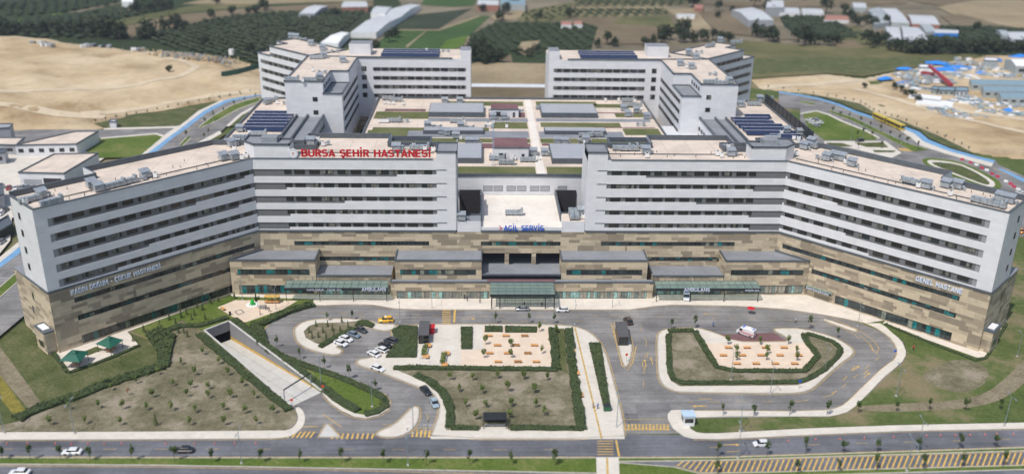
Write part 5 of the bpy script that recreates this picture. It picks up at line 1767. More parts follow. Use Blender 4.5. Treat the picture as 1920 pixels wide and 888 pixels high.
slab('lawn', [(1548, 271), (1580, 272), (1598, 278), (1560, 280)], 'grass', 1.05, thick=.15)
slab('lawn', [(1636, 285), (1680, 286), (1674, 289), (1640, 289)], 'grass', 1.05, thick=.15)
med('median', [(1500, 192), (1530, 197)], [(1500, 195), (1524, 200)])
med('median', [(1556, 210), (1600, 224), (1634, 241), (1667, 257), (1700, 272), (1740, 284)], [(1553, 213), (1596, 229), (1630, 246), (1662, 262), (1690, 277), (1712, 288)])
tear = smooth([(1727, 304), (1735, 300), (1753, 300), (1797, 306), (1834, 321), (1872, 342), (1879, 353), (1870, 360), (1835, 352), (1780, 332), (1740, 318)], 1)
slab('traffic_island', tear, 'grass_wild', 1.05, thick=.15)
slab('island_path', smooth([(1736, 306), (1744, 303), (1795, 309), (1830, 324), (1862, 343), (1866, 352), (1858, 356), (1832, 348), (1780, 328), (1745, 314)], 1), 'paving', 1.07, thick=0)
slab('lawn', smooth([(1745, 307), (1793, 311), (1827, 326), (1856, 345), (1852, 352), (1828, 344), (1780, 325), (1750, 313)], 1), 'grass', 1.09, thick=0)
slab('lawn', [(1900, 450), (1935, 475), (2000, 520), (2000, 700), (1905, 672), (1895, 600)], 'grass_mix', H - .032, thick=0)
for i in range(7): pass
LINES2 = MB(); _old = LINES; LINES = LINES2
pline([(1540, 193), (1600, 215), (1690, 252), (1760, 285), (1860, 318), (1960, 362)], .3, z=.935)
pline([(1580, 224), (1640, 247), (1680, 275), (1700, 292)], .25, z=.935, dash=(4, 6))
pline([(1600, 222), (1680, 252), (1740, 280), (1850, 322)], .25, z=.935, dash=(4, 6))
pline([(80, 482), (200, 385), (300, 300), (352, 250), (400, 213), (480, 187)], .25, z=.965, dash=(4, 6))
pline([(60, 520), (200, 420), (330, 300), (400, 240), (450, 208), (490, 196)], .25, z=.965, dash=(4, 6))
pline([(375, 245), (398, 232), (440, 211), (494, 192)], .25, z=.965)
for i in range(7): pline([(1684 + i * 4, 281 + i * .3), (1690 + i * 4, 286 + i * .3)], .8, 'yellow_b', .94)
LINES2.build('road_markings', kind='structure'); LINES = _old


# ------------------------------------------------------------------ fences along the avenues
def fence(pts, z, label, h=1.8, step=4.0, mat='dark', mesh_mat='metal'):
    P_ = GP(pts, z); r_ = empty('metal_fence', label, 'fence', (P_[0][0], P_[0][1], 0), 0)
    ox, oy = P_[0]
    a = MB(); c = MB()
    for i in range(len(P_) - 1):
        A, B = Vector(P_[i]), Vector(P_[i + 1]); L = (B - A).length; n = max(1, int(L / step))
        for k in range(n):
            p = A.lerp(B, k / n) - Vector((ox, oy)); q = A.lerp(B, (k + 1) / n) - Vector((ox, oy))
            a.tube((p.x, p.y, z), (p.x, p.y, z + h), .06, M[mat], 4)
            for zz in (.3, h * .5, h - .1): c.tube((p.x, p.y, z + zz), (q.x, q.y, z + zz), .035, M[mesh_mat], 4)
    a.build('posts', r_); c.build('rails', r_)


fence([(1430, 168), (1500, 175), (1548, 183.5), (1611, 196.5), (1641, 214.5), (1686, 227.5), (1760, 257.5), (1816, 285.5)], 1.1, 'long metal fence between the right avenue verge and the sand', 2.6, 4, 'metal')
fence([(1816, 285.5), (1864, 288), (1990, 284)], 1.1, 'pale metal fence on a low wall at the right edge by the sand', 2.2, 5, 'metal')
fence([(60, 236), (169, 232), (237, 219.5), (338, 199), (473, 175.5)], 1.1, 'long thin fence between the left verge and the sand plateau', 1.8, 5, 'metal')
fc = empty('green_fence', 'short dark green screen fence on the sand plateau behind the left rear building', 'fence')
b = MB(); q = [G(415, 141, 8.2), G(445, 136, 8.2), (0, 0, 0), G(500, 121, 8.2)]
M['greensheet'] = plain('green_sheet', (0.03, 0.10, 0.07), .7)
for a, c in ((q[0], q[1]), (q[1], q[3])):
    F = Frame((a[0], a[1]), (c[0] - a[0], c[1] - a[1]), 1); F.box(b, 0, (Vector(c) - Vector(a)).length, -.1, .1, 7, 10.2, M['greensheet'])
b.build('panel', fc)


# ------------------------------------------------------------------ simple buildings round the hospital
def shed(name, label, cat, c4, h, wall, roof, z=0.0, gable=0.0, zr=None, group=None, windows=0, px=True):
    """building from four roof-corner pixels (front-left, front-right, back-right, back-left) at height z+h"""
    P_ = GP(c4, z + h) if px else c4
    r_ = empty(name, label, cat, (P_[0][0], P_[0][1], 0), 0, group)
    ox, oy = P_[0]; L = [(p[0] - ox, p[1] - oy) for p in P_]
    b = MB(); b.prism(L, z - 1, z + h, M[wall], M[roof]); b.build('wall', r_)
    b = MB()
    if gable:
        m0 = ((L[0][0] + L[3][0]) / 2, (L[0][1] + L[3][1]) / 2); m1 = ((L[1][0] + L[2][0]) / 2, (L[1][1] + L[2][1]) / 2)
        zt = z + h + gable
        e_ = z + h + .05
        b.face([(*L[0], e_), (*L[1], e_), (*m1, zt), (*m0, zt)], M[roof]); b.face([(*L[2], e_), (*L[3], e_), (*m0, zt), (*m1, zt)], M[roof])
        b.face([(*L[3], e_), (*L[0], e_), (*m0, zt)], M[wall]); b.face([(*L[1], e_), (*L[2], e_), (*m1, zt)], M[wall])
    else:
        n = 4
        for i in range(n):
            p, q = L[i], L[(i + 1) % n]; d = math.hypot(q[0] - p[0], q[1] - p[1]); F = Frame(p, (q[0] - p[0], q[1] - p[1]), 1)
            F.box(b, -.2, d + .2, -.25, .25, z + h - .1 + .003 * i, z + h + .5 + .003 * i, M['coping'])
    b.build('roof', r_)
    if windows:
        p, q = L[0], L[1]; d = math.hypot(q[0] - p[0], q[1] - p[1]); F = Frame(p, (q[0] - p[0], q[1] - p[1]), -1)
        if F.n[1] > 0: F.n = (-F.n[0], -F.n[1])
        for i in range(windows):
            w_ = d / windows; b = MB(); F.box(b, i * w_ + w_ * .25, i * w_ + w_ * .75, 0.01, .06, z + h * .35, z + h * .7, M['frame']); b.build('window', r_)
    return r_


g1 = shed('garage_building', 'low white garage building with open bays and beige roof, nearest beside the left wing', 'building', [(35, 324), (120, 326), (184, 288), (101, 290)], 5.6, 'panel', 'roof', z=.9)
P_ = GP([(35, 324), (120, 326), (184, 288)], 6.5)
b = MB(); F = Frame((0, 0), (P_[1][0] - P_[0][0], P_[1][1] - P_[0][1]), -1); L = math.hypot(P_[1][0] - P_[0][0], P_[1][1] - P_[0][1])
if F.n[1] > 0: F.n = (-F.n[0], -F.n[1])
F.box(b, 1.5, L * .48, .01, .06, 1.4, 3.8, M['panel_g']); F.box(b, L * .52, L * .92, .01, .06, 1.0, 4.4, M['void'])
F = Frame((P_[1][0] - P_[0][0], P_[1][1] - P_[0][1]), (P_[2][0] - P_[1][0], P_[2][1] - P_[1][1]), 1); L = math.hypot(P_[2][0] - P_[1][0], P_[2][1] - P_[1][1])
for i in range(4): F.box(b, 1 + i * L / 4, 1 + i * L / 4 + L / 4 * .75, .01, .06, 1.0, 4.4, M['void'])  # near-black plates on the wall, shade inside the bays drawn as colour
b.build('open_bay', g1)
shed('service_building', 'long low white service building with beige roof behind the garage building', 'building', [(28, 273), (143, 271), (184, 247), (140, 247.5)], 5.2, 'panel', 'roof', z=.9, windows=6)
shed('service_building', 'flat beige roofed annex left of the long service building', 'building', [(-60, 270), (30, 273), (45, 259), (-20, 259)], 4.4, 'panel_g', 'roof', z=.9, windows=3)
shed('service_building', 'grey building at the left edge of the photo, farthest of the left group', 'building', [(-60, 245), (18, 240), (24, 233), (-40, 233)], 7.5, 'panel_g', 'panel_g', z=.9)
shed('service_building', 'small grey building at the left edge beside the yard', 'building', [(-60, 292), (8, 287), (13, 280), (-50, 280)], 5, 'panel_g', 'coping', z=.9, windows=3)
shed('service_building', 'grey wall block at the left edge above the parked cars', 'building', [(-60, 385), (6, 365), (5, 345), (-60, 350)], 5, 'panel_g', 'coping', z=.9)
shed('pump_house', 'tiny white hut on the verge by the left crossroad', 'hut', [(205, 229), (217, 229), (219, 225), (207, 225)], 3.0, 'panel', 'panel', z=.9)
bl = shed('parking_shelter', 'dark parking canopy at the left edge behind the left wing', 'shelter', [(-60, 470), (22, 420), (15, 405), (-60, 450)], 3.2, 'dark', 'coping', z=.9)

# prefab barracks of the workers' camp
M['prefab'] = plain('prefab_wall', (0.36, 0.40, 0.40), .6, var=.12)
M['prefab_roof'] = plain('prefab_roof', (0.20, 0.29, 0.34), .5, var=.1)
zs_ = 1.2
for c4, lab in (([(1822, 158), (2050, 163), (2050, 152), (1818, 149)], 'farthest of the three long prefab barracks with blue grey roofs'),
                ([(1845, 171), (2080, 176), (2080, 164), (1840, 161.5)], 'middle of the three long prefab barracks with blue grey roofs'),
                ([(1878, 184), (2100, 188), (2100, 176), (1870, 174)], 'nearest of the three long prefab barracks with blue grey roofs')):
    shed('prefab_barrack', lab, 'barrack', c4, 3.4, 'prefab', 'prefab_roof', z=zs_, gable=1.2, windows=14, group='prefab barracks in the camp')
for k, (c4, w_, r_) in enumerate((([(1760, 170), (1790, 171), (1790, 164), (1760, 163)], 'prefab', 'prefab_roof'), ([(1792, 171), (1816, 172), (1815, 164), (1791, 163.5)], 'panel', 'prefab_roof'),
                    ([(1746, 168), (1758, 169), (1760, 163), (1749, 162)], 'prefab', 'prefab_roof'))):
    shed('camp_cabin', ['blue grey cabin in the middle of the cabin row by the sand', 'rightmost pale cabin of the cabin row by the sand', 'small leftmost cabin of the cabin row by the sand'][k], 'cabin', c4, 2.8, w_, r_, z=zs_, windows=3, group='cabins in the camp')
shed('camp_hall', 'large white roofed hall at the right edge of the camp', 'hall', [(1905, 124), (2020, 127), (2010, 112), (1885, 111)], 6, 'prefab', 'white', z=zs_, gable=2, windows=4)
shed('camp_hall', 'pale hall with a white roof in the back of the camp', 'hall', [(1845, 114), (1872, 115), (1870, 109), (1846, 108.5)], 4, 'prefab', 'white', z=zs_)
shed('camp_hall', 'low white container row at the left end of the camp', 'container', [(1724, 127), (1750, 128), (1748, 121.5), (1722, 121.5)], 3, 'white', 'white', z=zs_)
M['tarp'] = plain('blue_tarp', (0.03, 0.22, 0.66), .5, var=.1)
tarps = [(1757, 119, 8, 5), (1775, 131, 10, 6), (1796, 127, 9, 4), (1696, 130, 6, 3), (1660, 148, 6, 3), (1867, 113, 4, 6), (1912, 106, 9, 4), (1890, 208, 3, 2), (1694, 157, 6, 2), (1840, 138, 4, 2)]
for k, (px, py, w_, d_) in enumerate(tarps):
    p = G(px, py, zs_)
    b = MB(); n = 5
    pts = [[(-w_ + 2 * w_ * i / n, -d_ + 2 * d_ * j / n, .6 + 1.6 * math.sin(math.pi * i / n) * math.sin(math.pi * j / n) + random.uniform(-.15, .15)) for j in range(n + 1)] for i in range(n + 1)]
    for i in range(n):
        for j in range(n): b.face([pts[i][j], pts[i + 1][j], pts[i + 1][j + 1], pts[i][j + 1]], M['tarp'])
    o = b.build('tarp_pile'); o.location = (p.x, p.y, zs_ - .4); o.rotation_euler = (0, 0, random.uniform(-.5, .5))
    lab = ['blue tarp heap left of the red crane boom', 'largest blue tarp heap, beside the red crane boom', 'flat blue tarp heap right of the red crane boom', 'blue tarp on the dirt road left of the camp', 'blue tarp nearest the field edge, leftmost in the camp',
           'upright blue tarp beside the pale back hall', 'blue tarp at the right top edge of the camp', 'small blue tarp below the nearest barrack', 'thin blue tarp strip above the white sheets', 'tiny blue tarp between cabins and halls'][k]
    tag(o, lab, 'tarp', 'blue tarps in the camp')
for k, (px, py, w_, d_) in enumerate([(1734, 185, 9, 7), (1752, 195, 10, 7)]):
    p = G(px, py, zs_); b = MB(); b.box(-w_, w_, -d_, d_, 0, 1.4, M['white'], rot=-.5); o = b.build('white_sheet_stack'); o.location = (p.x, p.y, zs_ - .3)
    tag(o, ['left bright white flat stack on the sand', 'right bright white flat stack on the sand'][k], 'stack', 'white stacks on the sand')
cr = empty('mobile_crane', 'red lattice crane boom lying low over the camp', 'crane')
b = MB(); a, c = G(1742, 123, 8), G(1784, 160, 2.5)
M['crane'] = plain('crane_red', (0.33, 0.03, 0.04), .5)
b.tube(a, c, 1.0, M['crane'], 4, r2=1.5, caps=True); b.build('boom', cr)
b = MB(); b.box(-2, 2, -4, 4, .5, 3.5, M['crane'], rot=.6, at=(a.x, a.y)); b.build('body', cr)
# grey piles of formwork
for k, (px, py) in enumerate([(1812, 184), (1826, 192), (1838, 197), (1800, 132), (1822, 135), (1716, 150), (1726, 154), (1855, 202), (1870, 213), (1842, 128), (1788, 215), (1856, 140), (1878, 141), (1898, 143), (1740, 143), (1752, 150), (1768, 153), (1690, 140), (1704, 145), (1730, 136), (1810, 120), (1828, 118), (1850, 124), (1862, 130), (1790, 140), (1812, 146), (1705, 160), (1790, 190), (1845, 208), (1830, 220), (1880, 200), (1905, 215), (1900, 196), (1770, 207), (1722, 168), (1805, 112), (1790, 120)]):
    p = G(px, py, zs_); b = MB()
    for i in range(22):
        w_, d_ = random.uniform(.5, 2.4), random.uniform(.4, 1.6); x, y = random.uniform(-7, 7), random.uniform(-5, 5)
        b.box(-w_, w_, -d_, d_, 0, random.uniform(.4, 1.6), random.choice([M['metal'], M['prefab'], M['white'], M['sand'], M['duct'], M['prefab_roof']]), rot=random.uniform(0, 3), at=(x, y))
    o = b.build('material_stack', kind='stuff'); o.location = (p.x, p.y, zs_ - .2)

# industrial and farm buildings in the far background
M['shedroof'] = plain('pale_shed_roof', (0.50, 0.52, 0.53), .5, var=.08, scale=.1)
M['tile'] = plain('clay_tiles', (0.34, 0.16, 0.12), .8, var=.2)
M['shedroof2'] = plain('grey_shed_roof', (0.34, 0.37, 0.38), .5, var=.1, scale=.1)
far = [([(657, 61), (705, 62), (752, 32), (712, 29)], 4.5, 'white', 'shedroof', 2.0, 'long white greenhouse shed beyond the left rear building, nearest half'),
       ([(708, 31), (752, 32), (789, 10), (770, 8)], 4.5, 'white', 'shedroof', 2.0, 'long white greenhouse shed beyond the left rear building, farthest half'),
       ([(601, 80), (634, 82), (655, 62), (640, 60)], 4.5, 'white', 'white', 1.5, 'white shed peeking over the left rear roof'),
       ([(560, 26), (590, 26), (616, 12), (590, 10)], 4.0, 'panel_g', 'shedroof', 1.8, 'isolated white barn in the dark orchard, upper left'),
       ([(695, 25), (722, 27), (735, 14), (706, 12)], 6, 'white', 'shedroof', 1.5, 'small white house left of the long greenhouse'),
       ([(1404, 38), (1451, 38), (1410, 14), (1372, 19)], 6, 'panel_g', 'shedroof', 2.2, 'large white warehouse beyond the right rear building'),
       ([(1436, 14), (1470, 14), (1468, 1), (1440, 0)], 9, 'panel_g', 'shedroof', 1.5, 'tall pale block at the top edge above the warehouse'),
       ([(1457, 24), (1500, 25), (1496, 15), (1455, 14)], 4, 'white', 'shedroof', 1.2, 'low pale shed right of the large warehouse'),
       ([(1505, 24), (1545, 25), (1540, 17), (1502, 16)], 4, 'white', 'shedroof', 1.2, 'second low pale shed right of the large warehouse'),
       ([(1600, 14), (1625, 15), (1622, 6), (1598, 5)], 5, 'prefab', 'shedroof', 1, 'pale house at the top edge near the industrial yard'),
       ([(1640, 46), (1668, 42), (1650, 14), (1628, 18)], 4.5, 'prefab', 'shedroof2', 1.2, 'grey shed, leftmost of the upper industrial group'),
       ([(1672, 42), (1706, 44), (1680, 16), (1652, 16)], 4.5, 'prefab', 'shedroof', 1.2, 'pale shed in the upper industrial group'),
       ([(1710, 45), (1762, 47), (1750, 30), (1702, 28)], 5, 'tile', 'shedroof', 1.2, 'pale shed with reddish walls in the industrial group'),
       ([(1665, 76), (1690, 77), (1686, 52), (1660, 50)], 4.5, 'prefab', 'shedroof', 1.5, 'pale shed, leftmost of the lower industrial group'),
       ([(1694, 74), (1740, 76), (1722, 52), (1690, 50)], 5, 'prefab', 'shedroof', 1.5, 'wide white shed in the lower industrial group'),
       ([(1735, 60), (1758, 60), (1738, 44), (1722, 44)], 4.5, 'prefab', 'shedroof2', 1.2, 'grey shed between the two industrial groups'),
       ([(1752, 62), (1797, 63), (1797, 57), (1754, 55)], 4.5, 'tarp', 'shedroof', 1.2, 'long white roofed shed with a blue end wall'),
       ([(1895, 74), (1960, 76), (1955, 60), (1885, 60)], 4.5, 'panel_g', 'shedroof', 1.2, 'pale shed at the right edge beyond the orchard'),
       ([(1878, 66), (1896, 70), (1886, 57), (1868, 56)], 4, 'panel_g', 'shedroof2', 1.2, 'small grey shed near the right edge beyond the orchard'),
       ([(1545, 38), (1592, 38), (1588, 30), (1550, 29)], 3, 'white', 'tile', 1.5, 'house with reddish roof beside the dark orchard on the right'),
       ([(1052, 47), (1072, 47), (1072, 42), (1054, 41)], 3.5, 'white', 'tile', 1.5, 'left red roofed farmhouse beyond the gap between the rear towers'),
       ([(1076, 46), (1092, 46), (1090, 40), (1076, 40)], 3.5, 'white', 'tile', 1.5, 'right red roofed farmhouse beyond the gap between the rear towers'),
       ([(895, 9), (935, 10), (935, 1), (897, 0)], 6, 'tile', 'shedroof', 1.2, 'left house of the group at the top edge above the fields'),
       ([(938, 8), (985, 9), (984, -1), (938, -1)], 6, 'prefab', 'prefab_roof', 1.2, 'teal roofed house at the top edge above the fields'),
       ([(228, 4), (250, 4), (248, -3), (230, -3)], 5, 'white', 'white', 1.2, 'small white house at the top edge, upper left'),
       ([(1270, 30), (1303, 31), (1303, 27), (1268, 26)], 3, 'white', 'shedroof', .8, 'tiny long white shed in the tan plot above the right rear building'),
       ([(1302, 16), (1318, 16), (1318, 9), (1302, 9)], 4, 'tile', 'tile', 1.2, 'red roofed house at the top above the right rear building'),
       ([(640, 14), (690, 13), (686, 3), (645, 3)], 5, 'tile', 'shedroof', 1.2, 'house with reddish walls at the top edge left of the greenhouse')]
for c4, h, w_, r_, gb, lab in far: shed('farm_building', lab, 'building', c4, h, w_, r_, 0.0, gb, group='far farm and factory buildings')


# ------------------------------------------------------------------ trees
def crown_mesh(n, rx, rz_, zc, leaf, mat, seed, clumps=9):
    rd = random.Random(seed); b = MB()
    cs = []
    for i in range(clumps):
        a = rd.uniform(0, 6.28); u_ = rd.uniform(-.75, .9); rr = math.sqrt(max(0, 1 - u_ * u_)) * rd.uniform(.35, .8)
        cs.append((rx * rr * math.cos(a), rx * rr * math.sin(a), zc + rz_ * u_ * .75, rd.uniform(.35, .6)))
    for i in range(n):
        c = rd.choice(cs)
        d = Vector((rd.gauss(0, 1), rd.gauss(0, 1), rd.gauss(0, 1))).normalized() * rd.uniform(.55, 1.0) ** .5
        p = Vector((c[0] + d.x * rx * c[3], c[1] + d.y * rx * c[3], c[2] + d.z * rz_ * c[3]))
        nrm = (d + Vector((rd.uniform(-.6, .6), rd.uniform(-.6, .6), rd.uniform(-.2, .9)))).normalized()
        a = nrm.orthogonal().normalized(); q = nrm.cross(a); s = leaf * rd.uniform(.6, 1.3)
        b.face([p + a * s, p + q * s * .8, p - a * s * .9, p - q * s * .8], mat)
    return b


def trunk_mesh(h, r, limbs, mat, seed, rx):
    rd = random.Random(seed); b = MB()
    b.tube((0, 0, 0), (0, 0, h * .5), r, mat, 6, r * .75); b.tube((0, 0, h * .5), (rx * .08, 0, h * .92), r * .75, mat, 5, r * .2)
    for i in range(limbs):
        a = rd.uniform(0, 6.28); z = h * rd.uniform(.35, .6)
        b.tube((0, 0, z), (rx * .6 * math.cos(a), rx * .6 * math.sin(a), z + h * .25), r * .45, mat, 4, r * .12)
    return b


TV = {}


def tree_proto(kind, k):
    key = (kind, k)
    if key not in TV:
        sd = hash(kind) % 97 * 0 + k * 17 + len(kind) * 3
        if kind == 'far': c = crown_mesh(260, 1.0, 1.0, 1.25, .17, M['leaf_far'], sd, 12); t = trunk_mesh(1.5, .07, 4, M['bark'], sd, 1)
        elif kind == 'young': c = crown_mesh(190, .55, .75, 1.6, .15, M['leaf_y'], sd, 7); t = trunk_mesh(1.7, .035, 4, M['bark'], sd, .5)
        elif kind == 'street': c = crown_mesh(170, .55, .85, 2.2, .14, M['leaf'], sd, 7); t = trunk_mesh(2.4, .04, 4, M['bark'], sd, .5)
        elif kind == 'red': c = crown_mesh(150, .5, .75, 1.6, .10, M['leaf_r'], sd, 7); t = trunk_mesh(1.7, .035, 4, M['bark'], sd, .5)
        elif kind == 'conifer':
            c = MB(); rd = random.Random(sd)
            for i in range(240):
                z = rd.uniform(.25, 2.6); r_ = .55 * (1 - z / 2.8) * rd.uniform(.6, 1.1); a = rd.uniform(0, 6.28)
                p = Vector((r_ * math.cos(a), r_ * math.sin(a), z)); n = Vector((math.cos(a), math.sin(a), .5)).normalized(); u_ = n.orthogonal().normalized(); v_ = n.cross(u_)
                c.face([p + u_ * .1, p + v_ * .1, p - u_ * .1, p - v_ * .1], M['leaf_h'])
            t = trunk_mesh(2.2, .05, 0, M['bark'], sd, .5)
        TV[key] = (c.mesh('crown'), t.mesh('trunk'))
    return TV[key]


def plant_tree(kind, x, y, z, size, name, label, group, cat='tree', sz=None):
    cm_, tm_ = tree_proto(kind, random.randrange(4))
    r_ = empty(name, label, cat, (x, y, z), random.uniform(0, 6.28), group)
    s = size; s3 = (s * random.uniform(.9, 1.15), s * random.uniform(.9, 1.15), (sz or s) * random.uniform(.9, 1.1))
    r_.scale = s3
    for nm, me in (('trunk', tm_), ('crown', cm_)):
        o = bpy.data.objects.new(nm, me); COL.objects.link(o); o.parent = r_
    return r_


random.seed(21)
ft = [(213, 72, 9), (225, 74, 7), (203, 71, 7), (276, 70, 7), (283, 74, 5), (268, 74, 5), (310, 58, 5.5), (318, 55, 4), (328, 53, 6), (334, 56, 4), (345, 52, 3.5), (398, 37, 4.5), (437, 28, 4.5), (469, 27, 4), (483, 27, 4), (292, 10, 6), (303, 18, 5), (285, 22, 5), (318, 20, 4.5), (262, 22, 5), (250, 24, 4.5),
      (496, 20, 5.5), (405, 8, 4), (520, 110, 5), (470, 104, 4), (490, 112, 4), (384, 86, 4), (190, 66, 8), (170, 68, 7), (150, 68, 6.5), (128, 68, 6), (105, 67, 6), (80, 66, 6.5), (55, 67, 6), (30, 66, 6), (8, 66, 6.5),
      (880, 118, 7), (893, 112, 6), (905, 120, 6), (918, 112, 5), (935, 118, 5), (890, 100, 6), (905, 95, 5.5), (948, 28, 6), (938, 40, 5), (1071, 34, 5), (1137, 84, 5), (1152, 88, 4), (1120, 90, 3.5), (992, 108, 3.5), (1004, 102, 4), (972, 104, 3.5),
      (1248, 76, 7), (1240, 80, 5), (1281, 72, 8), (1275, 80, 6), (1300, 80, 5), (1320, 78, 5.5), (1336, 76, 5), (1350, 78, 4.5), (1366, 80, 4), (1225, 84, 4), (1208, 88, 4), (1299, 14, 8), (1346, 22, 5), (1345, 34, 3.5), (1414, 14, 8), (1440, 24, 6), (1452, 30, 5), (1549, 26, 8), (1580, 26, 5), (1372, 22, 3), (1419, 70, 6.5), (1428, 72, 4), (1442, 78, 6.5), (1452, 80, 5),
      (1495, 80, 6), (1507, 88, 7), (1520, 86, 6), (1535, 84, 5), (1552, 86, 5.5), (1570, 84, 4.5), (1624, 86, 6), (1636, 92, 5), (1650, 88, 6), (1660, 84, 5), (1672, 98, 6), (1685, 100, 5), (1700, 102, 6.5), (1713, 103, 6), (1728, 104, 7), (1742, 103, 6), (1757, 104, 6.5), (1772, 104, 6), (1788, 104, 6), (1803, 102, 5.5),
      (1818, 102, 6), (1834, 102, 6), (1850, 100, 6), (1866, 100, 6), (1882, 100, 5.5), (1898, 100, 6), (1914, 100, 6), (1600, 44, 5), (1612, 50, 5), (1625, 46, 5), (1590, 36, 5), (1640, 52, 4.5), (1662, 48, 4.5), (1790, 66, 4), (1830, 56, 4), (730, 80, 5), (742, 72, 4.5), (700, 96, 4.5), (560, 108, 4), (625, 30, 4), (1010, 36, 4), (965, 14, 5), (905, 22, 4)]
for i, (px, py, s) in enumerate(ft):
    p = G(px, py)
    plant_tree('far', p.x, p.y, 0, s * .95, 'broadleaf_tree', 'dark broadleaf tree among the far fields and orchards behind the hospital', 'trees among the far fields')
p = G(319, 136, 8)
plant_tree('far', p.x, p.y, 8, 2.2, 'lone_bush', 'lone green bush standing on the bare left sand plateau', None, 'bush')
# white tank on the plateau edge
b = MB(); p = G(434, 100, 8); b.tube((0, 0, 0), (0, 0, 3.6), 1.7, M['white'], 14, caps=True); o = b.build('water_tank'); o.location = (p.x, p.y, 7); tag(o, 'small white tank on the far edge of the sand plateau', 'tank')
for k, (px, py) in enumerate([(168, 86), (200, 88), (258, 93), (70, 82), (88, 84)]):
    p = G(px, py, 8); b = MB()
    for i in range(7): b.box(-1.6, 1.6, -1, 1, -1, random.uniform(.5, 1.6), random.choice([M['metal'], M['dark'], M['white']]), rot=random.uniform(0, 3), at=(random.uniform(-5, 5), random.uniform(-2, 2)))
    o = b.build('rubble_heap', kind='stuff'); o.location = (p.x, p.y, 8)
b = MB()
for i in range(260):
    px, py = random.gauss(355, 40), 0; py = 92 + (px - 260) * .10 + random.uniform(0, 10)
    p = G(px, py, 8.3); w_ = random.uniform(.3, 1.2)
    b.box(-w_, w_, -w_ * .6, w_ * .6, 7.5, 8.3 + random.uniform(.4, 1.4), random.choice([M['metal'], M['sand'], M['sand'], M['concw']]), rot=random.uniform(0, 3), at=(p.x, p.y))
b.build('rubble', kind='stuff')
# saplings along the fences
for i in range(24):
    f = i / 23; pts = [(1440, 166), (1548, 181), (1611, 193), (1641, 212), (1686, 225), (1760, 254), (1816, 281)]
    k = min(5, int(f * 6)); g = f * 6 - k; x = pts[k][0] * (1 - g) + pts[k + 1][0] * g; y = pts[k][1] * (1 - g) + pts[k + 1][1] * g + 1.5
    p = G(x, y, 1); plant_tree('street', p.x, p.y, 1, .9, 'sapling', 'thin sapling along the metal fence by the right sand', 'saplings along the right fence', 'sapling')
for i in range(16):
    f = i / 15; x = 180 + f * 290; y = 231 - f * 57
    p = G(x, y + 1.5, 1); plant_tree('street', p.x, p.y, 1, .9, 'sapling', 'thin sapling along the fence of the left sand plateau', 'saplings along the left fence', 'sapling')

from mathutils.bvhtree import BVHTree
M['track_sand'] = plain('worn_pale_track', (0.53, 0.44, 0.31), .95, var=.1, scale=.2)


def ground_track(target, pts, w, z0):
    ob = bpy.data.objects[target]; tr = BVHTree.FromPolygons([v.co for v in ob.data.vertices], [p.vertices for p in ob.data.polygons])
    P_ = [Vector(p) for p in GP(smooth(pts, 2, False), z0)]; fine = []
    for i in range(len(P_) - 1):
        n = max(1, int((P_[i + 1] - P_[i]).length / 3))
        fine += [P_[i].lerp(P_[i + 1], k / n) for k in range(n)]
    A, B = [], []
    for i in range(len(fine)):
        d = (fine[min(i + 1, len(fine) - 1)] - fine[max(0, i - 1)]).normalized(); nn = Vector((-d.y, d.x)) * w / 2; o_ = []
        for q in (fine[i] + nn, fine[i] - nn):
            h = tr.ray_cast(Vector((q.x, q.y, 60)), Vector((0, 0, -1)))[0]; o_.append((q.x, q.y, (h.z if h else z0) + .16))
        A.append(o_[0]); B.append(o_[1])
    b = MB()
    for i in range(len(A) - 1): b.face([B[i], B[i + 1], A[i + 1], A[i]], M['track_sand'])
    b.build('sand_track', kind='structure')


for pts, w in (([(-60, 176), (0, 174), (100, 171), (200, 164), (300, 152), (350, 140), (372, 128), (350, 114), (300, 106), (270, 97)], 5), ([(150, 196), (240, 186), (330, 172), (420, 160), (497, 150)], 4), ([(-40, 196), (90, 200), (200, 196)], 6)): ground_track('sand_plateau', pts, w, 8)
for pts, w in (([(1425, 162), (1550, 155), (1640, 143), (1700, 130), (1730, 126)], 7), ([(1600, 165), (1700, 190), (1800, 225), (1990, 262)], 5), ([(1720, 175), (1790, 205), (1880, 222), (1990, 232)], 6)): ground_track('sand_ground', pts, w, 1.5)
for k, (px, py, s_) in enumerate([(1690, 172, 3.0), (1700, 178, 3.4), (1712, 184, 3.0), (1678, 166, 2.6), (1722, 190, 2.6), (1620, 164, 2.4)]):
    p = G(px, py, 1.5); plant_tree('far', p.x, p.y, .8, s_ * .8, 'wild_bush', f'brown green wild bush on the bank below the camp, {["first", "second", "third", "fourth", "fifth", "sixth"][k]} of the row', 'wild bushes below the camp', 'bush')
# ================================================================== hedges
def point_in(pt, pl):
    c = False
    for i in range(len(pl)):
        a, q = pl[i], pl[i - 1]
        if (a[1] > pt[1]) != (q[1] > pt[1]) and pt[0] < (q[0] - a[0]) * (pt[1] - a[1]) / (q[1] - a[1]) + a[0]: c = not c
    return c


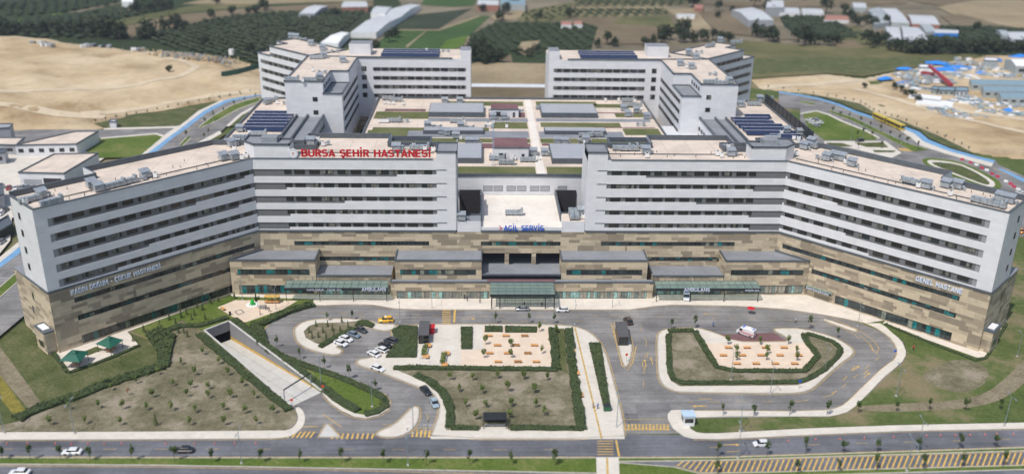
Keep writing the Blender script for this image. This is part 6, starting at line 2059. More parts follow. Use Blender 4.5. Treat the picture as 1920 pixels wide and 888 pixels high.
def hedge(poly, h, label, z=H, dens=5.0, leaf=.22, mat='leaf_h', px=True, group='clipped hedges round the forecourt'):
    P_ = [tuple(p[:2]) for p in (GP(poly) if px else poly)]
    ox, oy = P_[0]; L = [(p[0] - ox, p[1] - oy) for p in P_]
    h *= .62
    r_ = empty('hedge', label, 'hedge', (ox, oy, z - .05), 0, group)
    b = MB()
    b.sheet(L, h * .86, M['hedge_core'], thick=h * .86)
    b.build('stems', r_)
    xs = [p[0] for p in L]; ys = [p[1] for p in L]
    area = abs(sum(L[i - 1][0] * L[i][1] - L[i][0] * L[i - 1][1] for i in range(len(L)))) / 2
    b = MB(); rd = random.Random(int(abs(ox * 7 + oy * 3)) + 1)
    n = int(area * dens); k = 0; tries = 0
    while k < n and tries < n * 12:
        tries += 1
        x, y = rd.uniform(min(xs), max(xs)), rd.uniform(min(ys), max(ys))
        if not point_in((x, y), L): continue
        k += 1
        zz = h * .86 + rd.uniform(-.1, .45) * h * .7 + .4 * h * mnoise.noise(((x + ox) * .5, (y + oy) * .5, 0))
        nn = Vector((rd.uniform(-.8, .8), rd.uniform(-.8, .8), 1)).normalized(); a = nn.orthogonal().normalized(); q = nn.cross(a); s = leaf * rd.uniform(.6, 1.4); p = Vector((x, y, zz))
        b.face([p + a * s, p + q * s, p - a * s, p - q * s], M[mat])
    for i in range(len(L)):
        p, q = Vector((*L[i], 0)), Vector((*L[(i + 1) % len(L)], 0)); d = q - p; ln = d.length
        if ln < .05: continue
        nrm = Vector((d.y, -d.x, 0)).normalized()
        for _ in range(int(ln * h * dens * 1.2)):
            c = p + d * rd.random() + nrm * rd.uniform(-.15, .5); c.z = rd.uniform(.05, h)
            nn = (nrm * rd.choice((-1, 1)) + Vector((rd.uniform(-.6, .6), rd.uniform(-.6, .6), rd.uniform(0, .8)))).normalized(); a = nn.orthogonal().normalized(); w_ = nn.cross(a); s = leaf * rd.uniform(.6, 1.3)
            b.face([c + a * s, c + w_ * s, c - a * s, c - w_ * s], M[mat])
    b.build('foliage', r_)
    return r_


M['hedge_core'] = plain('hedge_inside', (0.04, 0.06, 0.022), .95, var=.3, scale=1.5)


def hline(pts, w, h, label, **kw):
    Q_ = [Vector(p) for p in GP(pts)]; A, B = [], []; P_ = []
    for i in range(len(Q_) - 1):
        n_ = max(1, int((Q_[i + 1] - Q_[i]).length / 1.8)); P_ += [Q_[i].lerp(Q_[i + 1], k / n_) for k in range(n_)]
    P_.append(Q_[-1])
    for i in range(len(P_)):
        d = (P_[min(i + 1, len(P_) - 1)] - P_[max(0, i - 1)]).normalized(); n = Vector((-d.y, d.x)) * w / 2
        A.append(tuple(P_[i] + n * random.uniform(.66, 1.06))); B.append(tuple(P_[i] - n * random.uniform(.66, 1.06)))
    return hedge(A + B[::-1], h, label, px=False, **kw)


hline([(33, 787), (78, 764), (133, 748), (200, 722), (260, 702), (305, 688)], 4.0, 1.3, 'long broad hedge between the left lawn and the dry tree planting', leaf=.3, dens=4)
hedge([(272, 628), (300, 616), (330, 630), (322, 660), (318, 688), (296, 694), (296, 660)], 1.4, 'thick bush mass right of the paved terrace with the green pavilions', leaf=.32, dens=4, group=None)
hline([(128, 700), (158, 690), (190, 679), (225, 665), (262, 648)], 1.2, .8, 'low hedge in front of the terrace with the green pavilions')
hline([(47, 600), (60, 612), (95, 655), (127, 699)], 1.2, .9, 'narrow hedge along the left edge of the terrace')
hline([(374, 628), (430, 676), (500, 736), (543, 770)], 2.6, 1.2, 'long hedge along the left side of the car ramp')
hline([(290, 628), (340, 612), (376, 612), (428, 596)], 2.4, 1.1, 'hedge behind the tunnel end of the car ramp')
hline([(438, 600), (500, 650), (560, 694), (606, 729), (640, 754), (672, 771)], 2.6, 1.2, 'long hedge along the right side of the car ramp')
hline([(502, 656), (560, 682), (612, 699), (655, 716), (698, 735), (719, 748), (722, 762), (706, 773), (684, 778)], 2.2, 1.0, 'curved hedge along the bend of the left road', mat='leaf_h')
hline([(587, 572), (552, 582), (522, 593), (497, 606), (478, 613)], 3.2, 1.6, 'thick hedge between the playground and the left bend of the road', leaf=.28)
hline([(478, 610), (486, 624), (492, 645)], 4.0, 1.4, 'short thick hedge where the left road turns at the ramp')
hline([(600, 652), (640, 629), (664, 617)], 2.2, 1.1, 'hedge behind the parked cars on the left island')
hedge([(665, 612), (672, 603), (688, 602), (702, 609), (698, 615), (684, 612)], 1.0, 'small rounded hedge at the right tip of the left island')
hedge([(735, 621), (750, 612), (783, 614), (781, 670), (724, 671), (742, 645)], 1.1, 'large block of hedge left of the dark grey pavilion', dens=4)
hedge([(864, 615), (886, 615), (885, 655), (865, 655)], 1.1, 'upright rectangular hedge block in the middle of the pale plaza')
hedge([(909, 613), (942, 613), (942, 623), (909, 623)], .9, 'short hedge at the top left of the bench plaza')
hedge([(947, 613), (1007, 614), (1006, 624), (947, 624)], .9, 'longer hedge at the top of the bench plaza')
hline([(1036, 617), (1039, 650), (1043, 694)], 2.6, 1.2, 'hedge along the right edge of the bench plaza')
hline([(1066, 618), (1073, 690), (1081, 740), (1090, 806)], 2.8, 1.2, 'long hedge along the left side of the straight white path')
hline([(738, 691), (800, 691), (900, 692), (1044, 694)], 2.2, 1.1, 'long hedge between the bench plaza and the big dry lawn')
hline([(780, 704), (812, 720), (834, 742), (843, 765), (844, 802)], 2.6, 1.1, 'curved hedge at the left edge of the big dry lawn')
hline([(846, 803), (897, 804)], 2.0, 1.0, 'short hedge left of the dark pergola by the boulevard')
hline([(957, 803), (1093, 805)], 2.0, 1.0, 'hedge right of the dark pergola by the boulevard')
hedge([(1104, 645), (1126, 645), (1144, 762), (1131, 763)], 1.1, 'long narrow hedge strip right of the straight white path')
hline([(1303, 622), (1320, 652), (1344, 689), (1372, 696), (1508, 697), (1534, 668), (1512, 641), (1507, 628)], 2.0, 1.0, 'inner hedge round the right bench plaza')
hline([(1253, 622), (1300, 620)], 2.2, 1.0, 'short hedge at the top left corner of the right island')
hline([(1253, 628), (1255, 690), (1262, 712), (1282, 719), (1493, 718), (1515, 712), (1545, 694), (1572, 668), (1576, 655), (1560, 641), (1512, 626)], 1.8, 1.0, 'outer hedge round the right island')
hline([(1658, 608), (1700, 625), (1760, 650), (1828, 676), (1848, 672), (1887, 608)], 1.1, .7, 'low hedge along the foot of the right wing')


# ------------------------------------------------------------------ trees of the forecourt
ORDW = ['first', 'second', 'third', 'fourth', 'fifth', 'sixth', 'seventh', 'eighth', 'ninth', 'tenth', 'eleventh', 'twelfth', 'thirteenth', 'fourteenth', 'fifteenth', 'sixteenth', 'seventeenth', 'eighteenth', 'nineteenth', 'twentieth']
TENS = {2: 'twenty', 3: 'thirty', 4: 'forty', 5: 'fifty', 6: 'sixty', 7: 'seventy', 8: 'eighty', 9: 'ninety'}


def ordw(n):
    if n < 20: return ORDW[n]
    m_ = n + 1
    if m_ >= 100: return 'hundred and ' + (ORDW[m_ - 101] if m_ > 100 else 'none')
    if m_ % 10 == 0: return {20: 'twentieth', 30: 'thirtieth', 40: 'fortieth', 50: 'fiftieth', 60: 'sixtieth', 70: 'seventieth', 80: 'eightieth', 90: 'ninetieth'}[m_]
    return TENS[m_ // 10] + '-' + ORDW[m_ % 10 - 1]


def row_of(pts, kind, name, what, where, group, size, cat='tree', z=H, jitter=.12, sz=None):
    pts = sorted(pts)
    for i, p in enumerate(pts):
        q = G(p[0], p[1]); s = size * random.uniform(1 - jitter, 1 + jitter)
        plant_tree(kind if len(p) < 3 else p[2], q.x, q.y, z, s, name, f'{what} {where}, {ordw(i)} from the left', group, cat, sz)


random.seed(5)
c5 = [(1150, 75), (1030, 130), (1245, 125), (1105, 190), (900, 185), (785, 235), (635, 275), (1295, 190), (1375, 250), (735, 300), (870, 315), (985, 250), (1085, 262), (1187, 267), (1065, 310), (1185, 320), (1310, 318), (1440, 320), (405, 380), (565, 375), (700, 382), (838, 385), (975, 390), (1115, 400), (1270, 385), (1390, 405), (1550, 405), (295, 470), (495, 465), (690, 468), (890, 470), (1080, 470), (1275, 470), (1455, 465)]
pts = [(x / 3 - 4, 640 + y / 3 + 1) for x, y in c5]
pts[9] = pts[9] + ('red',); pts[30] = pts[30] + ('conifer',)
row_of(pts, 'young', 'young_tree', 'small young tree', 'on the dry lawn left of the car ramp', 'young trees left of the car ramp', 1.15)
c6 = [(480 + x / 3.415, 560 + y / 3.415) for x, y in [(1245, 517), (1395, 517), (1555, 508), (1720, 512), (1310, 593), (1455, 605), (1615, 595), (1350, 688), (1480, 690), (1640, 688), (1415, 770), (1630, 760)]]
c6 += [(960 + x / 3.415, 560 + y / 3.415) for x, y in [(80, 515), (232, 518), (148, 600), (155, 690), (215, 745)]]
c6 = [(x - 2, y + 2) for x, y in c6]
row_of(c6, 'young', 'young_tree', 'small young tree', 'on the big dry lawn in the middle', 'young trees on the middle dry lawn', 1.25)
row_of([(480 + x / 3.415, 566 + y / 3.415) for x, y in [(1470, 275), (1460, 360), (1630, 290), (1632, 360)]] + [(1011, 622), (1016, 664), (1042, 625)], 'young', 'plaza_tree', 'bright green young tree', 'on the middle bench plaza', 'trees of the middle plaza', 1.3)
row_of([(1365, 646), (1425, 646), (1379, 664), (1439, 664), (1478, 646), (1494, 662), (1382, 676), (1437, 676), (1493, 676)], 'young', 'plaza_tree', 'bright green young tree', 'on the right bench plaza', 'trees of the right plaza', 1.25)
row_of([(480 + x / 3.415, 564 + y / 3.415) for x, y in [(385, 165), (460, 165), (550, 140), (340, 205), (400, 235), (450, 250), (500, 230), (540, 200), (490, 190), (590, 170), (360, 240), (430, 205)]], 'conifer', 'shrub', 'dark bushy shrub', 'in the planting bed of the left island', 'shrubs of the left island', .85, 'shrub')
row_of([(928, 607), (992, 606), (1038, 606), (660, 600), (613, 602)], 'street', 'street_tree', 'thin dark street tree', 'along the kerb in front of the plaza', 'street trees in front of the plaza', 1.15)
row_of([(519, 650), (563, 674), (609, 690), (655, 710), (705, 731)], 'street', 'street_tree', 'thin dark street tree', 'along the left bend of the road', 'street trees at the left bend', 1.3)
row_of([(1259, 618), (1303, 615), (1517, 617), (1569, 634)], 'street', 'street_tree', 'thin dark street tree', 'along the top kerb of the right island', 'street trees at the right island', 1.35)
row_of([(1355, 780), (1413, 780), (1480, 779), (1550, 778), (1608, 775), (1680, 772), (1742, 770), (1810, 771), (1875, 768)], 'street', 'street_tree', 'thin street tree', 'in the verge behind the right boulevard pavement', 'street trees of the right verge', 1.3)
row_of([(1345, 858), (1437, 855), (1510, 852), (1582, 850), (1645, 849), (1720, 845), (1797, 842), (1867, 840)], 'street', 'street_tree', 'thin street tree', 'in the upper narrow median on the right', 'street trees of the upper right median', 1.35)
row_of([(1495, 889), (1570, 885), (1643, 883), (1730, 880), (1803, 877), (1880, 875), (1345, 890)], 'street', 'street_tree', 'thin street tree', 'in the lower median on the right', 'street trees of the lower right median', 1.35)
row_of([(5, 862), (58, 863), (115, 862), (170, 864), (248, 865), (328, 866), (397, 867), (490, 868), (562, 869), (640, 869), (720, 871), (800, 872), (880, 872), (960, 872), (1040, 873)], 'street', 'street_tree', 'thin street tree', 'in the long left median of the boulevard', 'street trees of the left median', 1.35)
row_of([(1606, 262), (1618, 256), (1634, 262), (1560, 216), (1575, 222), (1590, 227), (1612, 236), (1630, 243), (1650, 250), (1668, 261), (1685, 268), (1700, 275), (1720, 284), (1608, 282), (1652, 282)], 'street', 'sapling', 'thin sapling', 'beside the right avenue', 'saplings beside the right avenue', 1.3, 'sapling', 1.0)
row_of([(385, 238), (402, 227), (420, 216), (440, 204), (460, 197), (480, 190), (350, 262), (392, 258), (384, 266)], 'street', 'sapling', 'thin sapling', 'beside the left avenue', 'saplings beside the left avenue', 1.3, 'sapling', 1.0)
row_of([(250, 640), (330, 610), (350, 590), (380, 582), (395, 570), (360, 600), (300, 634), (345, 625), (440, 560), (480, 562), (520, 560), (290, 648), (310, 655), (325, 640), (335, 625), (300, 612), (270, 622), (318, 600), (340, 596), (370, 578), (410, 566), (365, 592), (385, 600), (352, 632)], 'conifer', 'shrub', 'round green shrub', 'in the planting along the left wing', 'shrubs along the left wing', .9, 'shrub')
plant_tree('street', *G(484, 577)[:2], H, 1.3, 'playground_tree', 'single small tree in the middle of the playground', None, 'tree')

# distinct labels for the far trees and fence saplings
def relabel(name, fn):
    obs = [o for o in bpy.data.objects if o.parent is None and o.name.split('.')[0] == name and 'label' in o]
    from collections import defaultdict
    D_ = defaultdict(list)
    for o in obs: D_[fn(o)].append(o)
    for key, L in D_.items():
        if key is None: continue
        L.sort(key=lambda o: o.location.x / max(1, o.location.y))
        for i, o in enumerate(L):
            o['label'] = f'{key[0]}, {ordw(i)} from the left' if len(L) > 1 else key[0]
            o['group'] = key[1]


def far_region(o):
    x, y = o.location.x, o.location.y; a = x / y
    if a < -.27: return ('dark tree in the belt behind the left sand plateau', 'trees behind the left sand plateau')
    if a < -.12: return ('dark tree in the fields above the left rear building', 'trees above the left rear building')
    if a < .1: return ('dark tree in the fields between the two rear buildings', 'trees between the rear buildings')
    if a < .29 and y < 760: return ('dark tree in the belt just behind the right rear building', 'trees behind the right rear building')
    if a < .29: return ('dark tree among sheds at the top, above the right rear building', 'trees among the upper sheds')
    if y < 700: return ('dark tree in the belt behind the camp and its field', 'trees behind the camp')
    return ('dark tree beside the industrial sheds, upper right', 'trees at the industrial sheds')


relabel('broadleaf_tree', far_region)
relabel('sapling', lambda o: (o['label'], o['group']) if o['group'] in ('saplings along the right fence', 'saplings along the left fence') else None)

# ================================================================== vehicles
def car_paint(name, col, metallic=.1):
    k = NT(name, .28, metallic, .6); k.b.inputs['Coat Weight'].default_value = .6
    return k.out(col)


PAINT = {'white': car_paint('white_car_paint', (.72, .73, .74)), 'black': car_paint('black_car_paint', (.02, .02, .024)), 'silver': car_paint('silver_car_paint', (.34, .36, .38), .5),
         'blue': car_paint('blue_grey_car_paint', (.20, .27, .34), .4), 'dark': car_paint('dark_grey_car_paint', (.05, .055, .065), .3), 'yellow': car_paint('yellow_taxi_paint', (.78, .42, .01)),
         'orange': car_paint('orange_taxi_paint', (.75, .24, .01)), 'red': car_paint('red_car_paint', (.33, .015, .02)), 'brown': car_paint('brown_car_paint', (.07, .045, .04)), 'sky': car_paint('pale_blue_car_paint', (.40, .50, .56), .3)}
M['carglass'] = NT('car_glass', .08, 0, .7).out((.015, .018, .02))
M['tyre'] = plain('tyre', (.02, .02, .02), .9)
M['rim'] = plain('wheel_rim', (.35, .36, .37), .35, .7)
M['lamp_h'] = plain('headlight', (.8, .8, .78), .2)
M['lamp_t'] = plain('tail_light', (.35, .01, .01), .3)
CARS = {}


def loft(b, secs, mat, cap=True):
    """secs: list of (x, [(y,z)...]) rings"""
    for i in range(len(secs) - 1):
        A = [(secs[i][0], y, z) for y, z in secs[i][1]]; B = [(secs[i + 1][0], y, z) for y, z in secs[i + 1][1]]
        n = len(A)
        for k in range(n):
            j = (k + 1) % n
            b.face([A[k], A[j], B[j], B[k]][::-1], mat)
    if cap:
        b.face([(secs[0][0], y, z) for y, z in secs[0][1]][::-1], mat); b.face([(secs[-1][0], y, z) for y, z in secs[-1][1]], mat)


def ring(w, z0, z1, r=.12):
    return [(-w, z0), (-w + 0, z1 - r), (-w + r, z1), (w - r, z1), (w, z1 - r), (w, z0)][::-1]


def car_parts(kind, colour):
    key = (kind, colour)
    if key in CARS: return CARS[key]
    P_ = PAINT[colour]; parts = []
    if kind in ('sedan', 'hatch', 'suv'):
        L, W, hh, top = {'sedan': (4.5, .88, .86, 1.42), 'hatch': (4.0, .86, .88, 1.46), 'suv': (4.6, .93, .98, 1.72)}[kind]
        f, r_ = L / 2, -L / 2
        b = MB()
        loft(b, [(r_, ring(W * .86, .36, hh * .92)), (r_ + .25, ring(W * .97, .24, hh)), (r_ + L * .3, ring(W, .22, hh + .02)), (f - L * .28, ring(W, .22, hh)), (f - .45, ring(W * .97, .22, hh * .88)), (f, ring(W * .80, .32, hh * .68))], P_)
        parts.append(('body', b.mesh('body')))
        rb = {'sedan': .62, 'hatch': .22, 'suv': .2}[kind]
        x0, x1, x2, x3 = r_ + rb, r_ + rb + .45, f - L * .40, f - L * .25
        b = MB()
        loft(b, [(x0, ring(W * .88, hh - .03, hh + .03, .02)), (x1, ring(W * .80, hh - .03, top - .05, .1)), (x2, ring(W * .80, hh - .03, top - .03, .1)), (x3, ring(W * .88, hh - .05, hh + .01, .02))], M['carglass'])
        parts.append(('window', b.mesh('window')))
        b = MB()
        loft(b, [(x1 - .06, ring(W * .74, top - .10, top - .02, .05)), ((x1 + x2) / 2, ring(W * .75, top - .08, top + .03, .05)), (x2 + .08, ring(W * .74, top - .10, top - .02, .05))], P_)
        for y in (-1, 1):
            for xa in ((x1 + x2) / 2,):
                b.box(xa - .04, xa + .04, y * W * .82 - .03, y * W * .82 + .03, hh, top - .06, P_)
        parts.append(('roof', b.mesh('roof')))
        wb, wr = L * .29, .33 if kind != 'suv' else .38
        ends = [(f - .06, f - .01, .62, .74, M['lamp_h'], 'headlight'), (r_ - .01, r_ + .06, .62, .78, M['lamp_t'], 'tail_light')]
        mid = True
    elif kind == 'van':
        L, W, hh, top = 5.6, 1.0, 1.2, 2.5
        f, r_ = L / 2, -L / 2
        b = MB()
        loft(b, [(r_, ring(W * .94, .35, top - .06)), (r_ + .12, ring(W, .3, top)), (f - 1.7, ring(W, .3, top)), (f - 1.15, ring(W * .95, .3, top - .25)), (f - .75, ring(W * .98, .3, 1.35)), (f - .1, ring(W * .95, .3, 1.05)), (f, ring(W * .86, .36, .85))], P_)
        parts.append(('body', b.mesh('body')))
        b = MB()
        b.face([(f - 1.1, -W * .84, top - .34), (f - .76, -W * .88, 1.42), (f - .76, W * .88, 1.42), (f - 1.1, W * .84, top - .34)], M['carglass'])
        for y in (-1, 1):
            b.box(f - 2.0, f - 1.05, y * (W + .005) - .01, y * (W + .005) + .01, 1.35, top - .45, M['carglass'])
        parts.append(('window', b.mesh('window')))
        wb, wr = 1.75, .36
        ends = [(f - .12, f - .02, .75, .92, M['lamp_h'], 'headlight'), (r_ - .02, r_ + .05, .8, 1.2, M['lamp_t'], 'tail_light')]
    w = MB(); n = 14
    w.tube((0, -.11, 0), (0, .11, 0), wr, M['tyre'], n, caps=True)
    w.tube((0, -.13, 0), (0, .13, 0), wr * .6, M['rim'], 10, caps=True)
    wm = w.mesh('wheel')
    for x in (-wb, wb):
        for y in (-1, 1): parts.append(('wheel', wm, (x, y * (W - .07), wr)))
    for xa, xb, za, zb, mt, nm in ends:
        for y in (-1, 1):
            b = MB(); b.box(xa, xb, min(y * W * .55, y * W * .82), max(y * W * .55, y * W * .82), za, zb, mt); parts.append((nm, b.mesh(nm)))
    CARS[key] = parts
    return parts


def vehicle(kind, colour, x, y, z, ang, label, cat='car', group=None, name='parked_car'):
    r_ = empty(name, label, cat, (x, y, z), ang, group)
    for p in car_parts(kind, colour):
        o = bpy.data.objects.new(p[0], p[1]); COL.objects.link(o); o.parent = r_
        if len(p) > 2: o.location = p[2]
    return r_


def vpx(kind, colour, front, rear, label, z=.02, **kw):
    a, c = G(*front, z), G(*rear, z); d = a - c
    return vehicle(kind, colour, (a.x + c.x) / 2, (a.y + c.y) / 2, z, math.atan2(d.y, d.x), label, **kw)


vt = vpx('suv', 'yellow', (709, 603), (738, 602), 'yellow taxi standing at the kerb in front of the left island', cat='taxi', name='taxi')
b = MB(); b.box(-.25, .25, -.35, .35, 1.75, 1.92, M['white']); b.build('roof_sign', vt)
PC = 'cars parked on the small lot beside the left island'
vpx('sedan', 'white', (652, 650), (627, 641), 'white car nearest the kerb tip in the left row of the small lot', group=PC)
vpx('sedan', 'white', (662, 642), (636, 633), 'second white car in the left row of the small lot', group=PC)
vpx('sedan', 'blue', (676, 634), (651, 625), 'blue grey car in the left row of the small lot', group=PC)
vpx('hatch', 'dark', (690, 626), (666, 616), 'dark grey car at the far end of the left row of the small lot', group=PC)
vpx('sedan', 'white', (689, 660), (713, 671), 'white car nearest the viewer in the right row of the small lot', group=PC)
vpx('hatch', 'white', (705, 654), (726, 662), 'second white car in the right row of the small lot', group=PC)
vpx('sedan', 'black', (710, 645), (735, 654), 'black car third in the right row, beside the hedge block', group=PC)
vpx('suv', 'dark', (722, 638), (745, 645), 'dark grey car fourth in the right row, half behind the hedge block', group=PC)
vpx('sedan', 'white', (720, 697), (696, 688), 'white car standing alone below the small lot', name='car')
vpx('sedan', 'black', (808, 744), (789, 725), 'black car waiting at the kerb of the curved road', name='car')
vpx('sedan', 'sky', (819, 767), (810, 748), 'pale blue car behind the black one on the curved road', name='car')
vpx('sedan', 'silver', (965, 581), (993, 581), 'silver car under the main entrance canopy', name='car')
vpx('hatch', 'white', (1041, 583), (1067, 583), 'white car just right of the main entrance canopy', name='car')
vpx('suv', 'brown', (1171, 596), (1184, 612), 'dark brown car passing the dark pavilion on the narrow island', name='car')
vpx('sedan', 'white', (117, 850), (154, 849), 'white car on the boulevard at the left', name='car')
vpx('sedan', 'black', (326, 846), (365, 846), 'black car on the boulevard, right of the white one', name='car')
vpx('hatch', 'white', (1408, 835), (1446, 834), 'white car on the boulevard at the right', name='car')
vpx('sedan', 'white', (16, 888), (60, 888), 'white car with a dark sunroof on the lowest road, bottom left corner', name='car')
ZR = .93
for i, (px, py, col, kind, lab) in enumerate([(3, 352, 'white', 'hatch', 'white car leftmost in the row before the garage building'), (16, 354, 'red', 'sedan', 'dark red car in the row before the garage building'), (29, 354, 'white', 'sedan', 'white car right of the red one before the garage building'),
                                 (40, 353.5, 'silver', 'hatch', 'silver car in the row before the garage building'), (49, 353, 'blue', 'sedan', 'blue car in the row before the garage building'), (60, 353, 'silver', 'sedan', 'silver car rightmost in the row before the garage building')]):
    vpx(kind, col, (px - 3, py + 5), (px + 5, py - 5), lab, z=ZR, group='cars before the garage building')
for px, py, col, lab in [(2, 402, 'white', 'white car at the left edge by the parking canopy'), (10, 396, 'dark', 'dark car at the left edge by the parking canopy'), (3, 455, 'silver', 'silver car at the left edge below the parking canopy')]:
    vpx('sedan', col, (px - 6, py + 5), (px + 6, py - 5), lab, z=ZR, group='cars at the left edge')
vpx('suv', 'black', (1603, 266), (1620, 265), 'black car on the small side road by the right lawn', z=.95, name='car')
vo = vpx('suv', 'orange', (1900, 431), (1917, 438), 'orange taxi on the road beyond the right wing', z=.95, cat='taxi', name='taxi')
vpx('sedan', 'white', (1906, 361), (1923, 367), 'white car on the right avenue at the picture edge', z=.95, name='car')
for i, (px, py, col) in enumerate([(1517, 226, 'white'), (1524, 231, 'white'), (1530, 236, 'silver'), (1536, 230, 'white'), (1528, 224, 'silver')]):
    vpx('sedan', col, (px - 5, py), (px + 6, py + 2), ['white car nearest the louvre screen behind the right building', 'second white car behind the louvre screen', 'silver car nearest the viewer behind the louvre screen', 'white car farthest right behind the louvre screen', 'silver car at the back behind the louvre screen'][i], z=1.1, group='cars behind the louvre screen')
# ambulances
def ambulance(front, rear, label):
    v = vpx('van', 'white', front, rear, label, cat='ambulance', name='ambulance')
    b = MB()
    for y in (-1, 1): b.box(-2.7, 1.6, y * 1.008 - .006, y * 1.008 + .006, .95, 1.2, M['red']); b.box(-2.7, 1.0, y * 1.008 - .006, y * 1.008 + .006, .62, .72, M['red'])
    b.build('red_stripe', v)
    b = MB(); b.box(.6, .95, -.7, .7, 2.5, 2.68, M['blue']); b.build('light_bar', v)
    b = MB(); b.box(-2.4, -2.15, -.6, .6, 2.5, 2.66, M['blue']); b.build('light_bar', v)
    b = MB(); b.box(-1.4, -.3, -.45, .45, 2.5, 2.72, M['white']); b.build('roof_vent', v)
    return v


ambulance((1287, 572), (1285.5, 546), 'white ambulance facing the viewer at the right glass canopy')
ambulance((1378, 620), (1419, 634), 'white ambulance with a pink red stripe beside the right bench plaza')
# articulated bus
bus = empty('articulated_bus', 'yellow articulated bus with black windows on the right avenue', 'bus')
M['busyellow'] = car_paint('yellow_bus_paint', (.72, .52, .02))
for k, (a, c) in enumerate((((1639, 221), (1661, 231)), ((1664, 232), (1692, 245)))):
    A, B = G(*a, .95), G(*c, .95); d = B - A; L = d.length; F = Frame((A.x, A.y), (d.x, d.y), 1)
    b = MB(); F.box(b, 0, L, -1.3, 1.3, 1.3, 4.0, M['busyellow']); F.box(b, .3, L - .3, -1.1, 1.1, 4.0, 4.25, M['busyellow']); b.build('front_body' if k else 'rear_body', bus)
    b = MB(); F.box(b, .4, L - .4, 1.3, 1.33, 2.2, 3.5, M['carglass']); F.box(b, .4, L - .4, -1.33, -1.3, 2.2, 3.5, M['carglass'])
    if k: F.box(b, L, L + .03, -1.15, 1.15, 2.0, 3.7, M['carglass'])
    b.build('window', bus)
    for s in (L * .2, L * .8):
        for t in (-1.2, 1.2):
            b = MB(); p = F.P(s, t - .15, 1.42); q = F.P(s, t + .15, 1.42); b.tube(p, q, .48, M['tyre'], 12, caps=True); b.build('wheel', bus)
b = MB(); a = G(1662.3, 231.5, .95); b.box(-1, 1, -1.1, 1.1, 1.5, 3.9, M['dark'], rot=-.9, at=(a.x, a.y)); b.build('bellows', bus)

# ================================================================== street furniture
def lamp_mesh():
    b = MB(); b.tube((0, 0, 0), (0, 0, 9), .11, M['pole'], 6, .07)
    for s in (-1, 1): b.tube((0, 0, 8.9), (s * 1.6, 0, 9.25), .05, M['pole'], 5)
    b.box(-.25, .25, -.25, .25, 0, .35, M['conc'])
    h_ = MB(); h_.box(-.45, .45, -.14, .14, -.06, .06, M['pole'])
    return b.mesh('pole'), h_.mesh('lamp_head')


M['pole'] = plain('lamp_pole_metal', (.30, .36, .38), .4, .4)
lpm, lhm = lamp_mesh()


def lamp(px, py, z, label, ang=1.57, sc_=1.0):
    p = G(px, py, z); r_ = empty('street_lamp', label, 'street lamp', (p.x, p.y, z), ang, 'double armed street lamps'); r_.scale = (sc_, sc_, sc_)
    o = bpy.data.objects.new('pole', lpm); COL.objects.link(o); o.parent = r_
    for s in (-1, 1):
        o = bpy.data.objects.new('lamp_head', lhm); COL.objects.link(o); o.parent = r_; o.location = (s * 1.9, 0, 9.25)
    return r_


for px, py, lab in [(8, 811, 'double armed lamp on the left pavement at the picture edge'), (140, 812, 'double armed lamp on the left pavement above the white car'), (453, 868, 'double armed lamp in the left median right of the black car'), (765, 872, 'double armed lamp in the median below the big dry lawn'),
                    (1387, 808, 'double armed lamp on the right pavement near the kiosk'), (1383, 858, 'double armed lamp in the upper right median near the crossing'), (1883, 798, 'double armed lamp on the right pavement at the picture edge'), (1720, 846, 'double armed lamp in the upper right median'),
                    (1700, 882, 'double armed lamp in the lower right median'), (1547, 693, 'double armed lamp in the right tip of the right island'), (1370, 712, 'double armed lamp at the lower edge of the right island'), (1907, 668, 'double armed lamp on the grass at the far right'),
                    (1608, 612, 'double armed lamp at the pale island before the right wing'), (1680, 742, 'double armed lamp on the right lawn beside the bend'), (455, 562, 'lamp at the left edge of the playground'), (518, 580, 'lamp at the right edge of the playground'),
                    (602, 722, 'lamp beside the mouth of the car ramp'), (698, 762, 'lamp at the lower end of the ramp island'), (750, 604, 'lamp between the taxi and the hedge block'), (1148, 576, 'lamp before the entrance storey right of the canopy'),
                    (810, 577, 'lamp before the entrance storey left of the canopy'), (775, 812, 'lamp on the teardrop island near the crossing'), (1156, 800, 'lamp at the lower end of the straight white path'), (1444, 738, 'lamp at the lower kerb of the right island'), (1078, 608, 'lamp at the top of the straight white path')]:
    lamp(px, py, H, lab, 1.57, .95 if py > 700 else .8)
for px, py, lab in [(1595, 262, 'lamp on the right triangular lawn'), (1760, 322, 'lamp inside the teardrop island beyond the right wing'), (1690, 268, 'lamp in the median of the right avenue'), (1618, 262, 'lamp at the corner of the right triangular lawn'), (400, 228, 'lamp in the median of the left avenue')]:
    lamp(px, py, 1.0, lab, .8, .9)

M['bench'] = plain('orange_bench_wood', (.62, .31, .11), .6, var=.12)
bm = MB()
for i in range(5): bm.box(-1.1, 1.1, -.40 + i * .17, -.25 + i * .17, .40, .50, M['bench'])
bseat = bm.mesh('seat')
bm = MB(); bm.box(-.06, .06, -.3, .36, 0, .42, M['dark']); bleg = bm.mesh('leg')


def bench(px, py, ang, label, group, z=H + .03):
    p = G(px, py, z); r_ = empty('park_bench', label, 'bench', (p.x, p.y, z), ang, group); r_.scale = (.95, 1.1, 1.0)
    for nm, me, l_ in (('seat', bseat, (0, 0, 0)), ('leg', bleg, (-.85, 0, 0)), ('leg', bleg, (.85, 0, 0))):
        o = bpy.data.objects.new(nm, me); COL.objects.link(o); o.parent = r_; o.location = l_


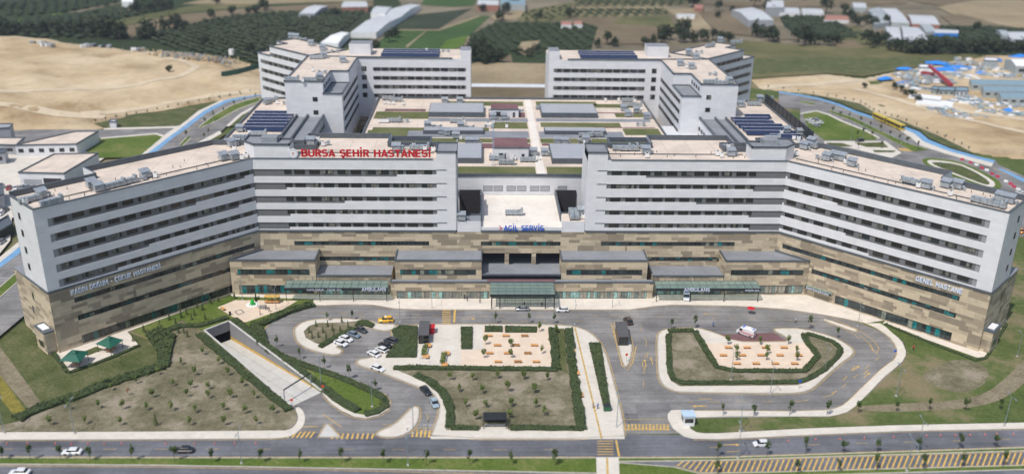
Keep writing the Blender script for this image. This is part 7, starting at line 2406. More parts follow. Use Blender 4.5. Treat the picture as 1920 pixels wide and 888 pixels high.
c = [(480 + x / 3.415, 561 + y / 3.415) for x, y in [(1490, 237), (1600, 237), (1720, 237), (1545, 297), (1665, 297), (1495, 348), (1610, 348), (1740, 348), (1550, 403), (1675, 403)]] + [(960 + x / 3.415, 561 + y / 3.415) for x, y in [(80, 237), (22, 297), (143, 297), (100, 348), (40, 403), (155, 403)]]
rows = {0: 'top row', 1: 'second row', 2: 'third row', 3: 'bottom row'}
def bench_grid(pts, plaza, group):
    ys = sorted(set(round(p[1]) for p in pts)); lv = []
    for y in ys:
        if not lv or y - lv[-1] > 6: lv.append(y)
    for k, y in enumerate(lv):
        R_ = sorted([p for p in pts if y - 1.5 <= p[1] <= y + 6])
        for i, p in enumerate(R_): bench(p[0], p[1], 0.0, f'orange bench on the {plaza}, {rows.get(k, "last row")}, {ordw(i)} from the left', group)


bench_grid(c, 'middle plaza', 'benches of the middle plaza')
bench_grid([(1280 + x / 3, 640.5 + y / 3) for x, y in [(257, 36), (362, 36), (465, 36), (570, 36), (228, 79), (335, 79), (440, 79), (547, 79), (652, 80), (305, 126), (413, 126), (520, 126), (630, 126)]], 'right plaza', 'benches of the right plaza')
for i, (x, y) in enumerate([(1072, 658), (1080, 700), (1087, 741)]): bench(x + 3, y, -1.5, 'orange bench against the hedge of the straight white path, ' + ['upper one', 'middle one', 'lower one'][i], 'benches along the white path')
bench(418, 580, -.8, 'orange bench at the left corner of the playground', 'playground benches'); bench(447, 601, -.8, 'orange bench at the lower corner of the playground', 'playground benches')


def planter(px, py, label):
    p = G(px, py, H); r_ = empty('planter', label, 'planter', (p.x, p.y, H), -.05, 'long planters with orange seats')
    b = MB(); b.box(-.9, .9, -4, 4, 0, .6, M['conc']); b.build('box', r_)
    b = MB()
    for y in (-3.2, 3.2): b.box(-.2, 1.6, y - .9, y + .9, .6, .7, M['bench'])
    b.build('seat', r_)
    rd = random.Random(int(px)); b = MB()
    for i in range(260):
        q = Vector((rd.uniform(-.7, .7), rd.uniform(-3, 3), .6 + rd.uniform(0, .7))); n = Vector((rd.gauss(0, 1), rd.gauss(0, 1), 1)).normalized(); u_ = n.orthogonal().normalized(); v_ = n.cross(u_)
        b.face([q + u_ * .2, q + v_ * .2, q - u_ * .2, q - v_ * .2], M['leaf_y'])
    b.build('plants', r_)


planter(796, 660, 'long planter with orange seats right below the dark grey pavilion'); planter(831, 675, 'long planter with orange seats in the middle of the pale plaza')


def pavilion(c4, h, label, name='entrance_pavilion'):
    P_ = GP(c4, H + h); ox, oy = P_[0]; L = [(p[0] - ox, p[1] - oy) for p in P_]
    r_ = empty(name, label, 'pavilion', (ox, oy, H), 0, 'dark stair pavilions')
    b = MB(); b.prism(L, h, h + .25, M['roofdark'], bottom=True); b.build('roof', r_)
    cx = sum(p[0] for p in L) / 4; cy = sum(p[1] for p in L) / 4
    I = [(cx + (p[0] - cx) * .86, cy + (p[1] - cy) * .9) for p in L]
    b = MB(); b.prism(I, 0, h - .01, M['carglass']); b.build('glass_wall', r_)
    b = MB()
    for i in range(4):
        for k in range(4):
            a, q = Vector((*I[i], 0)), Vector((*I[(i + 1) % 4], 0)); p = a.lerp(q, k / 4); b.tube((p.x, p.y, 0), (p.x, p.y, h), .07, M['dark'], 4)
    b.build('posts', r_)


M['roofdark'] = plain('dark_grey_roof', (.085, .085, .09), .7, var=.12)
pavilion([(783, 629), (804, 629), (806, 602), (787, 602)], 2.9, 'dark grey pavilion with a flat roof at the left of the pale plaza')
pavilion([(1159, 632), (1180, 632), (1175, 603.5), (1153, 603.5)], 2.9, 'dark grey pavilion with a flat roof on the narrow island by the right junction')
# red stand
b = MB(); p = G(810, 622, H); b.box(-.7, .7, -1.2, 1.2, 0, 1.5, M['red']); b.box(-.9, .9, -1.4, 1.4, 1.9, 2.0, M['red']); b.tube((-.6, -1, 1.5), (-.6, -1, 1.9), .05, M['dark']); b.tube((.6, 1, 1.5), (.6, 1, 1.9), .05, M['dark'])
o = b.build('street_stall'); o.location = (p.x, p.y, H); tag(o, 'small red stall beside the dark grey pavilion on the plaza', 'stall')
# pergola
p = G(928, 803, H); pr = empty('pergola', 'dark slatted pergola at the lower edge of the big dry lawn', 'pergola', (p.x, p.y, H))
b = MB()
for i in range(9): b.box(-2.9, 2.9, i * .38 - .1, i * .38 + .1, 2.6, 2.75, M['dark'])
b.build('slats', pr)
b = MB()
for x in (-2.8, 2.8):
    for y in (0, 3): b.tube((x, y, 0), (x, y, 2.6), .09, M['dark'], 5)
b.build('posts', pr)
b = MB(); b.box(-2.6, 2.6, .8, 1.3, .4, .5, M['metal']); b.box(-2.6, 2.6, 2.7, 2.8, .1, 2.3, M['carglass']); b.build('seat', pr)
# kiosk
p = G(1289, 793, H); kr = empty('security_kiosk', 'small white kiosk with pale blue roof on the corner of the right junction', 'kiosk', (p.x, p.y, H), .03)
b = MB(); b.box(-1.4, 1.4, -1.3, 1.3, 0, 2.7, M['white']); b.build('wall', kr)
b = MB(); b.box(-1.6, 1.6, -1.5, 1.5, 2.7, 3.0, plain('pale_blue_roof', (.42, .55, .66), .5)); b.build('roof', kr)
b = MB(); b.box(-1.1, 1.1, -1.33, -1.3, 1.0, 2.2, M['carglass']); b.box(-1.43, -1.4, -1, 1, 1.0, 2.2, M['carglass']); b.build('window', kr)
p = G(1138, 768, H); b = MB(); b.box(-.9, .9, -.7, .7, .1, 1.4, plain('green_bin', (.02, .10, .05), .5)); b.box(-.95, .95, -.75, .75, 1.4, 1.55, M['dark']); o = b.build('waste_container'); o.location = (p.x, p.y, H); tag(o, 'dark green waste container at the lower end of the narrow hedge strip', 'bin')

# green pavilions on the terrace
M['tent'] = plain('green_roof_sheet', (.010, .10, .065), .55, var=.12, scale=.8)


def gazebo(c4, apex, label, zr_=2.7):
    P_ = GP(c4, H + zr_); cx = sum(p[0] for p in P_) / 4; cy = sum(p[1] for p in P_) / 4
    r_ = empty('gazebo', label, 'gazebo', (cx, cy, H), 0, 'green roofed gazebos'); L = [(p[0] - cx, p[1] - cy) for p in P_]
    b = MB()
    for i in range(4):
        a, c_ = L[i], L[(i + 1) % 4]
        b.face([(*a, zr_), (*c_, zr_), (c_[0] * .22, c_[1] * .22, zr_ + 1.15), (a[0] * .22, a[1] * .22, zr_ + 1.15)], M['tent'])
        b.face([(a[0] * .28, a[1] * .28, zr_ + 1.3), (c_[0] * .28, c_[1] * .28, zr_ + 1.3), (0, 0, zr_ + 1.75)], M['tent'])
    b.face([(*p, zr_ - .02) for p in L], M['dark'])
    b.build('roof', r_)
    b = MB()
    for a in L: b.tube((a[0] * .86, a[1] * .86, 0), (a[0] * .86, a[1] * .86, zr_), .09, M['dark'], 5)
    b.build('posts', r_)
    b = MB(); b.box(-1, 1, -.6, .6, .72, .78, M['bench']); b.box(-.1, .1, -.1, .1, 0, .72, M['dark']); b.build('table', r_)
    b = MB()
    for y in (-1.1, 1.1): b.box(-1, 1, y - .2, y + .2, .42, .48, M['bench']); b.box(-.8, -.7, y - .1, y + .1, 0, .42, M['dark']); b.box(.7, .8, y - .1, y + .1, 0, .42, M['dark'])
    b.build('bench', r_)


gazebo([(111, 676), (149, 679), (167, 658), (135, 655)], None, 'left green roofed gazebo on the terrace below the left wing')
gazebo([(178.6, 644), (206.4, 653), (232, 636.7), (205, 629)], None, 'right green roofed gazebo on the terrace below the left wing')
# playground
M['toygreen'] = plain('green_plastic', (.02, .45, .05), .4)
p = G(473.6, 571, H); tg = empty('climbing_toy', 'bright green climbing toy on a white round base in the playground', 'toy', (p.x, p.y, H))
b = MB(); b.tube((0, 0, .03), (0, 0, .12), 2.0, M['white'], 18, caps=True); b.build('base', tg)
b = MB()
for i in range(7):
    a = i * .9; b.tube((.9 * math.cos(a), .9 * math.sin(a), .1), (.25 * math.cos(a + .5), .25 * math.sin(a + .5), 1.7), .13, M['toygreen'], 6)
b.tube((0, 0, .6), (0, 0, 1.9), .55, M['toygreen'], 8, .3, caps=True); b.build('frame', tg)
p = G(511, 567, H); ph = empty('play_house', 'small orange and brown play house at the back of the playground', 'play house', (p.x, p.y, H))
b = MB(); b.box(-2.2, 2.2, -.8, .8, .5, .7, M['bench'])
for x in (-2.1, 0, 2.1):
    for y in (-.7, .7): b.tube((x, y, 0), (x, y, 2.2), .08, M['dark'], 5)
b.build('frame', ph)
b = MB(); b.box(-2.3, 2.3, -.9, .9, 2.2, 2.35, M['yellow_b']); b.build('roof', ph)
p = G(431.5, 590, H); b = MB(); b.tube((0, 0, 0), (0, 0, 1.1), .35, M['dark'], 8, caps=True); o = b.build('litter_bin'); o.location = (p.x, p.y, H); tag(o, 'black litter bin at the left edge of the playground', 'bin')
p = G(493, 578, H); b = MB()
for i in range(3): b.box(-1.2 + i * .9, -.6 + i * .9, -.5, .5, .3, .9, M['metal'])
b.tube((-1.3, 0, .6), (1.3, 0, .6), .06, M['dark']); o = b.build('spring_toy'); o.location = (p.x, p.y, H); tag(o, 'grey spring toy row near the playground tree', 'toy')
# red parasol
p = G(1407, 588, 0); pr = empty('parasol', 'red parasol standing on the road before the right entrance walk', 'parasol', (p.x, p.y, .02))
b = MB(); b.tube((0, 0, 0), (0, 0, 2.3), .04, M['metal']); b.build('pole', pr)
b = MB()
for i in range(8):
    a, c_ = i * math.pi / 4, (i + 1) * math.pi / 4; b.face([(1.3 * math.cos(a), 1.3 * math.sin(a), 2.0), (1.3 * math.cos(c_), 1.3 * math.sin(c_), 2.0), (0, 0, 2.5)], M['red'])
b.build('canopy', pr)
# traffic cones and barriers
M['cone'] = plain('cone_red', (.62, .06, .03), .6)
cb = MB(); cb.tube((0, 0, .04), (0, 0, .8), .2, M['cone'], 8, .03); cb.box(-.24, .24, -.24, .24, 0, .05, M['cone']); cb.tube((0, 0, .35), (0, 0, .5), .14, M['white'], 8, .11); cme = cb.mesh('traffic_cone')
pts = [(x / 3, 640 + y / 3) for x, y in [(40, 573), (155, 573), (312, 573), (402, 577), (495, 573), (587, 573), (685, 573), (932, 573), (1095, 573), (1207, 571), (1320, 571), (1440, 571)]]
for i, q in enumerate(pts):
    p = G(*q); o = bpy.data.objects.new('traffic_cone', cme); COL.objects.link(o); o.location = (p.x, p.y, .02); o.scale = (.8, .8, .75); tag(o, f'red cone on the left half of the boulevard, {ordw(i)} from the left', 'traffic cone', 'cones on the left boulevard')
pts = [(1280 + x / 3, 640 + y / 3) for x, y in [(593, 558), (748, 550), (885, 548), (1022, 543), (1187, 538), (1372, 530), (1450, 528), (1533, 526), (1617, 525), (1700, 523), (1767, 520), (1860, 521)]]
for i, q in enumerate(pts):
    p = G(*q); o = bpy.data.objects.new('traffic_cone', cme); COL.objects.link(o); o.location = (p.x, p.y, .02); o.scale = (.8, .8, .75); tag(o, f'red cone on the right half of the boulevard, {ordw(i)} from the left', 'traffic cone', 'cones on the right boulevard')
M['pink'] = plain('faded_red_plastic', (.50, .04, .09), .5)
bb = {}
for nm, mt in (('red', 'pink'), ('white', 'white')):
    b = MB(); b.box(-.9, .9, -.3, .3, 0, .35, M[mt]); b.box(-.85, .85, -.14, .14, .35, .95, M[mt]); bb[nm] = b.mesh('road_barrier')
rb = [(1804, 300), (1819.7, 306), (1831, 310), (1841, 316), (1850, 320), (1860, 327), (1870, 332), (1886, 341), (1895, 346), (1901, 351), (1909, 356)]
for i, q in enumerate(rb):
    p = G(*q, .95); col = 'white' if i in (2, 4, 7, 10) else 'red'; o = bpy.data.objects.new('road_barrier', bb[col]); COL.objects.link(o); o.location = (p.x, p.y, .93); o.rotation_euler = (0, 0, -.8)
    tag(o, f'{"white" if col == "white" else "pinkish red"} plastic barrier on the right avenue, {ordw(i)} of the line from the left', 'barrier', 'plastic barriers on the right avenue')

# bollards / small signs
def sign_post(px, py, label, col='blue', z=H):
    p = G(px, py, z); r_ = empty('traffic_sign', label, 'sign', (p.x, p.y, z), 0)
    b = MB(); b.tube((0, 0, 0), (0, 0, 2.6), .05, M['metal'], 5); b.build('post', r_)
    b = MB(); b.tube((0, -.08, 2.4), (0, -.04, 2.4), .4, M[col], 12, caps=True); b.build('plate', r_)


sign_post(1676, 671, 'round blue traffic sign at the outer kerb of the right bend'); sign_post(1498, 728, 'round blue traffic sign at the lower right kerb of the right island')
sign_post(1174, 678, 'small orange sign at the tip of the narrow island', 'cone'); sign_post(548, 764, 'orange sign at the left post of the height gantry', 'cone'); sign_post(606, 738, 'orange sign at the right post of the height gantry', 'cone')
b = MB(); F = Frame(tuple(G(437, 557)[:2]), (1, 0), -1)

# people: one skinned figure in several clothes
def person_mesh(shirt, trousers, skin, hair, pose=0, seed=0):
    rd = random.Random(seed); b = MB()
    def rings(pts, mat, n=8):
        """pts: (x, y, z, rx, ry)"""
        R_ = []
        for x, y, z, rx, ry in pts: R_.append([(x + rx * math.cos(6.283 * i / n), y + ry * math.sin(6.283 * i / n), z) for i in range(n)])
        for k in range(len(R_) - 1):
            for i in range(n):
                j = (i + 1) % n; b.face([R_[k][i], R_[k][j], R_[k + 1][j], R_[k + 1][i]], mat)
        b.face(R_[0][::-1], mat); b.face(R_[-1], mat)
    st = .14 if pose else .02
    for s in (-1, 1):
        y = s * st
        rings([(.10 * s, y + .06, 0.0, .05, .13), (.10 * s, y + .02, .08, .05, .06), (.10 * s, y, .45, .065, .07), (.10 * s, y * .3, .85, .09, .10)], trousers)
    rings([(0, 0, .80, .17, .12), (0, 0, 1.0, .15, .11), (0, 0, 1.25, .19, .13), (0, 0, 1.42, .21, .12), (0, 0, 1.50, .07, .07)], shirt)
    for s in (-1, 1):
        rings([(.25 * s, -s * st * .8, .80, .035, .04), (.26 * s, -s * st * .4, 1.1, .045, .045), (.22 * s, 0, 1.42, .06, .06)], shirt, 6)
        rings([(.25 * s, -s * st * .9 - .02, .70, .025, .04), (.25 * s, -s * st * .8, .80, .03, .035)], skin, 6)
    rings([(0, 0, 1.48, .05, .05), (0, .01, 1.55, .055, .06), (0, .02, 1.62, .08, .10), (0, .02, 1.72, .075, .095), (0, .01, 1.78, .04, .05)], skin)
    h = MB(); n0 = len(b.v)
    rings([(0, -.02, 1.66, .085, .10), (0, -.01, 1.76, .08, .095), (0, 0, 1.81, .04, .05)], hair)
    return b.mesh('person')


SK = plain('skin', (.45, .28, .20), .6); HR = plain('dark_hair', (.02, .015, .012), .7)
CL = {k: plain(k + '_cloth', v, .8) for k, v in {'black': (.02, .02, .025), 'white': (.65, .65, .65), 'navy': (.02, .03, .09), 'red': (.4, .03, .03), 'grey': (.2, .2, .2), 'beige': (.4, .33, .24), 'blue': (.08, .15, .4), 'brown': (.12, .07, .04)}.items()}
for i, (px, py, z, sh, tr, lab) in enumerate([(871, 560, H, 'black', 'black', 'person in black before the entrance glass left of the canopy'), (876, 564, H, 'navy', 'black', 'person in navy walking before the entrance glass, right one of the pair'),
        (1016, 575, H, 'black', 'black', 'person in black under the right half of the main canopy'), (983, 574, H, 'black', 'grey', 'person in black behind the silver car'),
        (70, 624, H, 'white', 'navy', 'person in a white top on the left terrace'), (75, 627, H, 'black', 'black', 'person in black on the left terrace'),
        (498, 581, H, 'black', 'grey', 'person in black standing in the playground'), (505, 584, H, 'brown', 'black', 'person in brown at the playground hedge'), (488, 590, H, 'red', 'black', 'person in a red top near the playground hedge'),
        (1112, 764, H, 'beige', 'brown', 'person in beige on the straight white path'), (1120.5, 766, H, 'blue', 'navy', 'person in blue on the straight white path'),
        (1491.5, 604, .02, 'white', 'navy', 'person in a white top on the road at the right'), (1712, 656, H, 'red', 'black', 'person in red on the grass before the right wing'), (1337, 612, .02, 'blue', 'navy', 'person in blue on the road above the right island'), (900, 568, H, 'grey', 'black', 'person in grey on the walk left of the main canopy'),
        (1690, 620, H + 8, 'grey', 'grey', None)]):
    if lab is None: continue
    p = G(px, py, z); o = bpy.data.objects.new('person', person_mesh(CL[sh], CL[tr], SK, HR, i % 2, i)); COL.objects.link(o); o.location = (p.x, p.y, z + .02); o.rotation_euler = (0, 0, random.uniform(0, 6.28)); tag(o, lab, 'person')

# ================================================================== rooftop equipment
def unit_meshes():
    U = {}
    b = MB(); b.box(-1.2, 1.2, -.8, .8, .4, 1.9, M['duct']); body = b.mesh('body')
    b = MB(); b.face([(-1.5, -1.1, 2.2), (1.5, -1.1, 2.2), (1.5, 1.1, 2.9), (-1.5, 1.1, 2.9)], M['metal']); b.face([(-1.5, 1.1, 2.85), (1.5, 1.1, 2.85), (1.5, -1.1, 2.15), (-1.5, -1.1, 2.15)], M['metal'])
    for x in (-1.3, 1.3):
        b.tube((x, -.9, 0), (x, -.9, 2.2), .06, M['metal'], 4); b.tube((x, .9, 0), (x, .9, 2.7), .06, M['metal'], 4)
    hood = b.mesh('rain_hood')
    b = MB(); b.tube((1.2, 0, 1.1), (2.2, 0, 1.1), .35, M['metal'], 8); b.tube((2.2, 0, 1.1), (2.2, 0, 0), .35, M['metal'], 8); pipe = b.mesh('duct')
    U['hooded'] = [('body', body), ('rain_hood', hood), ('duct', pipe)]
    b = MB(); b.box(-2.6, 2.6, -.7, .7, .4, 1.7, M['duct'])
    for x in (-1.6, 0, 1.6): b.box(x - .03, x + .03, -.73, .73, .38, 1.73, M['dark'])
    body = b.mesh('body')
    b = MB(); b.box(2.6, 3.3, -.9, .9, .5, 2.4, M['metal']); ends = b.mesh('fan_section')
    b = MB()
    for x in (-2.3, 0, 2.3): b.box(x - .1, x + .1, -.8, .8, 0, .4, M['dark'])
    U['air_handler'] = [('body', body), ('fan_section', ends), ('base', b.mesh('base'))]
    b = MB(); b.box(-.55, .55, -.45, .45, .25, 1.6, M['white']); body = b.mesh('body')
    b = MB(); b.tube((0, 0, 1.6), (0, 0, 1.72), .38, M['dark'], 10, caps=True); fan = b.mesh('fan')
    b = MB(); b.box(-.5, -.4, -.45, .45, 0, .25, M['dark']); b.box(.4, .5, -.45, .45, 0, .25, M['dark'])
    U['condenser'] = [('body', body), ('fan', fan), ('base', b.mesh('base'))]
    b = MB(); b.tube((0, 0, 0), (0, 0, 1.3), .4, M['metal'], 8); b.tube((0, 0, 1.3), (0, 0, 1.5), .75, M['metal'], 10, .3, caps=True); body = b.mesh('body')
    b = MB(); b.tube((0, 0, .9), (2.4, 0, .9), .3, M['metal'], 8, caps=True); b.box(2.3, 3.3, -.5, .5, .3, 1.5, M['duct'])
    U['exhaust'] = [('body', body), ('duct', b.mesh('duct'))]
    return U


UN = unit_meshes()
UNAME = {'hooded': ('air_vent_unit', 'grey hooded vent unit', 'vent unit'), 'air_handler': ('air_handler', 'long grey air handler', 'air handler'), 'condenser': ('condenser_unit', 'small white condenser', 'condenser'), 'exhaust': ('exhaust_fan', 'round exhaust fan with duct', 'exhaust fan')}
ROOF = {}


def unit(kind, px, py, z, where, ang=0.0, s=1.0):
    p = G(px, py, z); nm, lab, cat = UNAME[kind]
    r_ = empty(nm, 'x', cat, (p.x, p.y, z), ang, f'{cat}s on {where}'); r_.scale = (s, s, s)
    for n_, me in UN[kind]:
        o = bpy.data.objects.new(n_, me); COL.objects.link(o); o.parent = r_
    ROOF.setdefault((lab, where), []).append((px, r_))


Z1 = 42.35
lw_, mw_, rw_, rl_, rr_, gr_, cl_, sl_, sr_ = ('the left wing roof', 'the main left ward roof', 'the right wing roof', 'the left rear roof', 'the right rear roof', 'the planted roof', 'the pale central roof', 'the left technical roof', 'the right technical roof')
mr_ = 'the main right ward roof'
for k, x, y, a in [('air_handler', 55, 379, .8), ('hooded', 79, 371, .8), ('condenser', 48, 383, .8), ('air_handler', 95, 384, .8), ('hooded', 173, 352, .8), ('hooded', 186, 359, .8), ('air_handler', 214, 352, .8), ('air_handler', 236, 346, .8), ('exhaust', 254, 342, .8), ('hooded', 273, 334, .8), ('condenser', 292, 333, 0),
                   ('hooded', 420, 301, .8), ('hooded', 440, 300, .8), ('condenser', 454, 299, 0), ('condenser', 462, 296, 0), ('condenser', 468, 294, 0), ('hooded', 436, 275, .8), ('exhaust', 428, 272, .8), ('condenser', 447, 268, 0), ('air_handler', 452, 262, 0), ('condenser', 440, 283, 0)]: unit(k, x, y, Z1, lw_, a)
for k, x, y, a in [('hooded', 583, 272, 0), ('condenser', 592, 270, 0), ('exhaust', 600, 272, 0), ('condenser', 606, 274, 0), ('condenser', 596, 265, 0), ('hooded', 743, 284, 0), ('air_handler', 786, 281, 0), ('condenser', 776, 277, 0), ('condenser', 797, 283, 0), ('condenser', 812, 284, 0), ('exhaust', 755, 280, 0)]: unit(k, x, y, Z1, mw_, a)
for k, x, y, a in [('air_handler', 1163, 282, 0), ('air_handler', 1178, 283, 0), ('exhaust', 1187, 279, 0), ('hooded', 1211, 289, 0), ('condenser', 1213, 296, 0), ('exhaust', 1357, 278, 0), ('condenser', 1365, 279, 0), ('condenser', 1345, 292, 0), ('condenser', 1353, 295, 0), ('hooded', 1370, 293, 0)]: unit(k, x, y, Z1, mr_, a)
for k, x, y, a in [('exhaust', 1531, 298, -.8), ('hooded', 1549, 301, -.8), ('hooded', 1563, 299, -.8), ('hooded', 1577, 302, -.8), ('condenser', 1585, 307, 0), ('hooded', 1596, 312, -.8), ('exhaust', 1691, 338, -.8), ('air_handler', 1708, 345, -.8), ('hooded', 1736, 354, -.8), ('condenser', 1721, 352, 0), ('hooded', 1772, 352, -.8), ('hooded', 1794, 354, -.8),
                   ('condenser', 1781, 367, 0), ('air_handler', 1838, 381, -.8), ('air_handler', 1862, 387, -.8), ('hooded', 1874, 377, -.8), ('hooded', 1891, 381, -.8), ('condenser', 1880, 388, 0), ('condenser', 1493, 292, 0), ('condenser', 1480, 296, 0), ('air_handler', 1515, 276, -.8), ('hooded', 1520, 272, -.8), ('hooded', 1507, 280, -.8), ('condenser', 1500, 272, 0), ('condenser', 1497, 264, 0)]: unit(k, x, y, Z1, rw_, a)
ZQ = 45.65
for k, x, y, a in [('hooded', 583, 86, 0), ('hooded', 605, 95, 0), ('exhaust', 622, 99, 0), ('hooded', 607, 109, 0), ('air_handler', 592, 111, 0), ('hooded', 643, 118, 0), ('air_handler', 546, 152, 0), ('air_handler', 580, 153, 0), ('hooded', 600, 150, 0), ('condenser', 568, 154, 0), ('condenser', 587, 134, 0), ('exhaust', 598, 138, 0), ('hooded', 556, 74, 0), ('hooded', 546, 73, 0), ('exhaust', 563, 76, 0),
                   ('condenser', 800, 97, 0), ('exhaust', 830, 98, 0)]: unit(k, x, y, ZQ, rl_, a)
for k, x, y, a in [('hooded', 1291, 103, 0), ('exhaust', 1305, 100, 0), ('air_handler', 1330, 89, .6), ('hooded', 1305, 112, 0), ('hooded', 1350, 80, 0), ('air_handler', 1379, 82, 0), ('hooded', 1275, 124, 0), ('hooded', 1296, 130, 0), ('exhaust', 1330, 142, 0), ('air_handler', 1330, 157, 0), ('air_handler', 1350, 159, 0), ('hooded', 1366, 157, 0), ('condenser', 1287, 128, 0), ('condenser', 1340, 141, 0)]: unit(k, x, y, ZQ, rr_, a)
for k, x, y, a in [('air_handler', 508, 192, .9), ('hooded', 500, 196, .9), ('exhaust', 532, 196, 0), ('air_handler', 549, 197, 0), ('hooded', 549, 188, 0), ('hooded', 450, 247, 0), ('air_handler', 484, 254, 0), ('condenser', 468, 252, 0), ('hooded', 434, 274, 0), ('condenser', 425, 268, 0), ('condenser', 520, 195, 0)]: unit(k, x, y, 31.5, sl_, a)
for k, x, y, a in [('hooded', 1388, 201, 0), ('air_handler', 1382, 196, 0), ('air_handler', 1412, 198, 0), ('hooded', 1424, 190, 0), ('air_handler', 1435, 190, 0), ('hooded', 1500, 254, 0), ('air_handler', 1446, 262, 0), ('hooded', 1475, 250, 0), ('condenser', 1465, 252, 0), ('condenser', 1488, 262, 0)]: unit(k, x, y, 31.5, sr_, a)
for k, x, y in [('condenser', 712, 230), ('condenser', 717, 230), ('condenser', 722, 230), ('condenser', 727, 230), ('air_handler', 737, 229), ('exhaust', 752, 229), ('hooded', 802, 240), ('exhaust', 814, 240), ('hooded', 864, 241), ('exhaust', 875, 241), ('hooded', 828, 252), ('hooded', 838, 254), ('hooded', 855, 260), ('condenser', 864, 262), ('hooded', 879, 271), ('hooded', 891, 271),
                ('hooded', 834, 194), ('hooded', 862, 194), ('air_handler', 727, 187), ('air_handler', 742, 190), ('condenser', 722, 195), ('condenser', 730, 196), ('condenser', 738, 196), ('condenser', 756, 197), ('hooded', 924, 224), ('hooded', 945, 224), ('air_handler', 948, 308), ('condenser', 925, 232), ('condenser', 915, 236), ('exhaust', 910, 240),
                ('air_handler', 855, 230), ('condenser', 870, 232), ('hooded', 1045, 270), ('hooded', 1059, 271), ('exhaust', 1086, 268), ('hooded', 1098, 267), ('air_handler', 1097, 257), ('air_handler', 1115, 256), ('hooded', 1169, 208), ('hooded', 1177, 219), ('hooded', 1193, 212), ('hooded', 1212, 223), ('exhaust', 1195, 236), ('air_handler', 1174, 200), ('air_handler', 1190, 200), ('condenser', 1204, 206), ('condenser', 1160, 190), ('air_handler', 1176, 191), ('condenser', 1190, 192),
                ('hooded', 1021, 292), ('hooded', 1000, 291), ('air_handler', 988, 303), ('condenser', 1194, 268), ('condenser', 1010, 300), ('air_handler', 930, 300), ('condenser', 920, 296), ('condenser', 965, 300), ('condenser', 1135, 190), ('air_handler', 1015, 205), ('condenser', 950, 240), ('condenser', 900, 296)]: unit(k, x, y, 27.15, gr_, 0)
for k, x, y, a, z in [('air_handler', 962, 403, 0, 20.02), ('condenser', 975, 402, 0, 20.02), ('air_handler', 1072, 408, 1.57, 22.25), ('air_handler', 1081, 408, 1.57, 22.25), ('hooded', 1091, 403, 0, 22.25), ('condenser', 1093, 410, 0, 22.25), ('hooded', 865, 413, 0, 22.25)]: unit(k, x, y, z, cl_, a)
for (lab, where), L in ROOF.items():
    L.sort(key=lambda t: t[0])
    for i, (_, o) in enumerate(L): o['label'] = f'{lab} on {where}, {ordw(i)} from the left' if len(L) > 1 else f'{lab} on {where}'
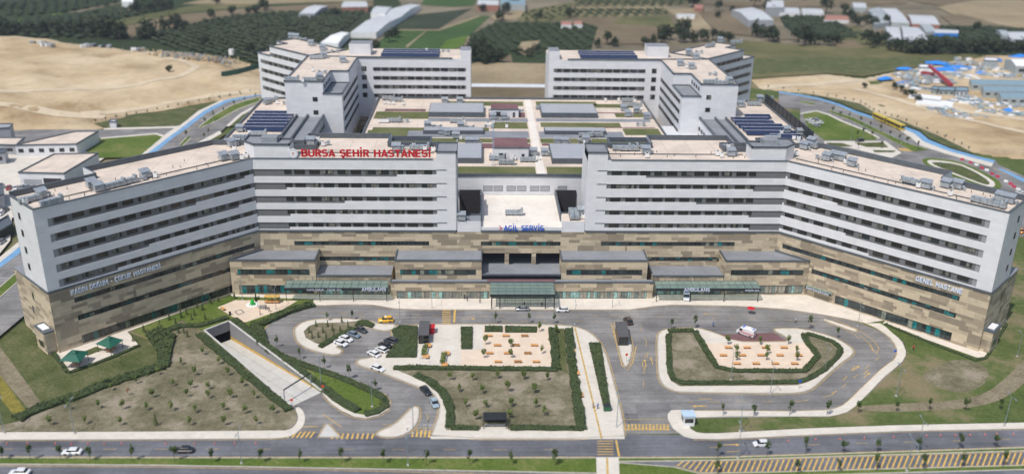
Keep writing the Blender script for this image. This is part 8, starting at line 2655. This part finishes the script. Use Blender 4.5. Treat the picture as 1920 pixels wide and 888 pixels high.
# shafts on the ward roofs (part of each building): low dark parapet boxes
for sx, root in ((-1, wardL[0]), (1, wardR[0])):
    b = MB()
    for x0, x1, y0, y1 in ((29.5, 43, 290.6, 299), (66.5, 75, 287.5, 293.5)):
        b = MB(); xs = sorted((x0 * sx, x1 * sx))
        b.box(xs[0], xs[1], y0, y0 + .4, 42.3, 43.9, M['coping']); b.box(xs[0], xs[1], y1 - .4, y1, 42.3, 43.9, M['coping'])
        b.box(xs[0], xs[0] + .4, y0 + .41, y1 - .41, 42.3, 43.9, M['coping']); b.box(xs[1] - .4, xs[1], y0 + .41, y1 - .41, 42.3, 43.9, M['coping'])
        b.build('roof_shaft', root)
    b = MB()     # cable trays running along the roofs
    F = Frame((84.3 * sx, 276), (sx * S2, -S2), 1)
    if F.n[1] > 0: pass
    ins = Vector((S2 * sx, S2))
    for s0, s1, t in ((0, 62, 5.5),):
        a = Vector((84.3 * sx + S2 * s0 * sx, 276 - S2 * s0)) + ins * t; c_ = Vector((84.3 * sx + S2 * s1 * sx, 276 - S2 * s1)) + ins * t
        b.tube((a.x, a.y, 42.55), (c_.x, c_.y, 42.55), .14, M['dark'], 4)
    xs = sorted((28 * sx, 72 * sx)); b.tube((xs[0], 284, 42.55), (xs[1], 284, 42.55), .14, M['dark'], 4)
    b.build('cable_tray', root)
    rd = random.Random(4)
    b = MB()
    for i in range(26):
        s, t = rd.uniform(3, 62), rd.uniform(2, 14); x = 84.3 * sx + sx * (S2 * s + S2 * t); y = 276 - S2 * s + S2 * t
        b.tube((x, y, 42.3), (x, y, 43.1), .09, M['dark'], 5)
    for i in range(12):
        x, y = sx * rd.uniform(29, 72), rd.uniform(279, 289); b.tube((x, y, 42.3), (x, y, 43.1), .09, M['dark'], 5)
    b.build('vent_pipes', root)
# mast
p = G(924, 310, 27.1); ms_ = empty('lattice_mast', 'tall thin blue lattice mast on the planted roof', 'mast', (p.x, p.y, 27.1))
b = MB(); M['mast'] = plain('mast_blue', (.25, .36, .55), .5)
for a in range(3):
    x, y = .5 * math.cos(a * 2.09), .5 * math.sin(a * 2.09); b.tube((x, y, 0), (x * .5, y * .5, 17), .06, M['mast'], 4)
for i in range(17):
    for a in range(3):
        x, y = .5 * math.cos(a * 2.09), .5 * math.sin(a * 2.09); x2, y2 = .5 * math.cos((a + 1) * 2.09), .5 * math.sin((a + 1) * 2.09); f = 1 - i / 34; g_ = 1 - (i + 1) / 34; b.tube((x * f, y * f, i), (x2 * g_, y2 * g_, i + 1), .03, M['mast'], 3)
b.build('lattice', ms_)

# ------------------------------------------------------------------ thin summer haze
hz = MB(); hz.box(-3400, 4100, -390, 8900, -9, 134, M['dark'])
hm = bpy.data.materials.new('haze'); hm.use_nodes = True
for nd in list(hm.node_tree.nodes):
    if nd.type == 'BSDF_PRINCIPLED': hm.node_tree.nodes.remove(nd)
vp = hm.node_tree.nodes.new('ShaderNodeVolumePrincipled')
vp.inputs['Color'].default_value = (.80, .86, .95, 1); vp.inputs['Density'].default_value = HAZE; vp.inputs['Anisotropy'].default_value = 0.3
hm.node_tree.links.new(vp.outputs[0], hm.node_tree.nodes['Material Output'].inputs['Volume'])
hz.mats = [hm]
hob = hz.build('haze', kind='stuff')
